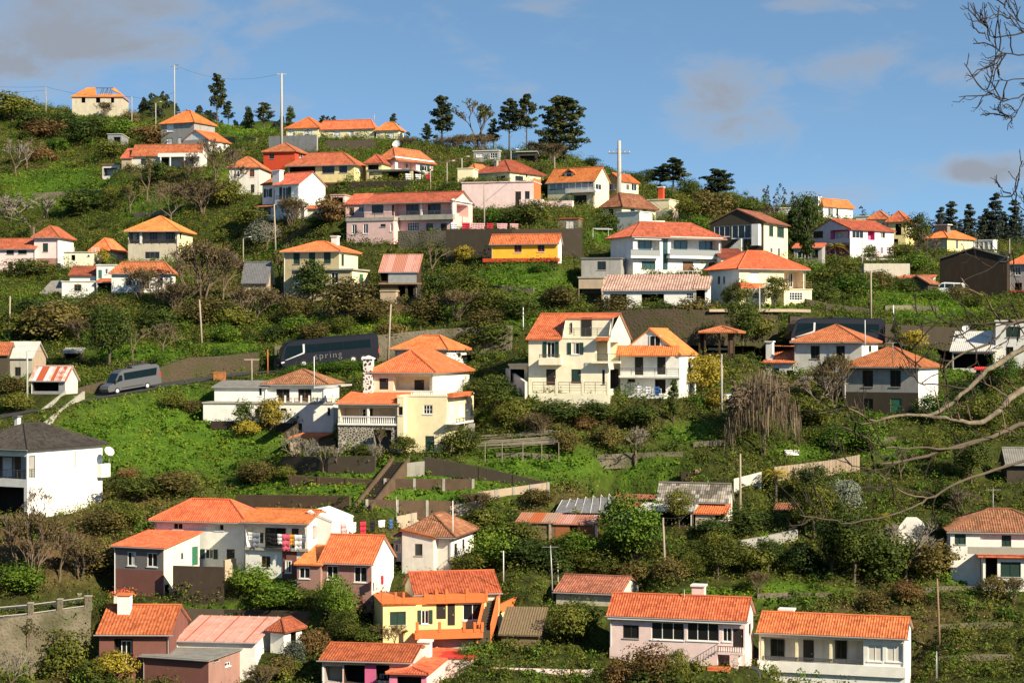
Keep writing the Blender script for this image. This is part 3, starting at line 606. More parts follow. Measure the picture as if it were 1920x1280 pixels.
        if kind == 'bars':
            for j in range(1, 4): y = b0 + (b1 - b0) * j / 4; bx(a0, a1, y - .02, y + .02, -.035, -.01, mat)
            nn = max(2, int((a1 - a0) / 1.3)); xs = [a0 + (a1 - a0 - .05) * i / nn for i in range(nn + 1)]
            for x in xs: bx(x, x + .05, b0, b1 - .06, -.05, 0, mat)
        elif kind == 'posts':
            nn = max(2, int((a1 - a0) / step))
            for i in range(nn + 1): x = a0 + (a1 - a0 - .06) * i / nn; bx(x, x + .06, b0, b1 - .06, -.05, 0, mat)
        elif kind == 'balus':
            bx(a0, a1, b0, b0 + .1, -.12, .01, mat); bx(a0, a1, b1 - .12, b1 - .062, -.12, .01, mat)
            nn = max(3, int((a1 - a0) / .24))
            for i in range(nn + 1):
                x = a0 + .06 + (a1 - a0 - .12) * i / nn; c = base + ud * x - n * .06; h = b1 - b0 - .2
                mb.tube([c + z * (b0 + .1 + h * t) for t in (0, .25, .55, .8, 1)], [.05, .085, .055, .04, .06], mat, 6, False)
        elif kind == 'glass':
            bx(a0, a1, b0, b1 - .06, -.03, -.015, 'glass_light')
        return mb.build(name, s.e)
    def chim(s, x0, x1, y0, y1, v, mat='white', cap='white', capw=.12):
        p = s.hit(x0, y1, 'v', v); q = s.hit(x1, y1, 'v', v); t = s.hit((x0 + x1) / 2, y0, 'v', v); w = q.x - p.x
        mb = MB(); mb.box((p.x, v, p.z - 1.0), (q.x, v + max(.5, min(w, 1.0)), t.z - .15), mat); c = mb.build('chimney', s.e)
        solid('cap', lambda m: m.box((p.x - capw, v - capw, t.z - .15), (q.x + capw, v + max(.5, min(w, 1.0)) + capw, t.z), cap), c)
        return c
# ------------------------------------------------------------------ the houses, from the ridge down
HG = 'houses scattered over the hillside'
TN, TR, TM, TO, TD = 'tile_new', 'tile_rib', 'tile_mid', 'tile_old', 'tile_dark'

# --- top left
h = H('ruined_house', 'roofless-looking ruin with broken orange roof and empty windows on the skyline', 230, 220, (11, 8), D=436)
h.b(135, 230, 241, 182, None, 'beige', wins=[('F', 153, 182.6, 160, 193, 'v1.2', 'door_dark'), ('F', 180, 182.8, 188, 193, 'v1.2', 'door_dark'), ('F', 208, 183, 214, 193, 'v1.2', 'door_dark')])
def ruin_roof():
    k = h.blk; u0, u1, v0, v1, ze = k['u0'] - .3, k['u1'] + .3, k['v0'] - .3, k['v1'] + .3, k['ze']; um, vm = 0, (v0 + v1) / 2
    zr = h.zat(164.5, (u0 + u1) / 2, vm); a = u0 + (u1 - u0) * .25; b = u0 + (u1 - u0) * .76; g = u0 + (u1 - u0) * .5; V = Vector
    mb = MB(); t = lambda u, f: V((u, v0 + (vm - v0) * f, ze + (zr - ze) * f))
    slope(mb, [V((u0, v0, ze)), V((g, v0, ze)), V((g - 1.2, vm, zr)), V((a, vm, zr))], TN); slope(mb, [V((g + .0, v0, ze)), V((u1, v0, ze)), t(u1 - (u1 - b) * .28, .28), t(g + .3, .28)], TN)
    slope(mb, [V((u1, v0, ze)), V((u1, v1, ze)), V((b, vm, zr))], TN); slope(mb, [t(u1 - (u1 - b) * .28, .28), V((u1, v0, ze)), V((b, vm, zr)), t(b - .6, .8)][1:] + [t(u1 - (u1 - b) * .28, .28)], TN)
    slope(mb, [V((u0, v1, ze)), V((u0, v0, ze)), V((a, vm, zr))], TN)
    mb.build('roof', h.e)
    for i in range(6):
        u = g + .5 + i * (b - g) / 6.5
        solid('rafter', lambda m: m.tube([t(u, .1), t(u + rnd.uniform(-.2, .3), .98)], .07, 'wood_dark', 4), h.e)
    solid('ridge_beam', lambda m: m.tube([V((a, vm, zr - .1)), V((b, vm, zr - .1))], .09, 'wood_dark', 4), h.e)
ruin_roof()

h = H('house', 'tall grey-fronted house with pyramid orange roof and low gabled wing', 364, 272, (39, 7), D=372)
h.b(302, 364, 403, 229.5, ('hip', 208, TN), 'grey', wins=[('F', 313, 234, 325.5, 247, 'w'), ('F', 313, 259, 324, 271, 'w'), ('F', 334, 258, 341, 271, 'W')])
h.b(343, 391, 430, 263, ('gv', 247.5, TN), 'white', dv=-3.2, yb=291, wins=[('S', 396, 266, 412, 287, 'w'), ('S', 417, 268, 424, 279, 'd')], dep=9)
h.box('wall', 'F', 343, 262, 391, 291, .03, 0, 'grey')

h = H('house', 'long low white house with weathered orange roof half hidden by bare trees', 376, 314, 17, D=352)
h.b(248, 376, 388, 292, ('gu', 271.5, TM), 'white_old', dep=7, wins=[('F', 298, 297, 316, 312, 'v1', 'door_dark'), ('F', 340, 298, 350, 308, 'd'), ('F', 264, 298, 274, 308, 'k')])
h.b(228, 247, None, 297, ('sb', 278, TM), 'tan', dep=4, dv=-.4)
h.box('porch_roof', 'F', 296, 287, 372, 294, 2.0, 0, 'white')
for x in (300, 318, 345): h.box('post', 'F', x, 294, x + 2, 314, 2.0, -1.85, 'rail_white')
h = H('shed', 'small open white shed with thin red roof among dark bushes', 225, 336, 22, D=338, cat='shed')
h.b(192, 225, 231, 313, ('sf', 308, TM), 'white_old', wins=[('F', 194, 315, 220, 330, 'v2', 'grey_dark')], dep=3)
h = H('shed', 'pale corrugated metal shed with an open side on the upper slope', 228, 273, 20, D=385, cat='shed')
h.b(202, 228, 241, 255, ('sf', 251, 'roof_metal'), 'metal_grey', wins=[('F', 213, 257, 226, 272, 'v2', 'grey_dark')], dep=3, oh=.15)

# --- top centre
h = H('villa', 'long cream villa with three bright orange hipped roofs along the ridge', 701, 263, 18, D=402)
h.b(597, 701, 706, 241, ('hip', 226, TN), 'cream', dep=9, wins=[('F', 625, 246, 637, 258, 'w'), ('F', 655, 246, 663, 258, 'x')])
h.b(537, 597, None, 240, ('hip', 221.5, TN), 'cream', dv=-.5, dep=9.5, wins=[('F', 541, 241.5, 552, 255, 'w'), ('F', 568, 242, 585, 255, 'w')])
h.b(706, 748, 757, 244, ('hip', 230, TN), 'cream', dv=-.3, dep=7, wins=[('F', 706.5, 249, 713, 259, 'x'), ('F', 724, 248, 738, 262, 'w')])
h = H('house', 'small red-walled house with rusty hipped roof behind the tall concrete pole', 553, 305, (26, 7), D=368)
h.b(494, 553, 579, 284, ('hip', 269.5, TM), 'redbase', wins=[('F', 505, 288, 514, 298, 'k'), ('S', 561, 287, 568, 296, 'd')])
h = H('house', 'white cottage with dark red hipped roof behind leafless trees', 500, 365, 12, D=338)
h.b(430, 486, 508, 314, ('hip', 296, TM), 'white_old', wins=[('F', 468, 318, 477, 332, 'r'), ('F', 440, 320, 449, 332, 'd'), ('F', 470, 346, 477, 362, 'D')], dep=7)

h = H('house', 'big olive-yellow house with dark windows and broad brick-red roof', 664, 343, (22, 6), D=322)
h.b(541, 664, 686, 309, ('hip', 287, TM), 'yellow_pale', wins=[('F', 543, 313, 591, 334, 'v1.8', 'brown_dark'), ('F', 604, 312, 627, 325, 'k'), ('F', 636, 311, 651, 324, 'k'), ('S', 671, 311, 680, 324, 'w')], low=('maroon', 341), fd=3, oh=.5)
h.b(686, 716, None, 306, ('hip', 292, TM), 'yellow_pale', dv=2.5, dep=6, wins=[('F', 690, 309, 710, 322, 'v1', 'door_dark')], pad=False)
for x in (563, 592): h.box('post', 'F', x, 312, x + 2, 334, .02, .1, 'rail_white')

h = H('house', 'pink house with arched veranda and red hipped roof behind the olive-yellow house', 741, 326, 38, D=330)
h.b(712, 741, 812, 299.5, ('hip', 280.5, TM), 'pink_pale', wins=[('S', 746, 303, 780, 318, 'v1.3', 'pink'), ('S@1.2', 760, 307, 768, 316, 'd'), ('S', 787, 311, 805, 321, 'o')], oh=.5)
h.box('fascia', 'S', 741, 297.5, 814, 300, .45, 0, 'white')
h = H('carport', 'flat dark carport roof with laundry under the pink veranda house', 772, 341, 16, D=318, cat='carport')
h.b(688, 772, 794, 319, ('flat', .2, 'grey_dark'), 'olive', wins=[('F', 692, 322, 768, 339, 'v3', 'brown_dark'), ('S', 775, 323, 791, 338, 'v2', 'brown_dark')], dep=5)

h = H('house', 'white two-storey house with tall white chimney and bare gable end', 561, 412, 40, D=291)
h.b(515, 561, 610, 345, ('gu', 324, TM), 'white', wins=[('F', 524, 351, 546, 376, 'o'), ('F', 530, 381, 543, 401, 'd'), ('S', 563, 386, 571, 412, 'v.8', 'grey')], oh=.3)
h.b(492, 513, None, 346, ('gu', 332, TM), 'white', dv=1.4, dep=6, wins=[('F', 495, 354, 510, 370, 'o'), ('F', 498, 388, 510, 409, 'D')], pad=False)
h.b(480, 512, None, 387, ('sb', 383, TM), 'white_old', dv=-.6, dep=2.0, wins=[('F', 484, 389, 508, 408, 'v1.6', 'white_old')], pad=False)
h.blk = dict(u0=-6.5, u1=0, v0=0, v1=8, zb=0, ze=5)
h.box('balcony', 'F', 518, 374, 551, 377, 1.2, 0, 'white'); h.rail('F', 518, 366, 551, 374, 1.2)
h.rail('F', 478, 404, 512, 411, 2.2, 'rail_white', name='terrace_railing')
h.chim(511, 524, 319, 344, .5, 'white')
h = H('garage', 'low white outbuilding with small red roof beside the bare white gable', 612, 413, 20, D=287, cat='shed')
h.b(576, 612, 620, 391, ('sb', 385, TM), 'cream', dep=4, wins=[('S', 614, 395, 618, 404, 'k')])
h = H('house', 'small pink house with red roof tucked left of the long pink balcony house', 685, 408, 15, D=293)
h.b(648, 685, None, 383, ('sb', 363, TM), 'pink', dep=6, wins=[('F', 655, 389, 664, 404, 'D'), ('F', 672, 388, 682, 398, 'd')])
h.b(620, 646, None, 366, ('flat', .15, 'roof_pink'), 'pink', dv=2, dep=4, wins=[('F', 623, 370, 643, 384, 'v2', 'brown_dark')])

h = H('house', 'long pink house with full-width balcony, white pillars and red tiled roof', 849, 434, (38, 8), D=286)
h.b(683, 849, 886, 378, ('gu', 362, TM), 'pink', oh=.45, wins=[
 ('F', 738, 380, 847, 404, 'v1.6', 'pink'), ('F', 697, 384, 719, 400, 'k'), ('F', 734.6, 384, 739, 404, 'D') , ('F@1.6', 762, 384, 785, 402, 'k'), ('F@1.6', 803, 383, 826, 402, 'k'),
 ('F', 764, 417, 786, 433, 'x'), ('F', 799, 419, 812, 433, 'k'), ('F', 826, 419, 838, 434, 'D'), ('S', 856, 384, 878, 406, 'v1.6', 'pink')])
h.box('balcony', 'F', 749, 402.5, 849, 412, .9, 0, 'concrete'); h.rail('F', 749, 395, 848, 402.5, .85)
for x in (788, 847): h.box('pillar', 'F', x, 379, x + 3, 404, .05, .2, 'white')
h.box('verge', 'S', 849, 376, 886, 379, .2, 0, 'white')
h.b(650, 738, None, 413, ('flat', .5, 'concrete'), 'pink', dv=-2.2, dep=3.0, yb=458, wins=[('F', 660, 421, 669, 439, 'd'), ('F', 681, 420, 690, 438, 'd'), ('F', 713, 420, 723, 425, 'k'), ('F', 732, 419, 736, 434, 'd')], fd=3)
h.rail('F', 684, 399, 738, 408, -.1)
h = H('house', 'low pink wing with ribbed red roof, gabled end and shaded doorway', 962, 392, 14, D=294)
h.b(886, 960, 966, 369, ('sb', 352.5, TR), 'pink_pale', dep=5.5, wins=[('F', 899, 379, 919, 391, 'k'), ('F', 922, 379, 953, 391, 'v1.5', 'brown_dark')])
h = H('house', 'pink flat-roofed house with terracotta corner and red cloth in its doorway', 1010, 391, 12, D=302)
h.b(866, 1000, 1014, 341, ('flat', .15, 'pink'), 'pink_pale', dep=7, wins=[('F', 966, 359, 977, 388, 'D'), ('F', 984, 358.5, 993, 373, 'k')], oh=.1)
h.box('pier', 'S', 1001, 336, 1014, 376, .05, 0, 'terracotta')
h.box('balcony', 'F', 974, 374, 1017, 390, 1.3, 0, 'pink_pale')
h = H('garden_wall', 'pink parapet wall of the terrace right of the pink flat-roofed house', 1070, 392, 14, D=300, cat='wall')
h.b(1016, 1073, None, 376, None, 'pink_pale', dep=.5, pad=False)
h = H('house', 'cream hipped house with thin chimney behind the pink flat roof', 956, 343, 36, D=326)
h.b(892, 956, 1020, 322, ('hip', 301.5, TM), 'cream', wins=[('F', 931, 330, 947, 340, 'k'), ('S', 966, 330, 981, 339, 'k'), ('S', 986, 327, 989, 332, 'k'), ('F', 895, 328, 899, 341, 'v1')], oh=.4)
h.chim(926, 931, 301, 322, 1.5, 'concrete', 'concrete', .04)
h.b(870, 892, None, 323, ('hip', 309, TM), 'cream', dv=2.0, dep=5, pad=False)
h = H('garage', 'plain cream box building with flat top left of the cream hipped house', 887, 344, 12, D=323, cat='outbuilding')
h.b(858, 887, None, 316, ('flat', .08, 'cream'), 'cream', dep=4)
h = H('cabin', 'small stone cabin with flat roof and two white windows on the hilltop', 935, 304, 15, D=362, cat='hut')
h.b(888, 935, 939, 283, ('flat', .18, 'roof_metal'), 'grey', dep=5, wins=[('F', 893, 288, 906, 295, 'l'), ('F', 919, 287, 932, 297, 'x')])
h = H('shed', 'dark shack with a tilted pale sheet roof under the big pine', 1006, 306, 12, D=360, cat='shed')
h.b(970, 1006, 1009, 291, ('sf', 284, 'roof_metal'), 'stone_dark', dep=4, wins=[('F', 975, 292, 1003, 305, 'v2', 'brown_dark')])
h = H('shed', 'pale low concrete hut with flat top behind the cabin', 970, 300, 12, D=368, cat='shed')
h.b(940, 968, None, 291, ('sf', 288, 'roof_rust'), 'white_old', dep=4)

h = H('house', 'cream house with glazed veranda and dormer in its wide orange roof', 1115, 386, 28, D=313)
h.b(1027, 1115, 1142, 340, ('gu', 315.5, TN), 'cream', wins=[('F', 1030, 343, 1113, 355, 'v1.0', 'cream'), ('F', 1110, 366, 1118, 384, 'v.3'), ('F', 1076, 366, 1100, 384, 'k'), ('S', 1117, 345, 1128, 356, 'd')], oh=.35)
for i in range(7): h.box('veranda_window', 'F', 1031 + i * 12, 343.5, 1042 + i * 12, 355, .04, .0, 'glass_light')
for i in range(8): h.box('mullion', 'F', 1030 + i * 12, 343, 1031.5 + i * 12, 355, .09, .0, 'rail_white')
h.box('balcony', 'F', 1060, 358, 1117, 361, 1.0, 0, 'white'); h.rail('F', 1060, 352, 1117, 358, 1.0, 'rail_white', kind='posts')
def dormer():
    c = h.hit(1067, 326, 'v', .9)
    mb = MB(); x, y, z = c; mb.box((x - .9, y, z - .9), (x + .9, y + 2.2, z + .15), 'cream'); d = mb.build('dormer', h.e)
    m2 = MB(); slope(m2, [(x + 1.2, y - .25, z), (x + 1.2, y + 2.6, z), (x, y + 2.6, z + .75), (x, y - .25, z + .75)], TN); slope(m2, [(x - 1.2, y + 2.6, z), (x - 1.2, y - .25, z), (x, y - .25, z + .75), (x, y + 2.6, z + .75)], TN); m2.build('dormer_roof', d)
    solid('window', lambda m: m.box((x - .4, y - .05, z - .7), (x + .4, y - .01, z + .05), 'glass'), d)
dormer()
h = H('house', 'ochre-walled house with cream glazed side veranda left of the big pole', 1165, 378, 34, D=306)
h.b(1131, 1165, 1197, 340, ('gv', 327, TN), 'ochre', wins=[('F', 1135, 345, 1154, 356, 'x'), ('S', 1172, 345, 1180, 357, 'd'), ('S', 1184, 345, 1194, 358, 'd')], oh=.3, smat='cream')

h = H('house', 'low cream house with old brown hipped roof at the foot of the big pole', 1166, 411, 36, D=295)
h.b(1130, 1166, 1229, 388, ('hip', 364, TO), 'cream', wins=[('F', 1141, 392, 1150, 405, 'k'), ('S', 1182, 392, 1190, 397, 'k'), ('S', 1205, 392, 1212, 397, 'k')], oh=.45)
h = H('outbuilding', 'tall plain cream block with a slim red chimney', 1255, 413, 18, D=301, cat='outbuilding')
h.b(1200, 1255, None, 374, ('flat', .1, 'cream'), 'cream', dep=5, low=('concrete', 396))
h.chim(1234, 1243, 350, 375, 2.0, 'redbase', 'rail_white')
h = H('outbuilding', 'windowless white tower block right behind the modern white villa', 1199, 440, 30, D=279, cat='outbuilding')
h.b(1157, 1199, 1223, 397, ('flat', .12, 'white_old'), 'white_old')

h = H('hut', 'low stone hut with a white window under broken roof sheets', 1085, 432, 14, D=285, cat='hut')
h.b(1046, 1085, 1092, 410, ('flat', .15, 'roof_rust'), 'stonework', dep=4, wins=[('F', 1062, 414, 1077, 430, 'l')])
h = H('house', 'little bright yellow house with two dark windows and red base band', 1046, 492, 12, D=269)
h.b(921, 1046, 1053, 457, ('gu', 440, TR), 'yellow', dep=5, low=('redbase', 484), wins=[('F', 964, 458, 978, 473, 'r'), ('F', 1008, 457, 1021, 472, 'r')], oh=.3, smat='white')

h.box('step', 'F', 905, 484, 1047, 491, 1.0, 0, 'redbase')

# --- right of centre: the modern white villa and neighbours
h = H('villa', 'modern white villa with teal windows, glass balconies and solar panels', 1187, 513, -31, D=267)
h.b(1145, 1187, 1352, 444, ('hip', 418, TM), 'white', oh=.6, wins=[
 ('F', 1195, 450, 1237, 481, 'v1.2', 'white'), ('F@1.2', 1197, 451, 1221, 480, 't'), ('F', 1242.5, 448, 1252, 506, 't'), ('F', 1258, 450, 1348, 481, 'v1.2', 'white'), ('F@1.2', 1264, 451, 1288, 480, 't'), ('F@1.2', 1311, 451, 1335, 480, 't'),
 ('F', 1203, 490, 1229, 505, 't'), ('F', 1280, 490, 1300, 513, 'B'), ('F', 1329, 492, 1350, 512, 'v2', 'white_old')])
h.box('balcony', 'F', 1183, 480, 1238, 484, .9, 0, 'white'); h.rail('F', 1183, 468, 1238, 480, .88, 'rail', kind='glass')
h.box('balcony', 'F', 1256, 480, 1352, 485, .9, 0, 'white'); h.rail('F', 1256, 468, 1352, 480, .88, 'rail', kind='glass')
h.box('fascia', 'F', 1190, 444.5, 1240, 449, .5, 0, 'white'); h.box('fascia', 'F', 1257, 444.5, 1356, 449, .5, 0, 'white')
def solar():
    k = h.blk; 
    for i in (0, 1):
        pts = [h.hit(x, y, 'v', v) for x, y, v in ((1213 + i * 18, 437, 1.2), (1236 + i * 18, 437, 1.2), (1229 + i * 18, 422, 3.2), (1210 + i * 18, 422, 3.2))]
        mb = MB(); up = Vector((0, 0, .12)); mb.face([p + up for p in pts], 'panel_dark'); mb.face([p for p in pts[::-1]], 'metal_grey')
        for a in range(4): mb.face([pts[a], pts[(a + 1) % 4], pts[(a + 1) % 4] + up, pts[a] + up], 'metal_grey')
        s = mb.build('solar_panel', h.e)
        m = MB(); a, b = pts[3] + Vector((0, .2, .35)), pts[2] + Vector((0, .2, .35)); m.tube([a, b], .28, 'rail_white', 10); m.build('water_tank', s)
solar()
h = H('annex', 'low white annex with orange roof and pillared porch right of the modern villa', 1350, 512, -14, D=270, cat='outbuilding')
h.b(None, 1352, 1399, 484, ('sb', 466, TM), 'white', dep=5, wins=[('F', 1356, 489, 1395, 511, 'v2', 'white_old')])
h.box('pillar', 'F', 1374, 487, 1377, 512, .02, .2, 'white')
h = H('garage', 'grey block garage with one dark window left of the modern villa', 1164, 520, 8, D=262, cat='garage')
h.b(1090, 1164, None, 485, ('flat', .2, 'grey_dark'), 'grey', dep=5, wins=[('F', 1120, 490, 1136, 506, 'k')])
h.b(1085, 1131, None, 521, ('flat', .2, 'concrete'), 'tan', dep=3, dv=-2.2, yb=572, wins=[('F', 1086, 541, 1128, 572, 'v3', 'brown_dark')])
h = H('house', 'long low house with sand-pink ribbed roof and two wide dark garage openings', 1302, 579, 5, D=251)
h.b(1131, 1302, None, 544, ('sb', 515, 'tile_sand', .09), 'white', dep=6, pitch=.36, wins=[('F', 1144, 551, 1175, 572, 'v3', 'brown_dark'), ('F', 1203, 551, 1245, 575, 'v3', 'brown_dark'), ('F', 1287, 549, 1301, 560, 'x')])
h.b(1304, 1327, None, 542, ('sb', 518, 'tile_sand', .09), 'white', dep=5, pitch=.36, wins=[('F', 1305, 544, 1322, 571, 'v2', 'brown_dark')])
h.rail('F', 1190, 508, 1316, 514, -6.2, 'rail_white', kind='posts', step=.6, name='terrace_railing')

h = H('house', 'cream house with sunlit orange hipped roof and corner balcony above the road wall', 1386, 572, -33, D=253)
h.b(1329, 1386, 1510, 503.5, ('hip', 471.5, TN), 'cream', oh=.5, wins=[('F', 1405, 511, 1423, 530, 'w'), ('F', 1470, 509, 1506, 541, 'v1.6', 'peach'), ('F@1.5', 1476, 512, 1486, 538, 'd'), ('F', 1412, 548, 1424, 560, 'x'), ('S', 1346, 518, 1350, 532, 'k'), ('S', 1356, 518, 1359, 531, 'k')], smat='white')
h.rail('F', 1470, 528, 1522, 541, 1.3, 'frame_brown'); 
h.b(None, 1470, 1522, 542, ('flat', .06, 'cream'), 'cream', dv=-1.8, dep=2.0, yb=572, wins=[('F', 1480, 548, 1505, 563, 'x')], pad=False)
h.box('awning', 'F', 1388, 530, 1430, 540, 1.9, 0, 'tile_new')
h = H('house', 'dark-gabled house with green shutters and outside stairs behind the modern villa', 1432, 490, (43, 10), D=303)
h.b(1332, 1432, 1477, 417, ('gv', 396, TO), 'stone_dark', dep=10, oh=.5, wins=[('F', 1339, 424, 1368, 444, 'd'), ('F', 1372, 422, 1408, 447, 'd'), ('S', 1442, 424, 1450, 443, 'g'), ('S', 1457, 426, 1470, 445, 'g'), ('S', 1459, 465, 1466, 482, 'd'), ('S', 1443, 464, 1449, 474, 'd')], smat='cream')  # shade of the gable front painted as dark stone, lit side cream

h.box('porch', 'F', 1409, 420, 1422, 460, 1.2, 0, 'white')
def stair_side():
    mb = MB(); a = h.hit(1390, 447, 'v', -1.2); c = h.hit(1358, 475, 'v', -1.2); n = 10
    for i in range(n):
        p = a.lerp(c, i / n); q = a.lerp(c, (i + 1) / n); mb.box((q.x, -1.2, c.z - .5), (p.x, -.05, p.z), 'white_old')
    mb.build('staircase', h.e)
stair_side()

# --- far right, upper
h = H('house', 'lilac house with magenta balcony recess and white sunlit glazed side', 1594, 486, 42, D=337)
h.b(1524, 1594, 1676, 430, ('gv', 413.5, TM), 'lilac', oh=.4, wins=[('F', 1525, 433, 1543, 446, 'k'), ('F', 1557, 430, 1592, 449, 'v1.2', 'magenta'), ('F@1.1', 1566, 434, 1590, 447, 'l'), ('F', 1549, 461, 1592, 482, 'v1.6', 'magenta'),
 ('S', 1598, 432, 1626, 447, 'd'), ('S', 1627, 433, 1640, 450, 'v.8', 'magenta'), ('S', 1650, 435, 1660, 447, 'd'), ('S', 1651, 463, 1656, 476, 'd'), ('S', 1666, 466, 1671, 478, 'd'), ('S', 1635, 461, 1642, 472, 'd')])
h.box('wall', 'S', 1594, 447.5, 1627, 452, .02, 0, 'white'); h.box('balcony', 'F', 1555, 448, 1594, 456, .9, 0, 'lilac')
h.box('wall', 'S', 1594, 450.5, 1634, 486, .02, 0, 'white')
h = H('outbuilding', 'grey annex with a fringe of orange tiles left of the lilac house', 1541, 494, 12, D=326, cat='outbuilding')
h.b(1488, 1541, 1547, 464, ('sb', 456, TN), 'grey', dep=4, wins=[('F', 1495, 471, 1512, 484, 'd'), ('F', 1522, 468, 1534, 484, 'k')])
h = H('house', 'white house with square white chimney and orange roof on the right skyline', 1543, 409, 38, D=368)
h.b(1531, 1543, 1599, 387, ('hip', 374.5, TN), 'white', wins=[('S', 1553, 391, 1561, 405, 'o'), ('S', 1568, 392, 1572, 404, 'g')], dep=8)
h.chim(1523, 1534, 369, 392, -.5, 'white')
h = H('outbuilding', 'long white flat building left of the white chimney house on the skyline', 1500, 407, 8, D=372, cat='outbuilding')
h.b(1430, 1500, None, 390, ('flat', .12, 'white'), 'white', dep=5)
h = H('outbuilding', 'pale flat-topped block behind the lilac roof', 1652, 430, 14, D=352, cat='outbuilding')
h.b(1605, 1652, None, 405, ('flat', .12, 'cream_pale'), 'cream_pale', dep=5)
h = H('house', 'yellow house with dark corner balcony and pyramid orange roof at right', 1698, 460, (13, 8), D=352)
h.b(1665, 1698, 1714, 416, ('hip', 398, TM), 'yellow_pale', wins=[('F', 1679, 420, 1690, 441, 'v1', 'brown_dark'), ('S', 1703, 421, 1708, 438, 'w'), ('F', 1670, 448, 1684, 458, 'v1', 'brown_dark')], oh=.5, dep=8)
h.b(1628, 1664, None, 411, ('hip', 396, TM), 'cream', dv=2, dep=6, wins=[('F', 1653, 417, 1659, 428, 'd')], pad=False)
h = H('house', 'house with grey shaded front, yellow lit side and black tank on a stepped tower', 1776, 472, (50, 9), D=352)
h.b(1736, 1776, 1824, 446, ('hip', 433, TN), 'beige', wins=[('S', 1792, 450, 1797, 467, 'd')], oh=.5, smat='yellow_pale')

for x in (1803, 1810, 1817, 1822): h.box('pillar', 'S', x, 447, x + 1.6, 468, .05, .1, 'rail_white')
h.chim(1752, 1776, 421, 446, 2.0, 'roof_grey', 'white', .3)
def tank():
    c = h.hit(1762.5, 421, 'v', 2.5); solid('water_tank', lambda m: m.tube([(c.x, c.y, c.z - .1), (c.x, c.y, c.z + 1.05), (c.x, c.y, c.z + 1.15)], [.5, .5, .4], 'tank_black', 12), h.e)
tank()
h = H('pergola', 'white glazed pergola frame right of the black-tank house', 1860, 476, 14, D=346, cat='pergola')
h.b(1825, 1862, None, 450, ('flat', .1, 'rail_white'), 'white', dep=3, wins=[('F', 1827 + i * 9, 453, 1834 + i * 9, 468, 'd') for i in range(4)], oh=.1)
h = H('barn', 'huge dark windowless barn with low gable beside the white van', 1888, 562, 14, D=305, cat='barn')
h.b(1762, 1888, 1893, 482, ('gv', 465, 'roof_grey'), 'brown_dark', dep=12, oh=.15, wins=[('F', 1872, 476, 1886, 490, 'k')])
h = H('house', 'grey house with orange roof and red awning cut off by the right edge', 1930, 562, 10, D=297)
h.b(1893, 1960, None, 494, ('hip', 474, TN), 'grey', dep=8, wins=[('F', 1903, 500, 1914, 516, 'd'), ('F', 1903, 530, 1916, 560, 'v1', 'brown_dark')])
h.box('awning', 'F', 1893, 544, 1940, 548, 1.5, 0, 'red_paint')
h = H('shed', 'low shed with old mossy tile gable left of the white van', 1722, 549, 18, D=304, cat='shed')
h.b(1697, 1740, 1760, 532, ('gv', 518, TO), 'stone_dark', dep=6, oh=.3)
h = H('shed', 'long low shed with flat red roof behind the mossy tile shed', 1740, 530, 10, D=316, cat='shed')
h.b(1640, 1748, None, 521, ('sb', 516, TM), 'white_old', dep=3)

# --- left middle
h = H('house', 'pink house with green shutters and pyramid-roofed tower at the left edge', 109, 507, (29, 8), D=318)
h.b(64, 109, 138, 445.5, ('hip', 425, TM), 'pink_pale', low=('rose_brown', 484), wins=[('F', 80, 456, 90, 472, 'g'), ('F', 82, 489, 90, 501, 'D')], oh=.45, smat='white')

h.b(-14, 66, None, 467, ('gu', 448, TM), 'pink_pale', dv=-.6, dep=6, yb=512, wins=[('F', 12, 467.5, 26, 477, 'g'), ('F', 34, 467.5, 50, 476, 'g'), ('F', 15, 491, 24, 512, 'D'), ('F', 34, 490, 44, 502, 'g'), ('F', 54, 490, 63, 500, 'v.6', 'brown_dark')])
h = H('house', 'beige house with wide dark balcony and orange hipped roof in the left trees', 334, 492, (27, 8), D=316)
h.b(240, 334, 361, 433.5, ('hip', 406, TN), 'beige', oh=.55, wins=[('F', 241, 434.5, 329, 456, 'v1.6', 'grey'), ('F@1.5', 282, 435, 294, 452, 'k'), ('F@1.5', 312, 435, 324, 452, 'k'), ('F@1.5', 250, 437, 262, 450, 'd'), ('F', 272, 472, 299, 485, 'b'), ('S', 337, 436, 340, 447, 'k')], smat='cream')  # front wall's shade painted in as beige, lit side cream
h.rail('F', 240, 449, 330, 457, .1, 'wood_dark'); h.box('pillar', 'F', 262, 433, 266, 457, .12, .1, 'white_old')
h = H('house', 'flat-roofed beige house with white terrace railing left of the wide-balcony house', 174, 504, 18, D=309)
h.b(120, 174, 186, 473, ('flat', .12, 'beige'), 'cream_pale', dep=6, wins=[('F', 134, 478, 141, 488, 'v.8', 'brown_dark'), ('F', 164, 478, 168, 481, 'k')])
h.rail('F', 120, 464, 140, 472, 0, 'rail_white'); h.rail('F', 172, 464, 186, 472, 0, 'rail_white')
h = H('house', 'half-hidden house with sloping orange roof beside a round dark tree', 208, 492, 20, D=322)
h.b(170, 208, 236, 471, ('hip', 448, TN), 'white', dep=7)
h = H('house', 'low white cottage cluster with red roof, pink window and small white tower', 178, 558, 14, D=288)
h.b(116, 176, 181, 528, ('flat', .12, 'white_old'), 'white', dep=6, wins=[('F', 139, 533, 152, 546, 'b')])
h.b(131, 179, None, 516, ('gu', 500, TM), 'white', dv=6.5, dep=5, yb=540, pad=False)
h.b(181, 218, None, 498, ('flat', .2, 'roof_metal'), 'white', dv=5.5, dep=5, yb=536, wins=[('F', 184, 506, 191, 522, 'G'), ('F', 197, 504, 202, 514, 'd')], pad=False)
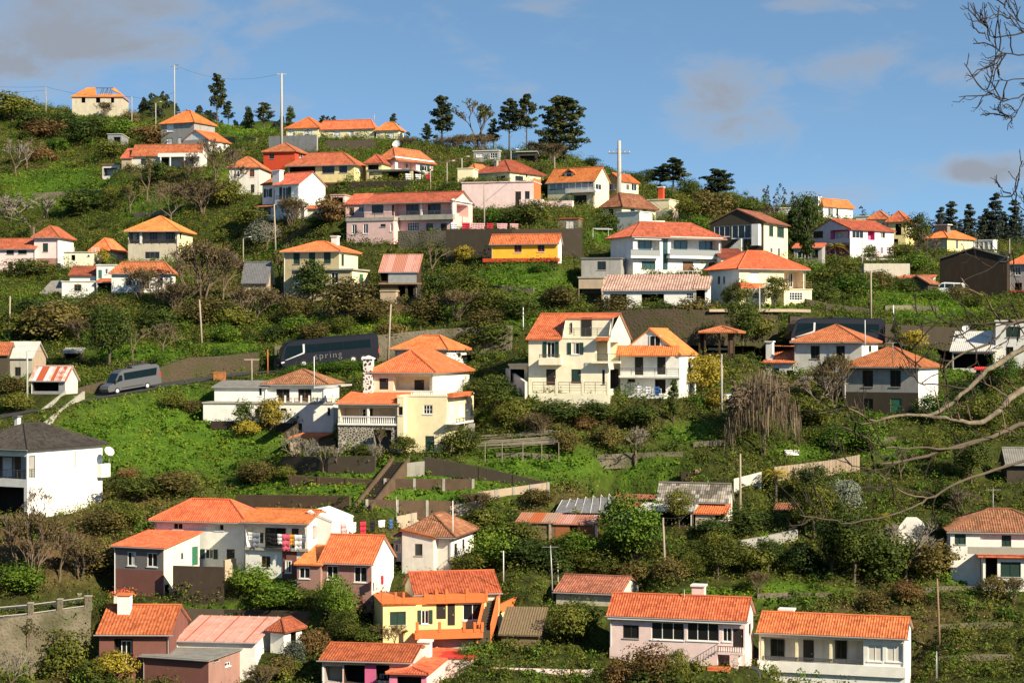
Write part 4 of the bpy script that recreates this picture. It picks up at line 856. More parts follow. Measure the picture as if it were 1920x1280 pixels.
h.b(182, 242, None, 529, ('sb', 522, TN), 'white_old', dv=-.2, dep=3, yb=556, wins=[('F', 184, 531, 226, 555, 'v2.5', 'brown_dark')])
h = H('house', 'long white house with flat red hipped roof behind brown bare trees', 322, 548, 12, D=291)
h.b(209, 322, 329, 513, ('hip', 491.5, TM), 'white', dep=9, wins=[('F', 268, 521, 280, 541, 'D'), ('F', 236, 521, 246, 534, 'k'), ('F', 296, 521, 305, 534, 'k')])
h = H('shed', 'lean-to of grey sheet metal at the left end of the white cottages', 112, 553, 20, D=290, cat='shed')
h.b(78, 112, None, 550, ('sb', 526, 'roof_grey'), 'grey_dark', dep=5, pad=False, fd=1)
h = H('ruin', 'ruined stone barn with steep slate roof left of the olive-beige house', 502, 566, 16, D=279, cat='barn')
h.b(456, 502, 512, 531, ('gu', 492, 'slate', .02), 'tan', dep=7, wins=[('F', 489, 540, 496, 565, 'l')], oh=.4)

h = H('house', 'olive-beige two-tier house with orange hipped roof and white chimney', 636, 560, (35, 7), D=277)
h.b(532, 636, 671, 471, ('hip', 453.5, TN), 'olive', wins=[('F', 550, 473, 562, 495, 'g'), ('F', 579, 472, 591, 494, 'g'), ('F', 607, 471, 620, 494, 'g'), ('S', 640, 477, 645, 498, 'g')], oh=.45, smat='cream')  # shade painted in: shadowed front olive, sunlit side cream

h.chim(621, 632, 442, 458, 4.5, 'white')
h.b(547, 660, 690, 506, ('flat', .2, 'concrete', 0, .3), 'olive', dv=-3.5, dep=4, yb=562, wins=[('F', 553, 514, 565, 531, 'd'), ('F', 621, 511, 634, 531, 'd'), ('S', 674, 514, 681, 542, 'G')], pad=False, smat='cream')  # lower tier has the same painted front shade

h = H('shack', 'ramshackle two-storey shack with faded pink sheet roof and grey tarpaulin', 780, 563, 8, D=263, cat='shed')
h.b(713, 782, 790, 510, ('sb', 476.5, 'roof_sheet', .04), 'wood_dark', dep=6, oh=.3, wins=[('F', 714, 513, 726, 527, 'v1', 'brown_dark'), ('F', 747, 536, 760, 556, 'v2', 'brown_dark'), ('F', 764, 536, 775, 560, 'v2', 'brown_dark')], low=('stone_dark', 531))
h.box('tarpaulin', 'F', 728, 512, 780, 530, .1, 0, 'metal_grey'); h.box('shelf', 'F', 710, 530, 790, 533, .5, 0, 'wood')
h = H('shed', 'small tan stone shed with mossy flat roof below the pink-roofed shack', 752, 569, 14, D=258, cat='shed')
h.b(713, 742, 753, 546, ('flat', .15, 'olive'), 'tan', dep=3, wins=[('S', 744, 556, 750, 566, 'v1', 'brown_dark')])

# --- centre: along the road
h = H('house', 'cream house with stone-white side and bright orange pyramid roof by the road', 838, 690, 30, D=236)
h.b(741, 838, 875, 655, ('hip', 629.5, TN), 'peach', oh=.45, wins=[('S', 858, 661, 864, 669, 'k')], dep=8, smat='rubble_white')


h = H('villa', 'big cream villa with two orange roofs, white balustrades and pebble-stone arches', 838, 848, 15, D=205)
h.b(745, 838, 888, 743, ('flat', .12, 'cream', 0, .05), 'cream', dep=9, wins=[('F', 794, 759, 811, 776, 'x'), ('F', 797, 817, 814, 845, 'T'), ('S', 845, 759, 850, 775, 'w'), ('S', 862, 757, 869, 779, 'w'), ('S', 872, 756, 882, 790, 'v1', 'white')], fd=3)
h.rail('F', 770, 732, 838, 744, .02, 'rail_white', kind='balus')
h.b(698, 812, 894, 698, ('hip', 657, TN), 'peach', dv=4.2, yb=744, oh=.5, wins=[('F', 711, 709, 728, 730, 'D'), ('F', 738, 706, 806, 732, 'v1.6', 'peach'), ('F@1.6', 777, 712, 795, 732, 'D'), ('S', 866, 711, 873, 733, 'x'), ('S', 885, 707, 890, 724, 'w')], pad=False, smat='white')

h.b(634, 747, None, 757.5, ('sb', 733.5, TN), 'cream', dv=-1.0, dep=5.5, yb=845, oh=.5, wins=[('F', 637, 764, 741, 795, 'v2.2', 'peach'), ('F@2.2', 637, 767, 648, 780, 'x'), ('F@2.2', 674, 766, 687, 781, 'x'), ('F@2.2', 690, 766, 699, 780, 'D'), ('F', 700, 805, 734, 843, 'v2', 'grey_dark')], low=('rubble_tan', 797), fd=3)
h.rail('F', 636, 780, 742, 795, .05, 'rail_white', kind='balus'); h.box('balcony', 'F', 633, 794, 745, 797, .15, 0, 'white')
h.box('pillar', 'F', 688, 764, 692, 796, .06, .15, 'white')
h.b(745, 757, None, 745, ('flat', .1, 'cream', 0, .02), 'cream', dv=-1.2, dep=3, yb=848, pad=False, wins=[('F', 747, 762, 755, 778, 'b')])
h.blk = dict(u0=-8, u1=0, v0=0, v1=9, zb=0, ze=6)
h.box('side_roof', 'S', 850, 735, 888, 743, .7, 0, 'tile_new')
h.rail('R', 856, 782, 888, 790, 1.2); h.box('landing', 'R', 855, 790, 888, 793, 1.2, 0, 'white')
def stone_chimney():
    p = h.hit(690, 728, 'v', 3.9); mb = MB(); t = h.hit(690, 668, 'v', 3.9); mb.box((p.x - .5, 3.7, p.z - 1), (p.x + .5, 4.5, t.z - .3), 'rubble_white'); c = mb.build('chimney', h.e)
    m = MB(); x, z = p.x, t.z; m.box((x - .62, 3.58, z - .3), (x + .62, 4.62, z - .18), 'white'); k = Vector((x, 4.1, z + .12))
    for a, b in (((-.62, -.52), (.62, -.52)), ((.62, -.52), (.62, .52)), ((.62, .52), (-.62, .52)), ((-.62, .52), (-.62, -.52))): m.face([(x + a[0], 4.1 + a[1], z - .18), (x + b[0], 4.1 + b[1], z - .18), k], 'white')
    m.build('cap', c)
stone_chimney()
def side_stair():
    mb = MB(); n = 12; a = h.hit(884, 793, 'u', h.blk['u1'] + 1.2); c = h.hit(868, 840, 'u', h.blk['u1'] + 1.2)
    for i in range(n):
        y = a.y - i * .28; z = a.z - i * (a.z + .0) / n; mb.box((h.blk['u1'] + .5, y - .28, -1), (h.blk['u1'] + 1.6, y, z), 'concrete')
    mb.build('staircase', h.e)
side_stair()

h = H('house', 'white terrace-fronted house with old red hipped roof below the big dark bus', 609, 790, 13, D=222)
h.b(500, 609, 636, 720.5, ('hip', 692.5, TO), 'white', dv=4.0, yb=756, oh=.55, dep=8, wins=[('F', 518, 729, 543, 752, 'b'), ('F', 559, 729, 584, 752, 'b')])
h.b(402, 500, None, 725, ('sb', 713, 'roof_grey', .0), 'white', dv=3.6, dep=4, yb=756, pad=False, wins=[('F', 485, 726, 491, 742, 'd')])
h.b(381, 625, None, 757, ('flat', .16, 'concrete'), 'white', dv=0, dep=3.8, yb=792, pad=False, wins=[('F', 614, 764, 619, 778, 'k'), ('F', 478, 766, 486, 780, 'k'), ('F', 526, 765, 537, 770, 'k')])
for i in range(9): h.box('railing_post', 'F', 503 + i * 15, 741, 506 + i * 15, 756, -.1, .22, 'white')
h.rail('F', 503, 746, 626, 755, -.15, 'frame_brown')
h.box('awning', 'R', 612, 722, 660, 725, 1.4, 0, 'roof_metal')

h = H('house', 'three-storey cream house with steep orange roof, dark shutters and walled terrace', 1140, 753, 10, D=209)
h.b(991, 1140, 1182, 634, None, 'cream_pale', yb=740, wins=[
 ('F', 1018, 641, 1048, 670, 'o'), ('F', 1064, 642, 1094, 664, 'o'), ('F', 1024, 692, 1042, 722, 'D'), ('F', 1071, 692, 1089, 719, 'T'), ('F', 1117, 634.5, 1139, 678, 'v1.8', 'cream_pale'), ('F@1.8', 1120, 642, 1130, 664, 'd'), ('S', 1144, 641, 1160, 678, 'v1.5', 'cream_pale'), ('S', 1144, 692, 1160, 728, 'v1.5', 'grey_dark'), ('F', 1129, 693, 1134, 720, 'k')], dep=8.5, fd=3)
def steep_roof():
    k = h.blk; u0, u1, v0, v1, ze = k['u0'], k['u1'], k['v0'], k['v1'], k['ze']; vm = (v0 + v1) / 2; V = Vector
    zr = h.zat(589, (u0 + u1) / 2, vm); um = h.hit(1054, 634, 'v', v0).x; o = .35; mb = MB()
    slope(mb, [V((u0 - .25, v0 - o, ze - .1)), V((um, v0 - o, ze - .1)), V((um, vm, zr)), V((u0 - .25, vm, zr))], TR)
    slope(mb, [V((u1 + .2, v1 + o, ze - .1)), V((u0 - .25, v1 + o, ze - .1)), V((u0 - .25, vm, zr)), V((u1 + .2, vm, zr))], TR)
    slope(mb, [V((um, v0 + 1.9, zr - .55)), V((u1 + .1, v0 + 1.9, zr - .55)), V((u1 + .1, vm, zr)), V((um, vm, zr))], TR)
    cap_line(mb, V((u0 - .25, vm, zr + .04)), V((u1 + .2, vm, zr + .04)), 'tile_rib'); mb.build('roof', h.e)
    g = MB()
    for u in (u0, u1): g.face([(u, v0, ze), (u, v1, ze), (u, vm, zr - .1)], 'cream_pale')
    g.face([(um, v0, ze), (um, v0 + 2, ze), (um, vm, zr - .1), (um, v0 + 2, zr - .7)], 'cream_pale')
    # the set-back attic wall behind the roof terrace
    y = v0 + 2.0; g.face([(um, y, ze), (u1, y, ze), (u1, y, zr - .6), (um, y, zr - .6)], 'cream_pale'); g.face([(um, v0, ze - .02), (u1, v0, ze - .02), (u1, y, ze - .02), (um, y, ze - .02)], 'concrete')
    g.face([(u1, v0, ze), (u1, y, ze), (u1, y, zr - .6)], 'cream_pale'); g.build('attic_wall', h.e)
    h.blk = dict(k, v0=y); h.window('cream_pale', 'F', .01, 'D', *h.rect('F', 1090, 595, 1110, 630)); h.window('cream_pale', 'F', .01, 'k', *h.rect('F', 1070, 605, 1073, 623)); h.blk = k
    q = MB(); q.tube([V((u1 + .25, v0 + 1.9, zr - .5)), V((u1 + .25, v1 * .0 + v0 - .1, ze + .2))], .09, 'metal_grey', 5); q.build('gutter', h.e)
steep_roof()
h.rail('F', 1054, 615, 1142, 631, 0, 'rail'); h.box('parapet', 'F', 1054, 631, 1142, 635, .05, .15, 'cream_pale')
h.box('balcony', 'F', 1010, 671, 1052, 684, 1.0, 0, 'cream_pale'); h.rail('F', 1011, 664, 1050, 671, .98)
h.box('balcony', 'F', 1108, 677, 1162, 681, .8, 0, 'cream_pale'); h.rail('F', 1117, 663, 1162, 677, .78)
h.box('awning', 'F', 1117, 632, 1140, 639, .9, 0, 'tile_rib')
for x0, x1 in ((1025, 1043), (1070, 1090)): h.box('awning', 'F', x0, 715, x1, 718, 1.0, -.9, 'maroon')
h.box('terrace_wall', 'F', 993, 737, 1142, 778, 2.6, -2.4, 'cream_pale'); h.box('terrace_floor', 'F', 993, 741, 1142, 770, 2.4, .3, 'concrete')
for x in (993, 1041, 1090, 1137): h.box('terrace_post', 'F', x, 710, x + 4.5, 740, 2.62, -2.4, 'cream_pale')
for x0, x1 in ((998, 1041), (1046, 1090), (1095, 1137)): h.rail('F', x0, 716, x1, 737, 2.5)
h = H('garage', 'cream garage with dark opening and tiled side wall left of the three-storey cream house', 985, 722, 12, D=219, cat='garage')
h.b(955, 989, None, 685, ('flat', .2, 'cream'), 'cream', dep=5, wins=[('F', 957, 692, 983, 718, 'v3', 'brown_dark')])

h = H('house', 'white gabled house with orange skirt roof, two dark doors and long balcony', 1274, 745, (29, 8), D=214)
h.b(1163, 1274, 1305, 665, ('gv', 617, TN), 'white', yb=745, oh=.25, dep=9, fd=3, wins=[('F', 1190, 669, 1206, 703, 'D'), ('F', 1232, 669, 1248, 702, 'D'), ('F', 1228, 711, 1248, 740, 'v1', 'door_dark'), ('F', 1177, 710, 1191, 716, 'k'), ('S', 1291, 672, 1295, 690, 'k'), ('S', 1300, 671, 1304, 690, 'k')])
h.window('white', 'F', .01, 'd', *h.rect('F', 1218, 629, 1239, 651)); 
def skirt():
    k = h.blk; a = h.rect('F', 1157, 652, 1272, 666); mb = MB(); u0, u1 = k['u0'] - .3, k['u1'] + .0; z1, z0 = a[6] + .25, a[5]
    slope(mb, [Vector((u0, k['v0'] - 1.0, z0)), Vector((u1, k['v0'] - 1.0, z0)), Vector((u1, k['v0'], z1)), Vector((u0, k['v0'], z1))], TN); mb.build('skirt_roof', h.e)
skirt()
h.box('balcony', 'F', 1160, 704, 1274, 708, 1.2, 0, 'white'); h.rail('F', 1161, 690, 1273, 704, 1.18)
h.rail('F', 1190, 728, 1240, 738, 1.8, 'rail_white', kind='posts', step=.25, name='terrace_railing'); h.box('terrace', 'F', 1186, 738, 1245, 747, 1.9, 0, 'white')
h = H('gazebo', 'dark timber gazebo with red tiled hipped roof right of the white gabled house', 1380, 672, 10, D=229, cat='gazebo')
h.b(1318, 1378, None, 623, ('hip', 612, TM), 'wood_dark', dep=4, nowall=True, oh=.5)
for i, (x, d) in enumerate(((1320, 0), (1347, 0), (1374, 0), (1320, -3.6), (1374, -3.6))): h.box('post', 'F', x, 622, x + 3, 673, d, .2, 'wood_dark')
h.box('table', 'F', 1328, 652, 1366, 656, -1, 1.2, 'wood_pale'); h.box('parapet', 'F', 1320, 662, 1376, 673, -.05, .15, 'wood_dark')

h = H('house', 'white house with weathered orange hipped roof in front of the second bus', 1616, 700, (30, 8), D=229)
h.b(1489, 1616, 1646, 641.5, ('hip', 609.5, TM), 'white_old', oh=.45, wins=[('F', 1520, 648, 1537, 672, 'k'), ('F', 1568, 648, 1584, 672, 'k'), ('S', 1629, 648, 1634, 659, 'k')], fd=3, smat='white')

h.b(1434, 1488, None, 680, ('sb', 648, TM), 'white_old', dv=-.3, dep=5, yb=712, wins=[('F', 1447, 690, 1461, 711, 'T'), ('F', 1475, 694, 1489, 710, 'v.8', 'brown_dark')], pad=False)
h.chim(1436, 1448, 639, 668, .2, 'white')
h = H('house', 'grey weathered house with mossy orange roof, dark stone base and green door', 1722, 778, (37, 8), D=215)
h.b(1583, 1722, 1759, 688.5, ('hip', 651, TM), 'grey', oh=.5, low=('stone_dark', 736), wins=[('F', 1617, 694, 1637, 725, 'k'), ('F', 1669, 694, 1689, 725, 'k'), ('F', 1618, 747, 1637, 771, 'k'), ('F', 1670, 747, 1690, 778, 'G'), ('S', 1728, 697, 1736, 720, 'w'), ('S', 1744, 697, 1751, 720, 'w')], fd=3, smat='white')

h = H('house', 'white flat house with one green shutter at the right edge by the road', 1925, 690, 6, D=233)
h.b(1867, 1975, None, 602, ('flat', .15, 'white'), 'white', dep=8, wins=[('F', 1886, 612, 1913, 632, 'g'), ('F', 1886, 650, 1900, 672, 'k')])
h = H('carport', 'pale sheet-roofed carport with black interior left of the white flat house', 1866, 692, 4, D=232, cat='carport')
h.b(1785, 1866, None, 658, ('sb', 621, 'roof_metal', .03), 'white_old', dep=7, wins=[('F', 1788, 663, 1862, 690, 'v4', 'brown_dark')])
h = H('shed', 'low shelter with thin red roof under the carport slope', 1850, 712, 4, D=227, cat='shed')
h.b(1830, 1868, None, 692, ('sb', 688, 'red_paint'), 'stone_dark', dep=2, pad=False)

# --- left: road side
h = H('house', 'stone cottage with pale metal roof and tan gable at the left road side', 60, 712, (28, 8), D=246)
h.b(9, 60, 86, 671, ('gu', 642, 'roof_metal', .02), 'concrete', oh=.25, wins=[('F', 28, 688, 39, 705, 'k')], smat='tan')

h = H('house', 'cottage roof of red tiles cut off by the left edge', 8, 712, 10, D=250)
h.b(-30, 14, None, 665, ('gu', 643, TM), 'stone_dark', dep=6)
h = H('shed', 'rusty shed with red and white striped sheet roof beside the road', 122, 738, 24, D=229, cat='shed')
h.b(58, 122, 146, 714, ('gu', 687, 'roof_striped', .03), 'metal_grey', oh=.2, dep=4, wins=[('F', 62, 717, 110, 733, 'v2', 'brown_dark')], smat='white_old')

h = H('shed', 'small dark shed with pale slab roof behind the leafy dark tree', 150, 676, 10, D=254, cat='shed')
h.b(120, 150, 156, 661, ('sb', 652, 'concrete'), 'stone_dark', dep=4, wins=[('F', 123, 663, 148, 675, 'v2', 'brown_dark')])
h = H('house', 'large white cube house with dark grey hipped roof at the left edge', 51, 972, 42, D=192)
h.b(-75, 51, 192, 842, ('hip', 794, TD), 'white', oh=.5, fd=3, wins=[('F', -60, 854, 49, 896, 'v2.0', 'grey'), ('F@2.0', 28, 856, 44, 895, 'B'), ('F@2.0', 6, 856, 24, 895, 'W'), ('F@2', -14, 856, 3, 895, 'B'), ('F', -60, 911, 45, 968, 'v3', 'brown_dark'), ('S', 53.5, 854, 66, 896, 'v1', 'grey'), ('S', 140, 846, 144, 878, 'd')])
h.rail('F', -60, 879, 51, 896, -.1); h.rail('S', 53.5, 879, 66, 896, -.1)
h.box('balcony', 'S', 190, 869, 207, 894, .6, 0, 'white')
h.chim(27, 33, 779, 800, 5.0, 'white', 'grey_dark')

# --- lower left and centre
h = H('house', 'big white house with orange hipped roofs and laundry-filled balcony', 458, 1072, 24, D=193)
h.b(290, 458, 500, 979, ('hip', 936, TN), 'white', dep=9, yb=1062, oh=.45, fd=3, wins=[('F', 325, 980, 343, 992, 'd'), ('F', 403, 982, 420, 994, 'd'), ('F', 377, 1029, 408, 1047, 'o'), ('F', 425, 1029, 440, 1052, 'D')])
h.b(459, 577, 622, 981, ('gu', 955, TN), 'white', dv=-2.6, dep=7, yb=1086, oh=.35, fd=3, wins=[('F', 461, 989, 572, 1030, 'v1.6', 'white'), ('F@1.6', 498, 985, 536, 1026, 'k'), ('F@1.6', 547, 989, 560, 1026, 'D'), ('F', 490, 1042, 507, 1063, 'b'), ('S', 586, 984, 603, 1008, 'v.4', 'cloth_red')])
h.box('balcony', 'F', 459, 1027, 577, 1032, .3, 0, 'concrete')
h.box('plinth', 'F', 529, 1033, 556, 1086, .05, 0, 'maroon'); h.window('white', 'F', -.08, 'd', *h.rect('F', 535, 1050, 547, 1073, .06))
h.b(577, 622, 662, 977, ('sl', 958, 'white'), 'white', dv=-.5, dep=6, yb=1062, pad=False, oh=.05)
h = H('house', 'small house with flat orange roof, grey and maroon front and green side door', 307, 1118, 33, D=186)
h.b(214, 307, 374, 1027, ('sb', 994, TN), 'grey_dark', wins=[('F', 239, 1034, 255, 1060, 'd'), ('F', 276, 1036, 295, 1062, 'd'), ('S', 335, 1035, 345, 1050, 'd'), ('S', 360, 1024, 371, 1059, 'G'), ('S', 309, 1095, 317, 1120, 'v1', 'brown_dark')], low=('maroon', 1070), fd=3, oh=.25, smat='cream_pale')

h = H('house', 'brown-fronted house with broad new orange roof and white window frames', 697, 1104, 20, fD=178)
h.b(602, 697, 738, 1057, ('gu', 1003, TN), 'rose_brown', yb=1104, oh=.35, wins=[('F', 613, 1060, 634, 1086, 'd'), ('F', 664, 1062, 688, 1091, 'd')], dep=8, smat='white')

h.b(557, 601, None, 1058, ('sb', 1014, TN), 'rose_brown', dv=-.5, dep=6, yb=1104, oh=.3, wins=[('F', 561, 1063, 581, 1084, 'd')], pad=False)
h = H('house', 'whitewashed house with sagging old hipped roof and stained grey front', 846, 1075, (43, 8), D=192)
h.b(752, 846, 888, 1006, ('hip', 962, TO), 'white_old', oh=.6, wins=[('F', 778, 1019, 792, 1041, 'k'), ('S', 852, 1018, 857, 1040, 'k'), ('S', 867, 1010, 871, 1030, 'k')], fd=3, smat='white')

h.b(754, 813, None, 1008, ('sl', 993, TM), 'white_old', dv=-1.2, dep=3, yb=1075, pad=False, oh=.2, wins=[('F', 778, 1019, 792, 1041, 'k')])
h.b(738, 753, None, 1018, ('flat', .15, 'concrete'), 'white_old', dv=2, dep=3, pad=False, wins=[('F', 741, 1019, 751, 1034, 'd'), ('F', 741, 1052, 752, 1070, 'v1', 'brown_dark')])

h = H('house', 'yellow house with orange parapet terraces and steep outside stairs', 780, 1190, -8, D=176)
h.b(None, 718, 780, 1134, ('flat', .12, 'orange'), 'yellow_pale', dep=8, wins=[('F', 731, 1146, 761, 1171, 'g')], fd=3)
h.box('parapet', 'F', 716, 1120, 798, 1134, .12, .1, 'orange')
for x in (715, 740, 755, 795): h.box('parapet_post', 'F', x, 1110, x + 4, 1131, .14, .12, 'orange')
h.b(None, 780, 912, 1130, ('flat', .12, 'orange'), 'yellow_pale', dv=1.6, dep=7, wins=[('F', 783, 1143, 811, 1169, 'o'), ('F', 818, 1132, 836, 1160, 'D'), ('F', 839, 1131, 853, 1172, 'D'), ('F', 868, 1131, 904, 1162, 'd')], fd=3)
h.box('parapet', 'F', 798, 1113, 912, 1130, .35, .1, 'orange')
for x in (816, 835, 873, 910): h.box('parapet_post', 'F', x, 1104, x + 4.5, 1126, .38, .12, 'orange')
h.b(None, 780, 936, 1114, ('gu', 1071, TR), 'cream', dv=2.3, dep=7.5, yb=1130, pad=False, oh=.3)
h.blk = dict(u0=0, u1=8, v0=0, v1=8, zb=0, ze=3)
h.box('terrace_wall', 'F', 778, 1180, 906, 1197, 1.6, -1.45, 'orange'); h.box('terrace_floor', 'F', 778, 1188, 906, 1197, 1.45, 1.6, 'terracotta')
for x in (780, 822, 868, 888, 902): h.box('parapet_post', 'F', x, 1166, x + 5, 1184, 1.65, -1.4, 'orange')
def orange_stairs():
    # the flight climbs towards the right and back; solid orange cheeks both sides
    b = h.hit(908, 1186, 'v', -1.2); t = h.hit(924, 1118, 'v', 3.0); mb = MB(); n = 12
    for i in range(n):
        p = b.lerp(t, i / n); q = b.lerp(t, (i + 1) / n); mb.box((p.x - .5, p.y, min(b.z, p.z) - 1.2), (p.x + .55, q.y + .02, q.z), 'stone_dark')
    for off in (-.62, .62):
        w = Vector((off, 0, 0)); up = Vector((0, 0, .75)); lo = Vector((0, 0, -.9)); tk = Vector((.14, 0, 0))
        for a in (w - tk / 2, w + tk / 2): mb.face([b + a + lo, t + a + lo, t + a + up, b + a + up], 'orange')
        mb.face([b + w - tk / 2 + up, b + w + tk / 2 + up, t + w + tk / 2 + up, t + w - tk / 2 + up], 'orange'); mb.face([b + w - tk / 2 + lo, b + w + tk / 2 + lo, b + w + tk / 2 + up, b + w - tk / 2 + up], 'orange')
    mb.build('staircase', h.e)
    # long ramp parapet running back to the hillside
    a = h.hit(922, 1140, 'v', 2.0); c = h.hit(1010, 1098, 'v', 9.0); mb = MB(); tk = Vector((.1, -.1, 0)); dn = Vector((0, 0, -.75))
    mb.face([a - tk, c - tk, c - tk + dn, a - tk + dn][::-1], 'orange'); mb.face([a + tk, c + tk, c + tk + dn, a + tk + dn], 'orange'); mb.face([a - tk, a + tk, c + tk, c - tk], 'orange'); mb.face([a - tk, a + tk, a + tk + dn, a - tk + dn], 'orange')
    mb.build('ramp_parapet', h.e)
    m = MB(); m.face([a + dn, c + dn, c + Vector((0, 0, -2.6)), a + Vector((0, 0, -3.4))], 'yellow_pale'); m.build('ramp_wall', h.e)
orange_stairs()
h = H('house', 'pink and magenta house with ribbed red roofs at the bottom edge', 790, 1300, 12, D=166)
h.b(604, 770, None, 1240, ('gu', 1207, TR), 'pink', dep=7, wins=[('F', 610, 1248, 642, 1278, 'v1.2', 'grey'), ('F', 645, 1246, 684, 1280, 'v2', 'brown_dark'), ('F', 705, 1246, 730, 1275, 'v1.4', 'brown_dark'), ('F@1.1', 712, 1262, 727, 1279, 'd')], oh=.4, fd=3)
h.box('wall', 'F', 684, 1243, 705, 1300, .05, 0, 'magenta'); h.box('pipe', 'F', 604, 1240, 606, 1300, .1, .02, 'rail_white')
h.b(730, 800, 884, 1262, ('hip', 1228, TR), 'hotpink', dv=-1.8, dep=7, oh=.3, pad=False, wins=[('F', 745, 1268, 790, 1300, 'v1', 'brown_dark')], fd=3, smat='pink_pale')

h.blk = dict(u0=-9, u1=-1, v0=0, v1=7, zb=0, ze=3); h.chim(785, 806, 1201, 1218, 5.0, 'white')
h.b(800, 884, None, 1234, ('flat', .1, 'red_paint'), 'pink_pale', dv=6, dep=3, pad=False)

h = H('house', 'long pink house with ribbed orange roof, window band and side staircase', 1397, 1265, 9, D=171)
h.b(1143, 1397, 1412, 1163, ('gu', 1116, TR), 'pink_pale', oh=.35, dep=8, yb=1222, fd=3, wins=[('F', 1168, 1171, 1198, 1196, 'k'), ('F', 1221, 1166, 1283, 1199, 'd'), ('F', 1288, 1167, 1348, 1201, 'd'), ('F', 1355, 1176, 1372, 1202, 'd'), ('F', 1374, 1178, 1394, 1213, 'D'), ('S', 1404, 1168, 1408, 1188, 'k')])
h.box('gutter', 'F', 1139, 1162, 1400, 1165, .4, -.32, 'rail_white')
h.b(1147, 1390, None, 1222, None, 'pink', dv=1.2, dep=6, yb=1266, fd=4, wins=[('F', 1176, 1225, 1290, 1262, 'v2', 'brown_dark')])
h.blk = dict(u0=-12, u1=0, v0=0, v1=8, zb=0, ze=3)
h.chim(1297, 1320, 1096, 1118, 4.5, 'pink_pale', 'white')
h.box('landing', 'F', 1342, 1222, 1393, 1227, 1.5, 0, 'pink_pale'); h.rail('F', 1346, 1211, 1391, 1222, 1.48, 'rail', kind='posts', step=.2)
def pink_stairs():
    a = h.hit(1345, 1224, 'v', -1.5); c = h.hit(1298, 1252, 'v', -1.5); mb = MB(); n = 9
    for i in range(n):
        p = a.lerp(c, i / n); q = a.lerp(c, (i + 1) / n); mb.box((q.x, -1.5, q.z - .9), (p.x, -.35, p.z), 'pink_pale')
    mb.build('staircase', h.e); r = MB(); up = Vector((0, 0, .8))
    r.tube([a + up, c + up], .03, 'rail', 5)
    for i in range(10): p = a.lerp(c, i / 9); r.tube([p, p + up], .02, 'rail', 4)
    r.build('stair_railing', h.e)
pink_stairs()
h.box('pier', 'F', 1368, 1226, 1384, 1300, 1.5, 0, 'pink_pale'); h.box('canopy', 'F', 1326, 1250, 1368, 1258, 2.2, 0, 'tile_rib'); h.box('pier', 'F', 1330, 1258, 1368, 1300, 2.0, 0, 'pink_pale')
h = H('house', 'old low house with mossy tile roof and pale gable left of long pink house', 1164, 1136, 14, D=180)
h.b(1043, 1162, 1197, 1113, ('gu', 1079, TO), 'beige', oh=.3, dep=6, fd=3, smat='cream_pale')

h = H('house', 'white house with ribbed red roof and pillared balcony at lower right', 1697, 1300, 5, D=166)
h.b(1423, 1697, 1708, 1196, ('gu', 1152, TR), 'white', oh=.35, dep=8, yb=1262, fd=4, wins=[('F', 1427, 1197, 1619, 1244, 'v1.5', 'white_old'), ('F@1.5', 1445, 1197, 1471, 1230, 'k'), ('F@1.5', 1506, 1199, 1526, 1245, 'D'), ('F@1.5', 1566, 1199, 1588, 1234, 'k'), ('F', 1627, 1207, 1655, 1239, 'l'), ('F', 1662, 1208, 1692, 1240, 'l')])
h.box('balcony', 'F', 1420, 1244, 1698, 1264, .25, 0, 'white')
for x in (1427, 1491, 1555): h.box('pillar', 'F', x, 1197, x + 5, 1245, .05, .2, 'cream')
h.rail('F', 1430, 1233, 1619, 1244, .1, 'rail')
h.b(1428, 1690, None, 1266, None, 'white', dv=.4, dep=6, yb=1300, fd=3, wins=[('F', 1440, 1266, 1458, 1300, 'W'), ('F', 1511, 1262, 1531, 1290, 'l'), ('F', 1574, 1264, 1597, 1300, 'D'), ('F', 1638, 1264, 1659, 1300, 'r')])
h.blk = dict(u0=-14, u1=0, v0=0, v1=8, zb=0, ze=3); h.chim(1461, 1487, 1141, 1155, 5, 'white')
h = H('house', 'white house with tiled balcony shelf and green shutters at the right edge', 1843, 1106, -6, D=182)
h.b(None, 1843, 1985, 1043, ('flat', .1, 'tile_rib', 0, .5), 'white', dep=5, wins=[('F', 1848, 1045, 1870, 1087, 'v1.2', 'brown_dark'), ('F', 1876, 1053, 1914, 1081, 'g')], fd=3)
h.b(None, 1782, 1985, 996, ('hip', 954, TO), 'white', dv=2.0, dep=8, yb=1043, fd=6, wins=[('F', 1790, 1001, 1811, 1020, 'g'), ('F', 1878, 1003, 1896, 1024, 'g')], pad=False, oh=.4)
h.b(None, 1782, 1838, 996, ('flat', .12, 'roof_grey'), 'white', dv=1.8, dep=4, yb=1043, pad=False, fd=6, wins=[('F', 1790, 1001, 1811, 1020, 'g')])
h.blk = dict(u0=0, u1=7, v0=0, v1=5, zb=0, ze=3)
h.box('parapet', 'F', 1815, 1026, 1985, 1039, .3, 0, 'concrete')

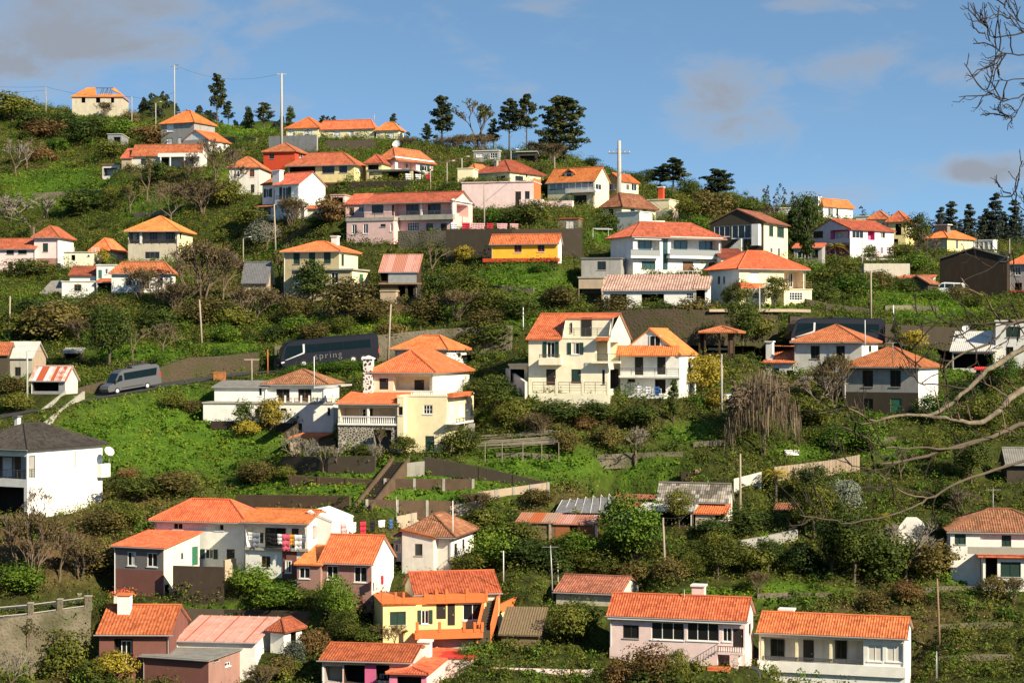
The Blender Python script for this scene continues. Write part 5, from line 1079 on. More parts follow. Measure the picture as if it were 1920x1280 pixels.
# --- lower middle, outbuildings
h = H('shed', 'long rusty shed with orange and pale sheet roof and timber front', 1115, 1012, 8, D=192, cat='shed')
h.b(970, 1040, None, 979, ('sb', 961, 'roof_rusty', .03), 'thatch', dep=3.5, oh=.2)
h.b(1041, 1115, 1124, 982, ('sb', 965, 'roof_sheet', .03), 'planks_rust', dep=3.5, oh=.2, wins=[('F', 1068, 984, 1082, 1010, 'v1', 'timber_orange')])
h.box('post', 'F', 1029, 975, 1033, 1012, .15, 0, 'pole_wood'); h.box('post', 'F', 1116, 978, 1120, 1006, .15, 0, 'rail_white')
h = H('house', 'cottage with patchy grey stone-tile roof and a lower red tiled end', 1363, 968, 12, D=198)
h.b(1234, 1363, 1373, 942, ('gu', 906, 'tile_stone', .03), 'white_old', dep=6.5, oh=.3)
h.b(1137, 1232, None, 954, ('sb', 927, TO), 'white_old', dv=-.6, dep=5, yb=985, pad=False)
h = H('canopy', 'grey corrugated canopy in front of the stone-tile cottage', 1298, 985, 8, D=193, cat='canopy')
h.b(1202, 1298, None, 957, ('sb', 943, 'roof_metal', .03), 'stone_dark', dep=3, wins=[('F', 1204, 962, 1296, 984, 'v2', 'brown_dark')])
h = H('hut', 'little cream hut with orange tile lid and one dark window', 1359, 992, 10, D=191, cat='hut')
h.b(1304, 1359, 1367, 963, ('sb', 943, TN), 'beige', dep=3, wins=[('F', 1341, 965, 1355, 974, 'v.5', 'brown_dark')], oh=.2)
h = H('shed', 'brick shed with flat orange roof among bare saplings below the big cream villa', 596, 852, 14, D=210, cat='shed')
h.b(544, 596, 630, 821, ('sb', 809, TN), 'tan', dep=4, wins=[('F', 566, 823, 588, 832, 'v.8', 'brown_dark')])
h = H('thatched_hut', 'shaggy brown stick-thatched hut beside the orange stairs', 1010, 1210, 8, D=173, cat='hut')
h.b(940, 1010, 1022, 1190, ('sb', 1138, 'thatch', .045), 'thatch', dep=5, oh=.3)
h = H('pigsty', 'tiny red-roofed pen at the edge of the palm thicket', 1490, 960, 8, D=199, cat='shed')
h.b(1454, 1492, None, 956, ('sb', 943, TO), 'stone_dark', dep=2.5)
h = H('hut', 'stone hut with slate lid cut off by the right edge below the foreground branches', 1925, 905, -8, D=201, cat='hut')
h.b(None, 1888, 1965, 870, ('gu', 840, 'roof_grey', .03), 'stone_dark', dep=5)

# --- bottom left
h = H('house', 'maroon-fronted house with bright orange course-tiled roof beside the road bridge', 318, 1262, 12, D=172)
h.b(186, 318, None, 1188, ('gu', 1134, TR), 'maroon', dep=8, oh=.4, fd=4, wins=[('F', 214, 1197, 249, 1244, 'v.6', 'brown_dark'), ('F@.5', 228, 1200, 247, 1244, 'd')], pitch=.3)
h.chim(220, 243, 1113, 1142, 2.5, 'white', 'terracotta')
h = H('house', 'white outhouse with wide pale pink sheet-metal roof streaked with rust', 478, 1262, 16, D=172)
h.b(330, 478, 520, 1203, ('sb', 1155, 'roof_pink', .0), 'white', dv=1.5, dep=7, oh=.25, fd=3)
def seams():
    mb = MB()
    k = h.blk; u0, u1, v0, v1 = k['u0'], k['u1'], k['v0'], k['v1']; z0 = k['ze']; z1 = h.zat(1155, (u0 + u1) / 2, v1)
    for i in range(9): u = u0 + (u1 - u0) * i / 8; mb.tube([(u, v0 - .25, z0 + .05), (u, v1 + .25, z1 + .05)], .045, 'roof_rust' if i % 3 == 1 else 'roof_pink', 4)
    mb.build('roof_seam', h.e)
seams()
h = H('outbuilding', 'maroon and pink outbuilding with flat grey roof and green door', 391, 1300, 30, D=168, cat='outbuilding')
h.b(268, 391, 486, 1236, ('sb', 1198, 'roof_grey', .02), 'maroon', oh=.35, fd=3, wins=[('S', 422, 1240, 432, 1248, 'd'), ('S', 451, 1233, 461, 1246, 'd'), ('S', 474, 1213, 485, 1262, 'G'), ('S', 401, 1236, 410, 1239, 'k')], dep=7, smat='rose_brown')

h = H('summerhouse', 'tiny white hexagon-like tower with pink tile pyramid roof', 532, 1224, 34, D=175, cat='summerhouse')
h.b(507, 532, 566, 1184, ('hip', 1158, TM), 'white', oh=.35, wins=[('S', 545, 1183, 555, 1216, 'v.5', 'door_dark')])
# ------------------------------------------------------------------ roads benched into the slope, then the ground itself
def smooth_path(pts, n=3, step=1.5):
    out = []
    for a, b in zip(pts[:-1], pts[1:]):
        k = max(1, int((b - a).length / step)); out += [a.lerp(b, i / k) for i in range(k)]
    out.append(pts[-1])
    for _ in range(n * 8):
        out = [out[0]] + [(out[i - 1] + out[i] * 2 + out[i + 1]) / 4 for i in range(1, len(out) - 1)] + [out[-1]]
    return out
ROAD = smooth_path([P(x, y, d) for x, y, d in ((-420, 870, 208), (-90, 800, 215), (60, 768, 219), (150, 748, 222), (240, 733, 226), (300, 724, 229), (400, 705, 235), (470, 697, 237.5), (520, 694, 238.7), (600, 688, 239.5), (700, 679, 240.5), (800, 671, 241), (900, 663, 240), (1000, 657, 238.5), (1100, 650, 237), (1250, 646, 235),
   (1400, 648, 235.5), (1480, 651, 237), (1640, 650, 239.5), (1800, 653, 240.5), (1960, 655, 241), (2300, 662, 240))])
PATHS.append((ROAD, 3.1, 3.0))
LANE = smooth_path([P(x, y, d) for x, y, d in ((-260, 1160, 178), (0, 1143, 179.5), (60, 1134, 180.5), (120, 1127, 181.5), (160, 1124, 182.5))], 1)
PATHS.append((LANE, 1.9, 1.2))
CARVE += [(a, b, y, (640 - 1270) / F * y) for a, b, y in ((-90, 30, 174.8), (0, 85, 175.8), (60, 140, 176.9), (110, 180, 178.0))]
apply_pads()
def strip(name, pts, half, mat, lift=.02):
    mb = MB()
    for a, b, c, d in zip([pts[0]] + pts[:-2], pts[:-1], pts[1:], pts[2:] + [pts[-1]]):
        def nrm(p, q): t = Vector((q.x - p.x, q.y - p.y, 0)).normalized(); return Vector((-t.y, t.x, 0))
        n0, n1 = nrm(a, c), nrm(b, d); up = Vector((0, 0, lift))
        mb.face([b - n0 * half + up, c - n1 * half + up, c + n1 * half + up, b + n0 * half + up], mat)
    o = mb.build(name); o['kind'] = 'structure'; return o
strip('road', ROAD, 2.9, 'asphalt', .03); strip('lane', LANE, 1.7, 'asphalt', .03)

LUSH = [(335, 815, 225, 108, 1), (150, 830, 70, 50, .8), (430, 655, 60, 20, 1), (690, 606, 130, 20, 1), (985, 530, 115, 36, .9), (1750, 572, 125, 34, 1), (1010, 868, 140, 42, 1), (1210, 880, 120, 34, .8), (110, 350, 135, 45, .85), (290, 395, 90, 40, .6), (640, 692, 70, 14, 1),
        (740, 915, 290, 48, 1), (480, 930, 60, 30, .8), (420, 330, 60, 24, .6), (600, 640, 60, 16, .8), (960, 600, 80, 16, .7), (1060, 960, 60, 14, .6), (1330, 1120, 80, 18, .7), (1700, 850, 120, 22, .7), (1780, 700, 60, 18, .7), (1180, 545, 50, 10, .6), (30, 700, 60, 20, .6), (700, 1130, 80, 14, .6), (520, 470, 40, 20, .6), (1340, 460, 60, 14, .5), (200, 620, 80, 14, .6), (1500, 848, 80, 20, .8), (460, 244, 70, 16, 1), (850, 565, 60, 30, .8), (1290, 815, 90, 30, .6), (1470, 1112, 90, 28, .8), (1840, 1090, 90, 30, .6), (260, 665, 110, 22, .8),
        (520, 720, 60, 12, .8), (350, 1140, 120, 14, .6), (500, 1080, 60, 40, .8), (60, 560, 60, 30, .5), (180, 220, 50, 14, .7), (260, 240, 40, 12, .8), (1130, 440, 30, 25, .9), (1460, 575, 60, 10, .8), (1640, 760, 60, 50, .4), (1130, 1010, 100, 14, .6), (1560, 1110, 60, 14, .7), (1280, 395, 40, 20, .5), (1780, 850, 120, 30, .35), (1290, 560, 160, 8, .5)]
DRY = [(90, 1030, 150, 75, 1), (260, 950, 150, 50, .8), (380, 520, 90, 60, .8), (700, 575, 110, 26, .8), (1700, 1140, 150, 70, .7), (900, 285, 110, 30, .9), (1010, 930, 110, 30, .8), (60, 290, 80, 40, .5), (350, 330, 90, 50, .7), (520, 430, 60, 50, .5), (1200, 790, 200, 40, .3), (1580, 500, 90, 40, .4), (130, 1250, 150, 40, .6), (1480, 720, 90, 50, .5), (760, 1000, 100, 20, .4), (1450, 470, 300, 30, .4), (1650, 1240, 200, 40, .4), (800, 560, 60, 30, .3)]
def cover(px, py, lst):
    out = np.zeros_like(px)
    for (cx, cy, rx, ry, a) in lst: out = np.maximum(out, a * np.clip(1.45 - np.hypot((px - cx) / rx, (py - cy) / ry) * 1.1, 0, 1))
    return out
def wave(x, y): return .5 + .25 * np.sin(x * .31 + 1.7 * np.sin(y * .23)) + .25 * np.sin(y * .37 + 1.3 * np.sin(x * .29 + 2))
def lush_dry(x, y, z):
    px = 960 + F * x / np.maximum(y, 60); py = 640 - F * z / np.maximum(y, 60); w = wave(x, y)
    return np.clip(cover(px, py, LUSH) * 1.3 - .42 * w, 0, 1), np.clip(cover(px, py, DRY) * (.6 + .6 * w), 0, 1)
def attr_mesh(me, name, vals):
    a = me.attributes.new(name, 'FLOAT', 'POINT'); a.data.foreach_set('value', vals.astype(np.float32).ravel())
def grid_mesh(name, v, f):
    me = bpy.data.meshes.new(name); me.vertices.add(len(v)); me.vertices.foreach_set('co', v.astype(np.float32).ravel())
    me.loops.add(f.size); me.loops.foreach_set('vertex_index', f.astype(np.int32).ravel()); me.polygons.add(len(f))
    me.polygons.foreach_set('loop_start', np.arange(0, f.size, f.shape[1], dtype=np.int32)); me.polygons.foreach_set('loop_total', np.full(len(f), f.shape[1], dtype=np.int32)); me.update()
    return me
def build_ground():
    nx, ny = len(GX), len(GY); v = np.stack([XX, YY, HH], -1).reshape(-1, 3)
    i, j = np.meshgrid(np.arange(nx - 1), np.arange(ny - 1), indexing='ij'); a = (i * ny + j).ravel()
    me = grid_mesh('ground', v, np.stack([a, a + ny, a + ny + 1, a + 1], -1)); me.polygons.foreach_set('use_smooth', np.ones(len(me.polygons), bool))
    lu, dr = lush_dry(v[:, 0], v[:, 1], v[:, 2]); attr_mesh(me, 'lush', lu); attr_mesh(me, 'dry', dr)
    o = bpy.data.objects.new('ground', me); COL.objects.link(o); o['kind'] = 'structure'
    m, n, l, b = nodes('earth'); b.inputs['Roughness'].default_value = .95; b.inputs['Specular IOR Level'].default_value = .05
    g = n.new('ShaderNodeNewGeometry'); no = n.new('ShaderNodeTexNoise'); no.inputs['Scale'].default_value = .8; no.inputs['Detail'].default_value = 8; no.inputs['Roughness'].default_value = .7; l.new(g.outputs['Position'], no.inputs['Vector'])
    def ramp(c0, c1, p0=.35, p1=.65):
        r = n.new('ShaderNodeValToRGB'); r.color_ramp.elements[0].position = p0; r.color_ramp.elements[1].position = p1; r.color_ramp.elements[0].color = rgb(c0); r.color_ramp.elements[1].color = rgb(c1); l.new(no.outputs['Fac'], r.inputs[0]); return r.outputs[0]
    base = ramp((.022, .022, .008), (.055, .070, .014)); gr = ramp((.035, .075, .010), (.09, .165, .016)); dr_ = ramp((.045, .03, .016), (.14, .09, .045))
    prev = base
    for nm, c in (('dry', dr_), ('lush', gr)):
        at = n.new('ShaderNodeAttribute'); at.attribute_name = nm; mx = n.new('ShaderNodeMix'); mx.data_type = 'RGBA'; l.new(at.outputs['Fac'], mx.inputs[0]); l.new(prev, mx.inputs[6]); l.new(c, mx.inputs[7]); prev = mx.outputs[2]
    l.new(prev, b.inputs['Base Color'])
    n2 = n.new('ShaderNodeTexNoise'); n2.inputs['Scale'].default_value = 3.5; n2.inputs['Detail'].default_value = 6; l.new(g.outputs['Position'], n2.inputs['Vector'])
    bp = n.new('ShaderNodeBump'); bp.inputs['Strength'].default_value = .9; bp.inputs['Distance'].default_value = .25; l.new(n2.outputs['Fac'], bp.inputs['Height']); l.new(bp.outputs[0], b.inputs['Normal'])
    me.materials.append(m); return o
GROUND = build_ground()
# ------------------------------------------------------------------ vegetation
rng = np.random.default_rng(11)
def unit(n):
    v = rng.normal(size=(n, 3)); return v / np.linalg.norm(v, axis=1, keepdims=True)
def quads(c, nrm, size, aspect=.62):
    """leaf faces: centres c, facing roughly nrm, size = length"""
    n = len(c); nrm = nrm + rng.normal(size=(n, 3)) * .45; nrm /= np.linalg.norm(nrm, axis=1, keepdims=True) + 1e-9
    r = unit(n); a = np.cross(nrm, r); a /= np.linalg.norm(a, axis=1, keepdims=True) + 1e-9; b = np.cross(nrm, a)
    s = np.asarray(size).reshape(-1, 1) * .5; a = a * s; b = b * s * aspect
    return np.stack([c - a, c + b * .9 - a * .1, c + a, c - b * .9 - a * .1], 1).reshape(-1, 3)
def leaf_object(name, verts, mat):
    me = grid_mesh(name, verts, np.arange(len(verts)).reshape(-1, 4)); me.materials.append(M[mat]); return me
def clumps(cent, rad, per, size, up=.25, shell=(.72, 1.06)):
    k = len(cent); d = unit(k * per); d[:, 2] = np.abs(d[:, 2]) * .35 + d[:, 2] * .65 + up * .4; d /= np.linalg.norm(d, axis=1, keepdims=True)
    rr = np.repeat(rad, per, axis=0) * rng.uniform(shell[0], shell[1], (k * per, 1)); c = np.repeat(cent, per, axis=0) + d * rr
    return quads(c, d + np.array([0, 0, up]), size * rng.uniform(.6, 1.3, k * per))
def blocked(x, y, margin=.3):
    out = np.zeros(len(x), bool)
    for (cx, cy, hx, hy, rz, z, bl) in PADS:
        dx, dy = x - cx, y - cy; c, s = math.cos(rz), math.sin(rz); u = dx * c + dy * s; v = -dx * s + dy * c
        out |= (np.abs(u) < hx - .5 + margin) & (np.abs(v) < hy - .5 + margin)
    for pts, half, bl in PATHS:
        q = np.array([(p.x, p.y) for p in pts])
        for i in range(0, len(q), 1): out |= (x - q[i, 0]) ** 2 + (y - q[i, 1]) ** 2 < (half + margin) ** 2
    return out
def scatter(n, y0=152, y1=455, m=420):
    n = int(n * 1.12)
    y = rng.uniform(y0, y1, n * 2); x = rng.uniform(-1, 1, n * 2) * 165; px = 960 + F * x / y
    k = (px > -m) & (px < 1920 + m); x, y = x[k], y[k]; z = height(x, y); py = 640 - F * z / y; k = (py < 1340); x, y, z = x[k], y[k], z[k]
    k = ~blocked(x, y); return x[k], y[k], z[k]
def ground_cover():
    # lush grass and leafy weeds
    x, y, z = scatter(420000); lu, dr = lush_dry(x, y, z); k = rng.uniform(size=len(x)) < np.clip(lu * 1.5 - .1, 0, 1); x, y, z = x[k], y[k], z[k]; w = wave(x * 2.3, y * 2.3)
    c = np.stack([x, y, z + .05 + .28 * rng.uniform(size=len(x)) * (.4 + w)], -1); nn = np.tile(np.array([[.1, -.3, .8]]), (len(c), 1)) + rng.normal(size=(len(c), 3)) * .5
    o = bpy.data.objects.new('grass', leaf_object('grass', quads(c, nn, rng.uniform(.18, .42, len(c)), .5), 'grass_leaf')); COL.objects.link(o); o['kind'] = 'stuff'
    x, y, z = scatter(26000); lu, dr = lush_dry(x, y, z); k = lu > .3; x, y, z = x[k], y[k], z[k]; r = rng.uniform(.2, .75, len(x)) ** 1.2
    o = bpy.data.objects.new('tall_weeds', leaf_object('tall_weeds', clumps(np.stack([x, y, z + r * .2], -1), np.stack([r, r, r * rng.uniform(.5, 1.3, len(x))], -1), 22, .36), 'grass_leaf')); COL.objects.link(o); o['kind'] = 'stuff'
    x, y, z = scatter(5200); lu, dr = lush_dry(x, y, z); k = lu < .3; x, y, z = x[k], y[k], z[k]; r = rng.uniform(.7, 1.7, len(x)); far = blocked(x, y, 1.3); x, y, z, r = x[~far], y[~far], z[~far], r[~far]; u = rng.uniform(size=len(x))
    for nm, mat, a, b_ in (('undergrowth', 'leaf_olive', 0, .45), ('dark_undergrowth', 'leaf_dark', .45, .66), ('leafy_undergrowth', 'leaf_green', .66, 1)):
        s = (u >= a) & (u < b_); q = r[s]; lump = np.repeat(np.stack([x[s], y[s], z[s] + q * .35], -1), 5, 0) + rng.normal(size=(s.sum() * 5, 3)) * np.repeat(q, 5)[:, None] * .42; rr_ = np.repeat(q, 5) * rng.uniform(.3, .6, s.sum() * 5)
        o = bpy.data.objects.new(nm, leaf_object(nm, clumps(lump, np.stack([rr_, rr_, rr_], -1), 32, .25), mat)); COL.objects.link(o); o['kind'] = 'stuff'
    # scrub: olive mounds; dry brush: brown ones
    x, y, z = scatter(46000); lu, dr = lush_dry(x, y, z); u = rng.uniform(size=len(x)); near = lu > .35
    for nm, mat, sel, per, size in (('scrub', 'scrub_leaf', (~near & (u > dr * .6)) | (near & (u < .04)), 42, .22), ('dry_brush', 'dry_leaf', ~near & (u <= dr * .6), 40, .21), ('weeds', 'leaf_green', ~near & (u > .72), 34, .24)):
        a, b, c = x[sel], y[sel], z[sel]; r = rng.uniform(.35, 1.15, len(a)) ** 1.3
        cen = np.stack([a, b, c + r * .15], -1); rad = np.stack([r * 1.0, r * 1.0, r * rng.uniform(.6, 1.1, len(a))], -1)
        o = bpy.data.objects.new(nm, leaf_object(nm, clumps(cen, rad, per, size), mat)); COL.objects.link(o); o['kind'] = 'stuff'
ground_cover()

# ---- plants: prototypes of unit height, copied, turned and scaled
def tube_np(mb, pts, rad, mat, seg=5): mb.tube(pts, rad, mat, seg, False)
def limbs(mb, base, top, r, n, spread, mat, rr):
    tube_np(mb, [base, base.lerp(top, .5) + Vector((rr.uniform(-.02, .02), rr.uniform(-.02, .02), 0)), top], [r, r * .75, r * .4], mat)
    for i in range(n):
        t = rr.uniform(.35, .95); a = base.lerp(top, t); an = rr.uniform(0, 6.28); e = a + Vector((math.cos(an) * spread * rr.uniform(.5, 1), math.sin(an) * spread * rr.uniform(.5, 1), rr.uniform(.08, .25)))
        tube_np(mb, [a, a.lerp(e, .5) + Vector((0, 0, .03)), e], [r * .45, r * .3, r * .12], mat, 4)
PROTO = {}
def proto(kind, mats, shape, seed, w=.9):
    rr = random.Random(seed); mb = MB()
    if shape == 'bush': n, cz, rz, cr, per, sz, th = 26, .46, .42, .28, 110, .062, .4
    elif shape == 'tree': n, cz, rz, cr, per, sz, th = 46, .62, .36, .20, 105, .040, .55
    elif shape == 'column': n, cz, rz, cr, per, sz, th = 34, .5, .46, .17, 70, .05, .7
    elif shape == 'cone': n, cz, rz, cr, per, sz, th = 40, .5, .46, .17, 70, .05, .9
    d = unit(n); f = rng.uniform(.35, 1.0, (n, 1)) ** .6; cen = d * f * np.array([[w / 2 * .8, w / 2 * .8, rz]]) * (1 - cr * .6) + np.array([[0, 0, cz]])
    if shape == 'cone': t = (cen[:, 2:3] - .05) / .95; cen[:, :2] *= np.clip(1.25 - 1.15 * t, .08, 1.2)
    rad = np.tile(np.array([[cr, cr, cr * .85]]), (n, 1)) * rng.uniform(.55, 1.25, (n, 1)) * (w ** .5)
    if shape in ('column', 'cone'): rad *= .8
    lv = clumps(cen, rad, per, sz); lv[:, 2] = np.maximum(lv[:, 2] / lv[:, 2].max(), .01)
    limbs(mb, Vector((0, 0, -.06)), Vector((rr.uniform(-.05, .05), rr.uniform(-.05, .05), th)), .03 if shape != 'bush' else .025, 9, w * .32, 'bark', rr)
    PROTO.setdefault(kind, []).append(dict(trunk=mb, crown=leaf_object('crown', lv, mats)))
def bare(kind, mat, seed, levels=5, spread=.8, droop=0.0, thin=1.0, leaf=None, stems=1, barkm='twig'):
    rr = random.Random(seed); tr = MB(); tw = MB(); ends = []
    def grow(p, d, L, r, lv):
        q = p + d * L * .5 + Vector((rr.uniform(-1, 1), rr.uniform(-1, 1), rr.uniform(-.4, .6))) * L * .10; e = q + (d + Vector((0, 0, -droop * (levels - lv) * .3))).normalized() * L * .5
        (tr if lv >= levels - 1 else tw).tube([p, q, e], [r, r * .8, r * .6], barkm if lv >= levels - 1 else mat, 4 if lv < 3 else 5, False)
        if lv <= 0: ends.append(e); return
        for i in range(rr.choice((2, 3, 3)) if lv > 1 else rr.choice((4, 5))):
            ax = Vector((rr.uniform(-1, 1), rr.uniform(-1, 1), rr.uniform(-.3, .9))); nd = (d + ax * spread).normalized(); nd.z = nd.z - droop * (1.2 - lv / levels); nd.normalize()
            grow(e if i else q.lerp(e, .6), nd, L * rr.uniform(.6, .85), max(r * .6, .0046 * thin), lv - 1)
    for s in range(stems):
        a = rr.uniform(0, 6.28); k = 0 if stems == 1 else .3
        grow(Vector((math.cos(a) * .05 * k, math.sin(a) * .05 * k, -.04)), Vector((math.cos(a) * k, math.sin(a) * k, 1)).normalized(), .22 if stems == 1 else .26, .019 * (1 if stems == 1 else .6), levels)
    top = max(v[2] for v in tw.v) if tw.v else 1
    for m_ in (tr, tw): m_.v = [(x / top, y / top, z / top if z > 0 else z) for x, y, z in m_.v]
    e = dict(trunk=tr, twigs=tw)
    if leaf:
        c = np.array([list(v) for v in ends]) / top; c = np.repeat(c, 3, 0) + rng.normal(size=(len(c) * 3, 3)) * .02; e['crown'] = leaf_object('crown', quads(c, unit(len(c)), rng.uniform(.025, .05, len(c))), leaf)
    if droop > .4:                                              # hanging withies
        r_ = .44 * rng.uniform(size=1300) ** .6; an = rng.uniform(0, 6.283, 1300); r_ = r_ * (1 + .16 * np.sin(an * 3 + 1) + .1 * np.sin(an * 7)); c = np.stack([r_ * np.cos(an), r_ * np.sin(an), .97 - 2.3 * r_ ** 2 + rng.normal(size=1300) * .08], -1); L = rng.uniform(.12, .40, (len(c), 1)); L = np.minimum(L, np.maximum(c[:, 2:3] - .03, .03)); w = rng.normal(size=c.shape) * .0024; dn = np.concatenate([rng.normal(size=(len(c), 2)) * .02, -L], 1); w[:, 2] = 0
        e['crown'] = leaf_object('withies', np.stack([c - w, c + w, c + w * .6 + dn, c - w * .6 + dn], 1).reshape(-1, 3), mat)
    PROTO.setdefault(kind, []).append(e)
def pine(kind, seed, z0=.38, w=.5, mat='leaf_pine', dens=1.0, upw=.25):
    rr = random.Random(seed); mb = MB(); mb.tube([(0, 0, -.04), (.01, 0, .5), (.0, .01, .98)], [.02, .014, .004], 'bark', 6, False); cen = []; rad = []
    k = int(17 * dens)
    for i in range(k):
        t = (i + rr.random()) / k; z = z0 + (1 - z0) * t * .97; L = w * .5 * (1 - t) ** .55 * rr.uniform(.45, 1.1) + .03
        for j in range(rr.choice((2, 3, 3))):
            an = rr.uniform(0, 6.28); e = Vector((math.cos(an) * L, math.sin(an) * L, z + upw * L * rr.uniform(.2, 1.0))); s = Vector((0, 0, z - .02)); mb.tube([s, s.lerp(e, .5) - Vector((0, 0, .012)), e], [.006, .004, .002], 'bark', 4, False)
            for u in (.55, .8, 1.0):
                if rr.random() < .85: q = s.lerp(e, u); cen.append((q.x + rr.uniform(-.02, .02), q.y + rr.uniform(-.02, .02), q.z + .01)); r = rr.uniform(.045, .085) * (1.15 - .4 * t); rad.append((r, r, r * .6))
    for j in range(int(6 * (1 - z0))):
        an = rr.uniform(0, 6.28); z = rr.uniform(z0 * .4, z0); mb.tube([(0, 0, z), (math.cos(an) * .09, math.sin(an) * .09, z + .05)], [.005, .001], 'bark', 4, False)
    PROTO.setdefault(kind, []).append(dict(trunk=mb, crown=leaf_object('crown', clumps(np.array(cen), np.array(rad), 36, .05, .5), mat)))
def palm(kind, seed, mat):
    rr = random.Random(seed); mb = MB(); mb.tube([(0, 0, -.05), (.02, 0, .4), (0, 0, .74)], [.045, .035, .04], 'bark', 7, False); vs = []
    for i in range(22):
        an = i * 2.4 + rr.uniform(-.2, .2); up = rr.uniform(.05, .30); L = rr.uniform(.38, .52)
        for s in range(14):
            t = (s + 1) / 14; p = np.array([math.cos(an) * L * t, math.sin(an) * L * t, .74 + up * math.sin(t * 2.6) - .28 * t * t]); wd = .10 * math.sin(min(1, t * 1.15 + .1) * 3.0) + .012; sd = np.array([-math.sin(an), math.cos(an), -.5])
            for sg in (-1, 1): q = np.array([-math.sin(an) * sg, math.cos(an) * sg, -.35]) * wd; f = np.array([math.cos(an), math.sin(an), -.2]) * .03; vs += [p, p + q * .6 - f * .2, p + q + f, p + q * .5 + f * .9]
    PROTO.setdefault(kind, []).append(dict(trunk=mb, crown=leaf_object('crown', np.array(vs), mat)))
for i in range(3):
    proto('dark', 'leaf_dark', 'bush', 10 + i, .95); proto('olive', 'leaf_olive', 'bush', 20 + i, 1.05); proto('green', 'leaf_green', 'bush', 30 + i, 1.0); proto('brown', 'leaf_brown', 'bush', 40 + i, 1.1)
    bare('bare', 'twig', 60 + i, 6, .75, thin=.75); bare('thicket', 'twig', 70 + i, 4, .8, stems=9, leaf='leaf_brown'); bare('grey', 'twig_grey', 75 + i, 6, .85, thin=.8)
for i in range(2):
    proto('darktree', 'leaf_dark', 'tree', 50 + i, .85); proto('greentree', 'leaf_green', 'tree', 54 + i, .9); proto('olivetree', 'leaf_olive', 'tree', 57 + i, .9); proto('red', 'leaf_red', 'bush', 80 + i, 1.0); proto('yellow', 'leaf_yellow', 'bush', 84 + i, .95); pine('euca', 90 + i, .30, .42, 'leaf_pine', .9, .9)
    pine('pine', 94 + i, .42, .62, 'leaf_pine', 1.0); bare('leafybare', 'twig', 97 + i, 5, .7, leaf='leaf_olive'); proto('greybush', 'leaf_grey', 'bush', 130 + i, 1.0)
pine('bigpine', 99, .2, .98, 'leaf_pine', 2.1, .35); proto('column', 'leaf_dark', 'column', 101, .34); proto('cone', 'leaf_dark', 'cone', 103, .62); bare('willow', 'twig', 105, 6, .62, droop=.5, thin=.9); palm('palm', 107, 'leaf_olive'); palm('fern', 109, 'leaf_yellow'); pine('conifer', 111, .12, .34, 'leaf_far', 1.2, -.1)
for k, ps in PROTO.items():                                   # one shared mesh per part
    for p in ps:
        for nm in ('trunk', 'twigs'):
            if nm in p:
                o = p[nm].build(nm); p[nm] = o.data; bpy.data.objects.remove(o)
PLANTS = []
CATS = {'bare': 'tree', 'grey': 'tree', 'darktree': 'tree', 'greentree': 'tree', 'olivetree': 'tree', 'pine': 'pine', 'bigpine': 'pine', 'euca': 'tree', 'leafybare': 'tree', 'column': 'cypress', 'cone': 'conifer', 'willow': 'tree', 'palm': 'palm', 'fern': 'tree fern', 'conifer': 'conifer'}
NAMES = {'bare': 'bare_tree', 'grey': 'bare_tree', 'leafybare': 'bare_tree', 'darktree': 'leafy_tree', 'greentree': 'leafy_tree', 'olivetree': 'leafy_tree', 'pine': 'pine_tree', 'bigpine': 'pine_tree', 'euca': 'slender_tree', 'column': 'cypress', 'cone': 'conifer', 'willow': 'weeping_tree', 'palm': 'palm', 'fern': 'tree_fern', 'conifer': 'conifer', 'thicket': 'thicket'}
def plant(kind, px, py, hpx, label, wide=1.0, D=None, group=None, sink=.1, seed=None):
    D = D or ground_D(px, py, HH); h = hpx * D / F; p = P(px, py, D); p.z = float(height(p.x, p.y)) - sink
    ps = PROTO[kind]; q = ps[(seed if seed is not None else len(PLANTS)) % len(ps)]; nm = NAMES.get(kind, 'bush')
    e = empty(nm, p, rnd.uniform(0, 6.28), label, CATS.get(kind, 'bush'), group); bush = nm == 'bush'; h *= (1.12 if bush else 1.04) * rnd.uniform(.88, 1.26); wide *= 1.12 if bush else 1.05; e.scale = (h * wide, h * wide, h); PLANTS.append((px, py, kind))
    for part in ('trunk', 'twigs', 'crown'):
        if part in q: o = bpy.data.objects.new(part, q[part]); COL.objects.link(o); o.parent = e
    return e
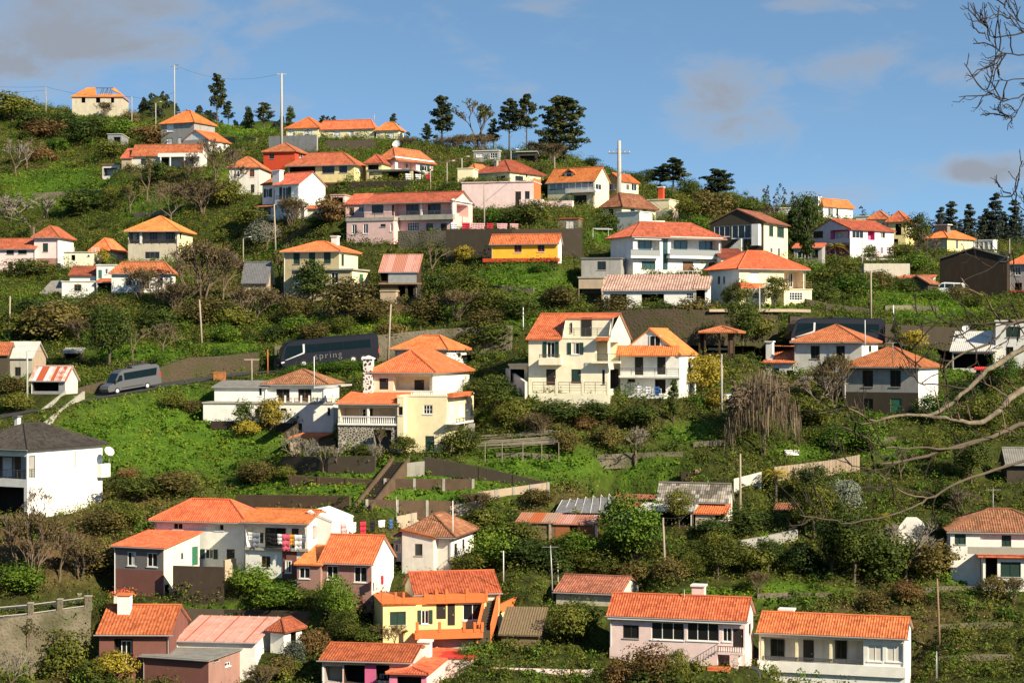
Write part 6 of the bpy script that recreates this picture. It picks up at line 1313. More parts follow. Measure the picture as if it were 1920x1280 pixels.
# ------------------------------------------------------------------ walls, fences, stairs
def wall_run(name, label, pts, thick, mat, cat='wall', Ds=None, post=None, postmat=None, extra=1.0):
    """a free-standing or retaining wall through photo points (px, y top, y base)"""
    mb = MB(); q = []
    for i, (px, yt, yb) in enumerate(pts):
        D = Ds[i] if Ds else ground_D(px, yb, HH); b = P(px, yb, D); t = P(px, yt, D); q.append((b - Vector((0, 0, extra)), t))
    o0 = q[0][0].copy(); n_ = len(q); offs = []
    for i in range(n_):
        a, b = q[max(i - 1, 0)][0], q[min(i + 1, n_ - 1)][0]; d = Vector((b.x - a.x, b.y - a.y, 0)).normalized(); offs.append(Vector((-d.y, d.x, 0)) * thick)
    e = empty(name, o0, 0, label, cat); k = [(b - o0, t - o0) for b, t in q]
    for i in range(n_ - 1):
        (b0, t0), (b1, t1) = k[i], k[i + 1]; f0, f1 = offs[i], offs[i + 1]
        w_ = (t1 - t0).length; mb.face([b0, b1, t1, t0], mat, [(0, 0), (w_, 0), (w_, 1), (0, 1)]); mb.face([b1 + f1, b0 + f0, t0 + f0, t1 + f1], mat); mb.face([t0, t1, t1 + f1, t0 + f0], mat)
    for i, rev in ((0, 0), (n_ - 1, 1)): b0, t0 = k[i]; mb.face([b0, t0, t0 + offs[i], b0 + offs[i]], mat)
    mb.build('wall_body', e)
    if post:
        L = 0; 
        for i in range(n_ - 1):
            (b0, t0), (b1, t1) = k[i], k[i + 1]; m_ = max(1, round((t1 - t0).length / post))
            for j in range(m_ + (i == n_ - 2)):
                u = j / m_; b = b0.lerp(b1, u); t = t0.lerp(t1, u); d = offs[i].normalized()
                w = (b1 - b0); w.z = 0; w = w.normalized() * .14; pm = MB(); c = [b - w - d * .05, b + w - d * .05, b + w + d * .1, b - w + d * .1]; up = Vector((0, 0, t.z - b.z + .03))
                for a in range(4): pm.face([c[a], c[(a + 1) % 4], c[(a + 1) % 4] + up, c[a] + up], postmat)
                pm.face([x + up for x in c], postmat); pm.build('pier', e)
    return e
def road_wall(label, i0, i1, hts, off, mat, name='retaining_wall'):
    pts = ROAD[i0:i1]; mb = MB(); o0 = pts[0].copy(); e = empty(name, o0, 0, label, 'wall'); n_ = len(pts); q = []
    for i, p in enumerate(pts):
        a, b = pts[max(i - 1, 0)], pts[min(i + 1, n_ - 1)]; d = Vector((b.x - a.x, b.y - a.y, 0)).normalized(); nr_ = Vector((-d.y, d.x, 0)); t = i / (n_ - 1) * (len(hts) - 1); k = min(int(t), len(hts) - 2)
        q.append((p + nr_ * off - o0, hts[k] + (hts[k + 1] - hts[k]) * (t - k), nr_))
    for (a, ha, na), (b, hb, nb) in zip(q[:-1], q[1:]):
        z = Vector((0, 0, 1)); mb.face([a - z * .6, b - z * .6, b + z * hb + nb * .3, a + z * ha + na * .3], mat); mb.face([a + z * ha + na * .3, b + z * hb + nb * .3, b + z * hb + nb * .9, a + z * ha + na * .9], mat)
        mb.face([a + z * ha + na * .9, b + z * hb + nb * .9, b - z * .6 + nb * .9, a - z * .6 + na * .9], mat)
    for i in (0, -1): a, ha, na = q[i]; z = Vector((0, 0, 1)); mb.face([a - z * .6, a + z * ha + na * .3, a + z * ha + na * .9, a - z * .6 + na * .9], mat)
    mb.build('wall_body', e)
def road_i(px): return min(range(len(ROAD)), key=lambda i: abs(960 + F * ROAD[i].x / ROAD[i].y - px))
road_wall('low dark earth bank wall behind the silver minibus', road_i(150), road_i(305), [1.0, 1.3, 1.7], 3.2, 'bank')
road_wall('bare brown cut bank between the silver minibus and the coach nose', road_i(308), road_i(520), [1.6, 2.6, 2.3, 2.4], 3.2, 'bank')
road_wall('mossy stone road wall behind the coach and the pyramid-roofed house', road_i(522), road_i(985), [3.0, 3.3, 3.6, 3.4], 3.3, 'stonework')
road_wall('tall dark stone road wall below the cream hipped house', road_i(1110), road_i(1508), [4.4, 4.6, 4.4, 4.3], 3.3, 'bank')
road_wall('long dark road wall under the right grass field', road_i(1512), road_i(1870), [4.0, 3.2, 2.8, 2.6], 3.3, 'stone_dark')
wall_run('garden_wall', 'high dark stained wall behind the little yellow house', [(836, 430, 494), (960, 430, 492), (1092, 428, 492)], .5, 'stone_dark')
wall_run('garden_wall', 'stone wall under the ground floor of the long pink house', [(746, 433, 464), (836, 433, 466)], .4, 'stonework')
wall_run('retaining_wall', 'grey concrete wall under the left end of the long cream villa', [(504, 256, 288), (594, 253, 288)], .4, 'grey')
wall_run('retaining_wall', 'dark wall with a step under the middle of the long cream villa', [(610, 264, 284), (702, 262, 280)], .4, 'stone_dark')
wall_run('garden_fence', 'brown board fence in front of the olive-yellow house', [(657, 341, 359), (772, 339, 357)], .15, 'brown_dark', 'fence')
wall_run('garden_wall', 'pale retaining wall under the lilac house', [(1620, 494, 520), (1706, 494, 519)], .4, 'concrete')
wall_run('garden_wall', 'grey blockwork wall in front of the bare saplings by the brick shed', [(528, 855, 886), (615, 856, 887), (703, 854, 884)], .3, 'stone_dark')
wall_run('terrace_wall', 'upper brown terrace wall left of the garden stairs', [(544, 891, 912), (704, 899, 912)], .25, 'terrace_wall', post=4, postmat='terrace_wall')
wall_run('terrace_wall', 'long lower brown terrace wall left of the garden stairs', [(442, 927, 954), (655, 929, 956)], .25, 'terrace_wall')
wall_run('terrace_wall', 'dark slanting boundary wall running down from the big cream villa', [(797, 856, 890), (900, 875, 900), (1028, 905, 915)], .3, 'stone_dark', post=4, postmat='stone_dark')
wall_run('terrace_wall', 'brown terrace wall with piers right of the garden stairs', [(722, 897, 917), (887, 898, 916)], .25, 'terrace_wall', post=2.8, postmat='concrete')
wall_run('terrace_wall', 'lower brown terrace wall with piers right of the garden stairs', [(688, 936, 955), (857, 939, 955)], .25, 'terrace_wall', post=3.2, postmat='concrete')
wall_run('terrace_wall', 'sunlit block wall with pale piers at the right end of the terraces', [(898, 922, 948), (1028, 904, 925)], .3, 'tan', post=1.9, postmat='concrete')
wall_run('terrace_wall', 'block wall with pale piers climbing above the whitewashed house', [(745, 968, 985), (800, 956, 974), (897, 938, 958)], .3, 'tan', post=2.2, postmat='concrete')
wall_run('garden_wall', 'short pale wall at the top of the garden stairs', [(762, 868, 893), (796, 864, 892)], .25, 'concrete')
wall_run('garden_wall', 'grey rubble wall beside the dark hedge at lower right', [(1390, 1013, 1038), (1440, 1004, 1026), (1496, 992, 1012)], .4, 'grey')
wall_run('plank_fence', 'weathered wooden plank fence climbing through the right gardens', [(1452, 875, 903), (1510, 868, 896), (1560, 862, 890), (1612, 852, 884)], .06, 'planks', 'fence')
wall_run('sheet_fence', 'pale corrugated sheet fence left of the tree fern', [(1376, 897, 927), (1428, 884, 916)], .05, 'roof_metal', 'fence')
wall_run('yard_wall', 'high dark brown yard wall right of the green-doored small house', [(324, 1060, 1124), (420, 1063, 1128)], .3, 'brown_dark')
wall_run('yard_wall', 'short brown wall pier at the end of the dark yard wall', [(422, 1050, 1088), (443, 1046, 1078)], .3, 'tan')
wall_run('retaining_wall', 'dark retaining wall above the rust-streaked pink sheet roof', [(330, 1140, 1162), (420, 1142, 1166), (580, 1146, 1168)], .3, 'stone_dark')
wall_run('garden_wall', 'pink garden wall at the bottom edge left of the long pink house', [(918, 1251, 1300), (1106, 1256, 1300)], .3, 'pink_pale', Ds=[166, 166])
wall_run('garden_wall', 'white sunlit side wall next to the pink garden wall', [(1108, 1256, 1290), (1136, 1238, 1270)], .3, 'white', Ds=[166, 170])
wall_run('garden_wall', 'low cream wall under the terrace of the yellow house', [(780, 1197, 1226), (906, 1198, 1228)], .3, 'concrete', Ds=[172, 172.5])
wall_run('road_parapet', 'pale edge kerb wall above the tall dark stone road wall', [(1330, 579.5, 583), (1480, 579, 583), (1520, 580, 584)], .2, 'tan', Ds=[238.7, 240.2, 240.7], extra=.1)
wall_run('terrace_wall', 'dark wall beneath the white terrace-fronted house', [(395, 789, 806), (520, 792, 812), (636, 796, 816)], .3, 'brown_dark')
wall_run('garden_wall', 'dark low wall at the top of the right grass field', [(1512, 560, 575), (1570, 572, 585), (1630, 578, 588)], .3, 'stone_dark')
wall_run('garden_wall', 'pale curving wall left of the three-storey cream house', [(948, 690, 712), (984, 716, 748)], .3, 'white_old')
wall_run('fence', 'white balustrade in front of the lilac house', [(1624, 484, 489), (1720, 485, 491)], .08, 'rail_white', 'fence', extra=.0)
# the bridge wall at bottom left
wall_run('bridge_wall', 'big stained stone wall carrying the lane at lower left', [(-60, 1170, 1300), (0, 1161, 1292), (60, 1152, 1284), (120, 1143, 1276), (170, 1136, 1268)], 1.2, 'stonework', Ds=[174.6, 175.4, 176.4, 177.4, 178.4], extra=2)
wall_run('bridge_wall', 'lit end face of the stone lane wall', [(170, 1136, 1268), (178, 1135, 1262)], .4, 'stonework', Ds=[178.4, 182.5], extra=2)
for i, (px, yt, yb, D, lab) in enumerate(((57, 1129, 1153, 176.5, 'left'), (112, 1122, 1147, 177.4, 'middle'), (165, 1116, 1140, 178.4, 'tall end'))):
    a = P(px, yb, D); e = empty('parapet_post', a, 0, f'{lab} concrete post of the lane parapet on the stone wall', 'post', 'posts of the lane parapet')
    w = .22 if i < 2 else .3; solid('shaft', lambda m: m.box((-w, -.02, -.25), (w, .4, (yb - yt) / F * D - .08), 'stonework'), e); solid('cap', lambda m: m.box((-w - .04, -.06, (yb - yt) / F * D - .08), (w + .04, .44, (yb - yt) / F * D), 'concrete'), e)
e = empty('parapet_rail', P(-60, 1150, 174.8), 0, 'double white pipe rail of the lane parapet', 'railing')
for dy in (0, 17):
    mb = MB(); o = P(-60, 1150, 174.8); mb.tube([P(-60, 1143 + dy, 174.8) - o, P(57, 1133 + dy * .95, 176.7) - o, P(165, 1119 + dy * .9, 178.6) - o], .045, 'pole_concrete', 6); mb.build('rail', e)
for px, yt, yb, lab in ((95, 1094, 1121, 'tallest'), (107, 1097, 1122, 'second'), (121, 1102, 1124, 'third'), (135, 1107, 1124, 'fourth'), (149, 1112, 1125, 'smallest')):
    D = 185 - (px - 95) * .015; a = P(px, yb, D); e = empty('marker_post', a, .3, f'{lab} of the five stone posts on the far lane edge', 'post', 'stone posts on the far lane edge')
    solid('shaft', lambda m: m.box((-.17, 0, -.8), (.17, .34, (yb - yt) / F * D - .07), 'stonework'), e); solid('cap', lambda m: m.box((-.22, -.04, (yb - yt) / F * D - .07), (.22, .38, (yb - yt) / F * D), 'concrete'), e)
# garden stairs
def stairs(name, label, a, b, n, w, mat, cheek=None):
    a = Vector(a); b = Vector(b); e = empty(name, a, 0, label, 'stairs'); d = b - a; t = Vector((d.x, d.y, 0)).normalized(); s = Vector((t.y, -t.x, 0)) * w / 2; mb = MB()
    for i in range(n):
        p = d * (i / n); q = d * ((i + 1) / n); lo = Vector((p.x, p.y, p.z - .8)); 
        c = [Vector((p.x, p.y, 0)) - s, Vector((p.x, p.y, 0)) + s, Vector((q.x, q.y, 0)) + s, Vector((q.x, q.y, 0)) - s]
        for k in range(4): u, v = c[k], c[(k + 1) % 4]; mb.face([u + Vector((0, 0, p.z - .8)), v + Vector((0, 0, p.z - .8)), v + Vector((0, 0, q.z)), u + Vector((0, 0, q.z))], mat)
        mb.face([u + Vector((0, 0, q.z)) for u in c], mat)
    mb.build('flight', e)
    if cheek:
        for sg in (-1, 1):
            m = MB(); o1 = s * sg * 1.08; o2 = s * sg * 1.35; up = Vector((0, 0, .55)); dn = Vector((0, 0, -1.0))
            for x, y in ((o1, o2),): m.face([x + dn, d + x + dn, d + x + up, x + up], cheek); m.face([y + up, d + y + up, d + y + dn, y + dn], cheek); m.face([x + up, d + x + up, d + y + up, y + up], cheek); m.face([x + dn, x + up, y + up, y + dn], cheek)
            m.build('cheek_wall', e)
stairs('garden_stairs', 'long straight concrete garden stairs between the brown terrace walls', ground_P(680, 956, HH), ground_P(752, 866, HH), 24, 1.6, 'stone_dark', 'terrace_wall')
stairs('ramp', 'concrete ramp with side wall dropping from the road above the grey-roofed cube house', ground_P(66, 800, HH), ground_P(140, 742, HH), 30, 2.0, 'concrete', 'concrete')
stairs('garden_stairs', 'narrow dark steps between the two ribbed-roof houses at the bottom', P(1404, 1275, 166.5), P(1418, 1222, 172), 16, 1.4, 'stone_dark', 'white_old')

# ------------------------------------------------------------------ vehicles on the road
def vehicle(name, label, cat, px, y, D, L, prof, wd, body, yaw, pitch):
    """prof: side outline (x from nose 0..L, z); the body is the outline run across the width with rounded roof edges"""
    o = P(px, y, D); e = empty(name, o, yaw, label, cat); e.rotation_euler = (0, pitch, yaw)
    mb = MB(); n = len(prof); secs = [(-wd / 2, .93), (-wd / 2 + .10, 1.0), (wd / 2 - .10, 1.0), (wd / 2, .93)]
    zm = max(z for x, z in prof)
    def pt(i, k): x, z = prof[i]; y_, f = secs[k]; return (x + (L / 2 - x) * (1 - f) * .12, y_, z if z < .6 * zm else .6 * zm + (z - .6 * zm) * (f if k in (0, 3) else 1))
    for k in range(3):
        for i in range(n): j = (i + 1) % n; mb.face([pt(i, k), pt(j, k), pt(j, k + 1), pt(i, k + 1)], body)
    mb.face([pt(i, 0) for i in range(n)][::-1], body); mb.face([pt(i, 3) for i in range(n)], body)
    mb.build('body', e)
    return e
def panel(e, name, pts, y, m, th=.015, parent=None):
    mb = MB(); a = [Vector((x, y, z)) for x, z in pts]; b = [Vector((x, y - th, z)) for x, z in pts]
    mb.face(b, m)
    for i in range(len(pts)): j = (i + 1) % len(pts); mb.face([a[i], a[j], b[j], b[i]], m)
    return mb.build(name, parent or e)
def wheel(e, x, y, r, side=-1):
    mb = MB(); mb.tube([(x, y, r), (x, y + .28 * -side, r)], r, 'tyre', 18); w = mb.build('wheel', e)
    m = MB(); m.tube([(x, y + .012 * side, r), (x, y + .1 * -side, r)], r * .58, 'chrome', 12); m.build('rim', w)
def road_pose(px):
    i = road_i(px); a, b = ROAD[max(i - 4, 0)], ROAD[min(i + 4, len(ROAD) - 1)]; d = b - a
    return ROAD[i], math.atan2(d.y, d.x), -math.atan2(d.z, math.hypot(d.x, d.y))
def coach(label, px0, L, wheels_seen, text):
    i = road_i(px0); p, yaw, pit = road_pose(px0 + 40); p = ROAD[i].copy(); p.z += .06
    prof = [(.25, .35), (.0, .9), (.05, 1.5), (.55, 2.75), (1.1, 3.3), (1.9, 3.5), (L - .6, 3.55), (L - .12, 3.4), (L, 3.0), (L, .6), (L - .15, .35)]
    e = vehicle('coach', label, 'bus', 0, 0, 1, L, prof, 2.5, 'bus_blue', 0, 0); e.location = p; e.rotation_euler = (0, pit, yaw)
    y = -1.25
    for x0, x1 in [(3.0 + k * 1.72, 3.0 + k * 1.72 + 1.66) for k in range(int((L - 3.6) / 1.72))]: panel(e, 'window', [(x0, 1.85), (x1, 1.85), (x1, 2.85), (x0, 2.85)], y - .012, 'bus_glass')
    panel(e, 'driver_window', [(.5, 1.35), (2.9, 1.85), (2.9, 2.85), (.95, 2.85)], y - .012, 'bus_glass')
    m = MB(); m.face([(.02, -1.05, 1.45), (.02, 1.05, 1.45), (.95, 1.02, 3.1), (.95, -1.02, 3.1)], 'bus_glass'); m.v = [(x - .06, y_, z) for x, y_, z in m.v]; m.build('windscreen', e)
    panel(e, 'trim', [(.55, 1.12), (.85, 1.15), (3.05, 1.78), (3.15, 1.95), (3.2, 2.95), (2.95, 2.95), (2.93, 2.0), (2.85, 1.88)], y - .03, 'chrome', .02)
    panel(e, 'skirt_panel', [(3.6, .42), (L - 3.6, .42), (L - 3.6, .95), (3.6, .95)], y - .008, 'bus_blue', .01)
    for x in (2.9, L - 3.4, L - 2.1)[:3]: wheel(e, x, y - .02, .5)
    solid('mirror', lambda q: q.tube([(.2, -1.3, 2.6), (-.25, -1.4, 2.4), (-.3, -1.42, 1.9)], [.05, .06, .1], 'bus_blue', 6), e)
    panel(e, 'headlight', [(.12, .75), (.55, .85), (.5, 1.0), (.1, .95)], y - .02, 'chrome'); panel(e, 'tail_light', [(L - .14, 1.0), (L - .03, 1.0), (L - .03, 1.6), (L - .14, 1.6)], y - .01, 'tail_red')
    solid('roof_unit', lambda q: q.box((L * .45, -.8, 3.5), (L * .62, .8, 3.66), 'bus_blue'), e)
    if text:
        cu = bpy.data.curves.new('lettering', 'FONT'); cu.body = text; cu.size = 1.15; cu.extrude = .004; cu.offset = -.03; cu.space_character = 1.25
        t = bpy.data.objects.new('lettering', cu); COL.objects.link(t); bpy.context.view_layer.update()
        me = bpy.data.meshes.new_from_object(t.evaluated_get(bpy.context.evaluated_depsgraph_get())); bpy.data.objects.remove(t)
        me.materials.clear(); me.materials.append(M['grey']); q = bpy.data.objects.new('lettering', me); COL.objects.link(q); q.parent = e; q.location = (4.3, y - .03, .95); q.rotation_euler = (R(90), 0, 0); q.scale = (1.0, 1.0, 1.0)
    return e
coach('long dark navy coach with pale trim and spring lettering climbing the road', 521, 12.6, 2, 'spring')
coach('second dark navy coach behind the white hipped house on the right', 1466, 12.4, 0, 'spring')
def minibus():
    i = road_i(186); p = ROAD[i].copy(); p.z += .05; L = 7.3; q = ROAD[road_i(300)] - ROAD[i]; e = vehicle('minibus', 'silver grey minibus with dark side windows driving down the road', 'minibus', 0, 0, 1, L,
      [(.1, .35), (.0, .7), (.15, 1.05), (1.0, 1.3), (1.75, 2.35), (2.2, 2.62), (L - .5, 2.72), (L - .08, 2.5), (L, 1.2), (L, .5), (L - .15, .35)], 2.0, 'van_grey', 0, 0)
    e.location = p; e.rotation_euler = (0, -math.atan2(q.z, math.hypot(q.x, q.y)), math.atan2(q.y, q.x)); y = -1.0
    panel(e, 'window', [(2.35, 1.45), (L - .65, 1.45), (L - .45, 2.3), (2.35, 2.3)], y - .012, 'bus_glass'); panel(e, 'driver_window', [(1.2, 1.32), (2.1, 1.45), (2.1, 2.1), (1.75, 2.1)], y - .012, 'bus_glass')
    m = MB(); m.face([(1.02, -.85, 1.36), (1.02, .85, 1.36), (1.7, .8, 2.32), (1.7, -.8, 2.32)], 'bus_glass'); m.v = [(a - .05, b, c) for a, b, c in m.v]; m.build('windscreen', e)
    wheel(e, 1.25, y - .02, .36); wheel(e, L - 2.0, y - .02, .36)
    for x, s in ((L - .14, 0), ): panel(e, 'tail_light', [(L - .2, 1.2), (L - .02, 1.2), (L - .04, 1.75), (L - .2, 1.75)], y - .01, 'tail_red')
    solid('roof_unit', lambda b: b.box((L * .52, -.6, 2.68), (L * .85, .6, 2.84), 'van_grey'), e); solid('mirror', lambda b: b.box((1.0, -1.25, 1.25), (1.15, -1.02, 1.65), 'tyre'), e)
    panel(e, 'side_trim', [(1.9, .55), (L - 2.5, .55), (L - 2.5, .63), (1.9, .63)], y - .01, 'tyre', .02)
minibus()
def white_van():
    D = ground_D(1776, 553, HH); L = 5.2; p = P(1745, 551, D); p.z -= .1
    e = vehicle('van', 'white passenger van parked beside the huge dark barn', 'van', 0, 0, 1, L, [(.1, .35), (.0, .75), (.25, 1.0), (.75, 1.1), (1.55, 1.85), (2.0, 1.98), (L - .35, 1.98), (L - .05, 1.7), (L, .7), (L - .1, .35)], 1.8, 'van_white', 0, 0)
    e.location = p; e.rotation_euler = (0, R(2.5), R(-14)); y = -.9
    for pts in ([(1.15, 1.15), (2.05, 1.15), (2.05, 1.75), (1.65, 1.75)], [(2.2, 1.15), (3.45, 1.15), (3.45, 1.78), (2.2, 1.78)], [(3.6, 1.15), (4.8, 1.15), (4.7, 1.78), (3.6, 1.78)]): panel(e, 'window', pts, y - .012, 'bus_glass')
    m = MB(); m.face([(L - .02, -.7, 1.1), (L - .02, .7, 1.1), (L - .14, .65, 1.72), (L - .14, -.65, 1.72)], 'bus_glass'); m.v = [(a + .05, b, c) for a, b, c in m.v]; m.build('rear_window', e)
    m = MB(); m.face([(.85, -.75, 1.15), (.85, .75, 1.15), (1.5, .7, 1.82), (1.5, -.7, 1.82)], 'bus_glass'); m.v = [(a - .05, b, c + .03) for a, b, c in m.v]; m.build('windscreen', e)
    wheel(e, 1.0, y - .02, .32); wheel(e, L - 1.1, y - .02, .32); panel(e, 'tail_light', [(L - .16, .9), (L - .03, .9), (L - .05, 1.3), (L - .16, 1.3)], y - .01, 'tail_red')
white_van()

# ------------------------------------------------------------------ poles, lamps, masts, cables
POLE = {}
def pole(name, label, px, yt, yb, r=.12, mat='pole_wood', kind='plain', lean=0, D=None, cat='pole', key=None, group=None):
    D = D or ground_D(px, yb, HH); b = P(px, yb, D); t = P(px + lean, yt, D); t.y = b.y; d = t - b; e = empty(name, b, 0, label, cat, group)
    solid('pole', lambda m: m.tube([(0, 0, -.8), d * .5, d], [r, r * .85, r * .65], mat, 8), e, True)
    if kind == 'tee': solid('crossarm', lambda m: m.box((d.x - .9, -.07, d.z - .2), (d.x + .9, .07, d.z - .05), mat), e)
    if kind == 'cross':
        z = d.z * .83; x = d.x * .83; solid('crossarm', lambda m: m.box((x - 1.75, -.09, z - .09), (x + 1.75, .09, z + .09), 'grey_dark'), e)
        for s in (-1, 1): solid('brace', lambda m: m.tube([(x + s * 1.0, 0, z + .05), (d.x, 0, z + .95)], .04, 'grey_dark', 4), e)
        for xx in (-1.65, -.9, .9, 1.65): solid('insulator', lambda m: m.lathe([(.05, 0), (.09, .1), (.05, .2), (.08, .3)], 'white_old', (x + xx, 0, z + .08), 8), e)
    if kind == 'ins':
        for s, dz in ((-1, .5), (1, .1), (1, 1.0)): solid('insulator_arm', lambda m: m.tube([(d.x, 0, d.z - dz), (d.x + s * .55, 0, d.z - dz + .12), (d.x + s * .85, 0, d.z - dz + .12)], [.05, .05, .10], 'grey_dark', 6), e)
    if kind == 'lamp':
        solid('lamp_arm', lambda m: m.tube([d, d + Vector((.5, -.1, .28)), d + Vector((.95, -.2, .3))], .04, 'metal_grey', 6), e)
        solid('lamp_head', lambda m: m.tube([d + Vector((.8, -.2, .26)), d + Vector((1.0, -.24, .3)), d + Vector((1.35, -.3, .3))], [.04, .09, .04], 'plastic_white', 8), e)
    if kind == 'aerial':
        solid('crossarm', lambda m: m.tube([(d.x - .75, 0, d.z - .15), (d.x + .75, 0, d.z - .15)], .025, 'metal_grey', 5), e)
        for i in range(5): solid('element', lambda m: m.tube([(d.x - .6 + i * .3, -.3, d.z - .13), (d.x - .6 + i * .3, .3, d.z - .13)], .015, 'metal_grey', 4), e)
    if key: POLE[key] = b + d
    return e
pole('power_pole', 'tallest pale concrete pole with a small top arm beside the red-walled house', 528, 138, 298, .28, 'pole_concrete', 'tee', key='a')
pole('power_pole', 'slim concrete pole with three insulators on the left skyline', 327, 122, 235, .17, 'pole_concrete', 'ins', lean=0, key='b')
pole('power_pole', 'stout white concrete pole with wide dark crossarm in front of the ochre house', 1161, 264, 402, .42, 'pole_concrete', 'cross', lean=0, key='c')
pole('power_pole', 'wooden skyline pole left of the ruined house', 86, 163, 216, .16, key='d'); pole('power_pole', 'wooden pole right beside the ruined house', 247, 181, 244, .16, key='e')
pole('street_lamp', 'street lamp left of the tall grey-fronted house', 292, 194, 252, .12, 'pole_concrete', 'lamp', cat='lamp')
pole('street_lamp', 'street lamp leaning over the bush behind the pink flat roof', 866, 297, 330, .12, 'pole_concrete', 'lamp', cat='lamp'); pole('street_lamp', 'street lamp at the right rear of the hilltop cabin', 958, 283, 312, .1, 'pole_concrete', 'lamp', cat='lamp')
pole('utility_pole', 'wooden pole rising through the pink wing beside the red cloth doorway', 908, 346, 430, .13, key='f'); pole('utility_pole', 'wooden pole before the dormer house', 1040, 294, 352, .13, key='g'); pole('utility_pole', 'wooden pole in front of the cream hipped house', 949, 300, 342, .12)
pole('utility_pole', 'thin wooden pole standing before the white two-storey house', 517, 383, 476, .16, 'pole_wood', lean=-3, key='h'); pole('utility_pole', 'thin pole beside the carport laundry', 807, 322, 356, .12); pole('utility_pole', 'double pole behind the carport laundry', 838, 305, 355, .12, 'pole_wood', 'lamp')
pole('utility_pole', 'tall pale pole between the second coach and the grass field', 1633, 508, 604, .15, 'pole_wood', key='i'); pole('street_lamp', 'street lamp in front of the cream corner-balcony house', 1424, 536, 640, .13, 'pole_concrete', 'lamp', cat='lamp')
pole('utility_pole', 'leaning wooden pole above the bright road bank at left', 379, 562, 648, .15, lean=-5, key='j'); pole('utility_pole', 'leaning wooden pole right of the navy coach', 727, 570, 678, .15, lean=6, key='k'); pole('utility_pole', 'wooden pole in the scrub at the far left', 17, 555, 642, .15, lean=2, key='l')
pole('utility_pole', 'pale pole with wires in front of the metal-roofed stone cottage', 51, 658, 756, .14, 'pole_concrete', key='m'); pole('street_lamp', 'pale lamp pole right of the white gabled house', 1353, 664, 776, .14, 'pole_concrete', key='n', cat='lamp')
pole('utility_pole', 'tall wooden pole left of the corrugated sheet fence', 1388, 850, 982, .14, key='o'); pole('utility_pole', 'wooden pole right of the big leafy tree below the stone-tile cottage', 1247, 970, 1076, .14, lean=-4, key='p'); pole('utility_pole', 'dark wooden pole on the brown slope at lower right', 1762, 1084, 1216, .13, 'wood', lean=-5, key='q')
pole('street_lamp', 'curved street lamp in front of the maroon bridge house', 223, 1166, 1246, .13, 'pole_wood', 'lamp', cat='lamp'); pole('aerial_mast', 'crooked mast with aerial above the old mossy-roofed house', 1037, 1022, 1130, .08, 'metal_grey', 'aerial', lean=-5, cat='aerial')
pole('aerial_mast', 'short white mast behind the crooked aerial mast', 1046, 1052, 1106, .09, 'pole_concrete', cat='aerial'); pole('aerial_mast', 'tall white mast in front of the whitewashed house', 849, 938, 1002, .06, 'plastic_white', cat='aerial', D=186); pole('aerial_mast', 'thin white mast on the red roof below the navy coach', 589, 668, 716, .06, 'plastic_white', cat='aerial', D=216.5)
pole('clothes_pole', 'white post at the corner of the red-roofed terrace house', 612, 710, 756, .06, 'plastic_white', cat='pole'); pole('aerial_mast', 'wooden pole with low double crossarm behind the white terrace house', 472, 672, 722, .11, 'pole_wood', 'tee', cat='aerial'); pole('road_sign', 'orange marker post with white box before the coach nose', 502, 655, 700, .08, 'terracotta', cat='sign')
pole('aerial_mast', 'thin mast on the weathered roof before the second coach', 1622, 600, 640, .06, 'plastic_white', cat='aerial', D=226); pole('aerial_mast', 'thin mast on the grey weathered house roof', 1674, 640, 668, .05, 'metal_grey', 'aerial', cat='aerial', D=213); pole('aerial_mast', 'white mast on the yellow house roof beside the gable', 944, 1032, 1074, .06, 'plastic_white', cat='aerial', D=176)
pole('aerial_mast', 'slim aerial mast on the long pink ribbed roof', 1283, 1104, 1142, .05, 'metal_grey', cat='aerial', D=169.5); pole('aerial_mast', 'tall mast with aerial beside the right-edge house', 1862, 915, 985, .05, 'metal_grey', 'aerial', cat='aerial', D=188); pole('aerial_mast', 'aerial above the white chimney house on the right skyline', 1518, 358, 392, .05, 'metal_grey', 'aerial', cat='aerial', D=352)
pole('aerial_mast', 'pole with aerial behind the middle roof of the long cream villa', 702, 210, 240, .06, 'metal_grey', 'aerial', cat='aerial', D=400); pole('utility_pole', 'thin post in front of the lilac house wall', 1617, 452, 512, .1, 'pole_concrete'); pole('utility_pole', 'wooden post left of the lilac house annex', 1509, 466, 500, .1, 'pole_concrete'); pole('utility_pole', 'pale post on the barn front left of the white wall frame', 1855, 472, 560, .1, 'pole_concrete'); pole('utility_pole', 'pale pole on the open skyline right of the black-tank house', 1893, 448, 500, .1, 'pole_concrete')
pole('fence_post', 'lone white marker post at the foot of the right grass field', 1675, 572, 602, .1, 'plastic_white', cat='post'); pole('fence_post', 'lone white post on the slope left of the three-storey cream house', 981, 576, 618, .08, 'plastic_white', cat='post'); pole('utility_pole', 'wooden pole with lamp left of the olive-beige house', 456, 448, 498, .11, 'pole_wood', 'lamp')
pole('aerial_mast', 'thin mast in front of the bright white house laundry', 743, 930, 975, .05, 'metal_grey', cat='aerial'); pole('fence_post', 'white lamp post beside the lower right white house', 1756, 1220, 1290, .08, 'metal_grey', cat='post')
def cable(label, a, b, sag, r=.03):
    o = a.copy(); mb = MB(); pts = [a.lerp(b, i / 14) - o - Vector((0, 0, sag * 4 * (i / 14) * (1 - i / 14))) for i in range(15)]; mb.tube(pts, r, 'cable', 4, False)
    ob = mb.build('power_cable'); ob.location = o; tag(ob, label, 'cable')
K = POLE
cable('upper cable running from the skyline pole out of the left edge', K['d'], P(-200, 140, 420), 1.0); cable('lower cable running from the skyline pole out of the left edge', K['d'] - Vector((0, 0, .8)), P(-200, 152, 418), 1.2)
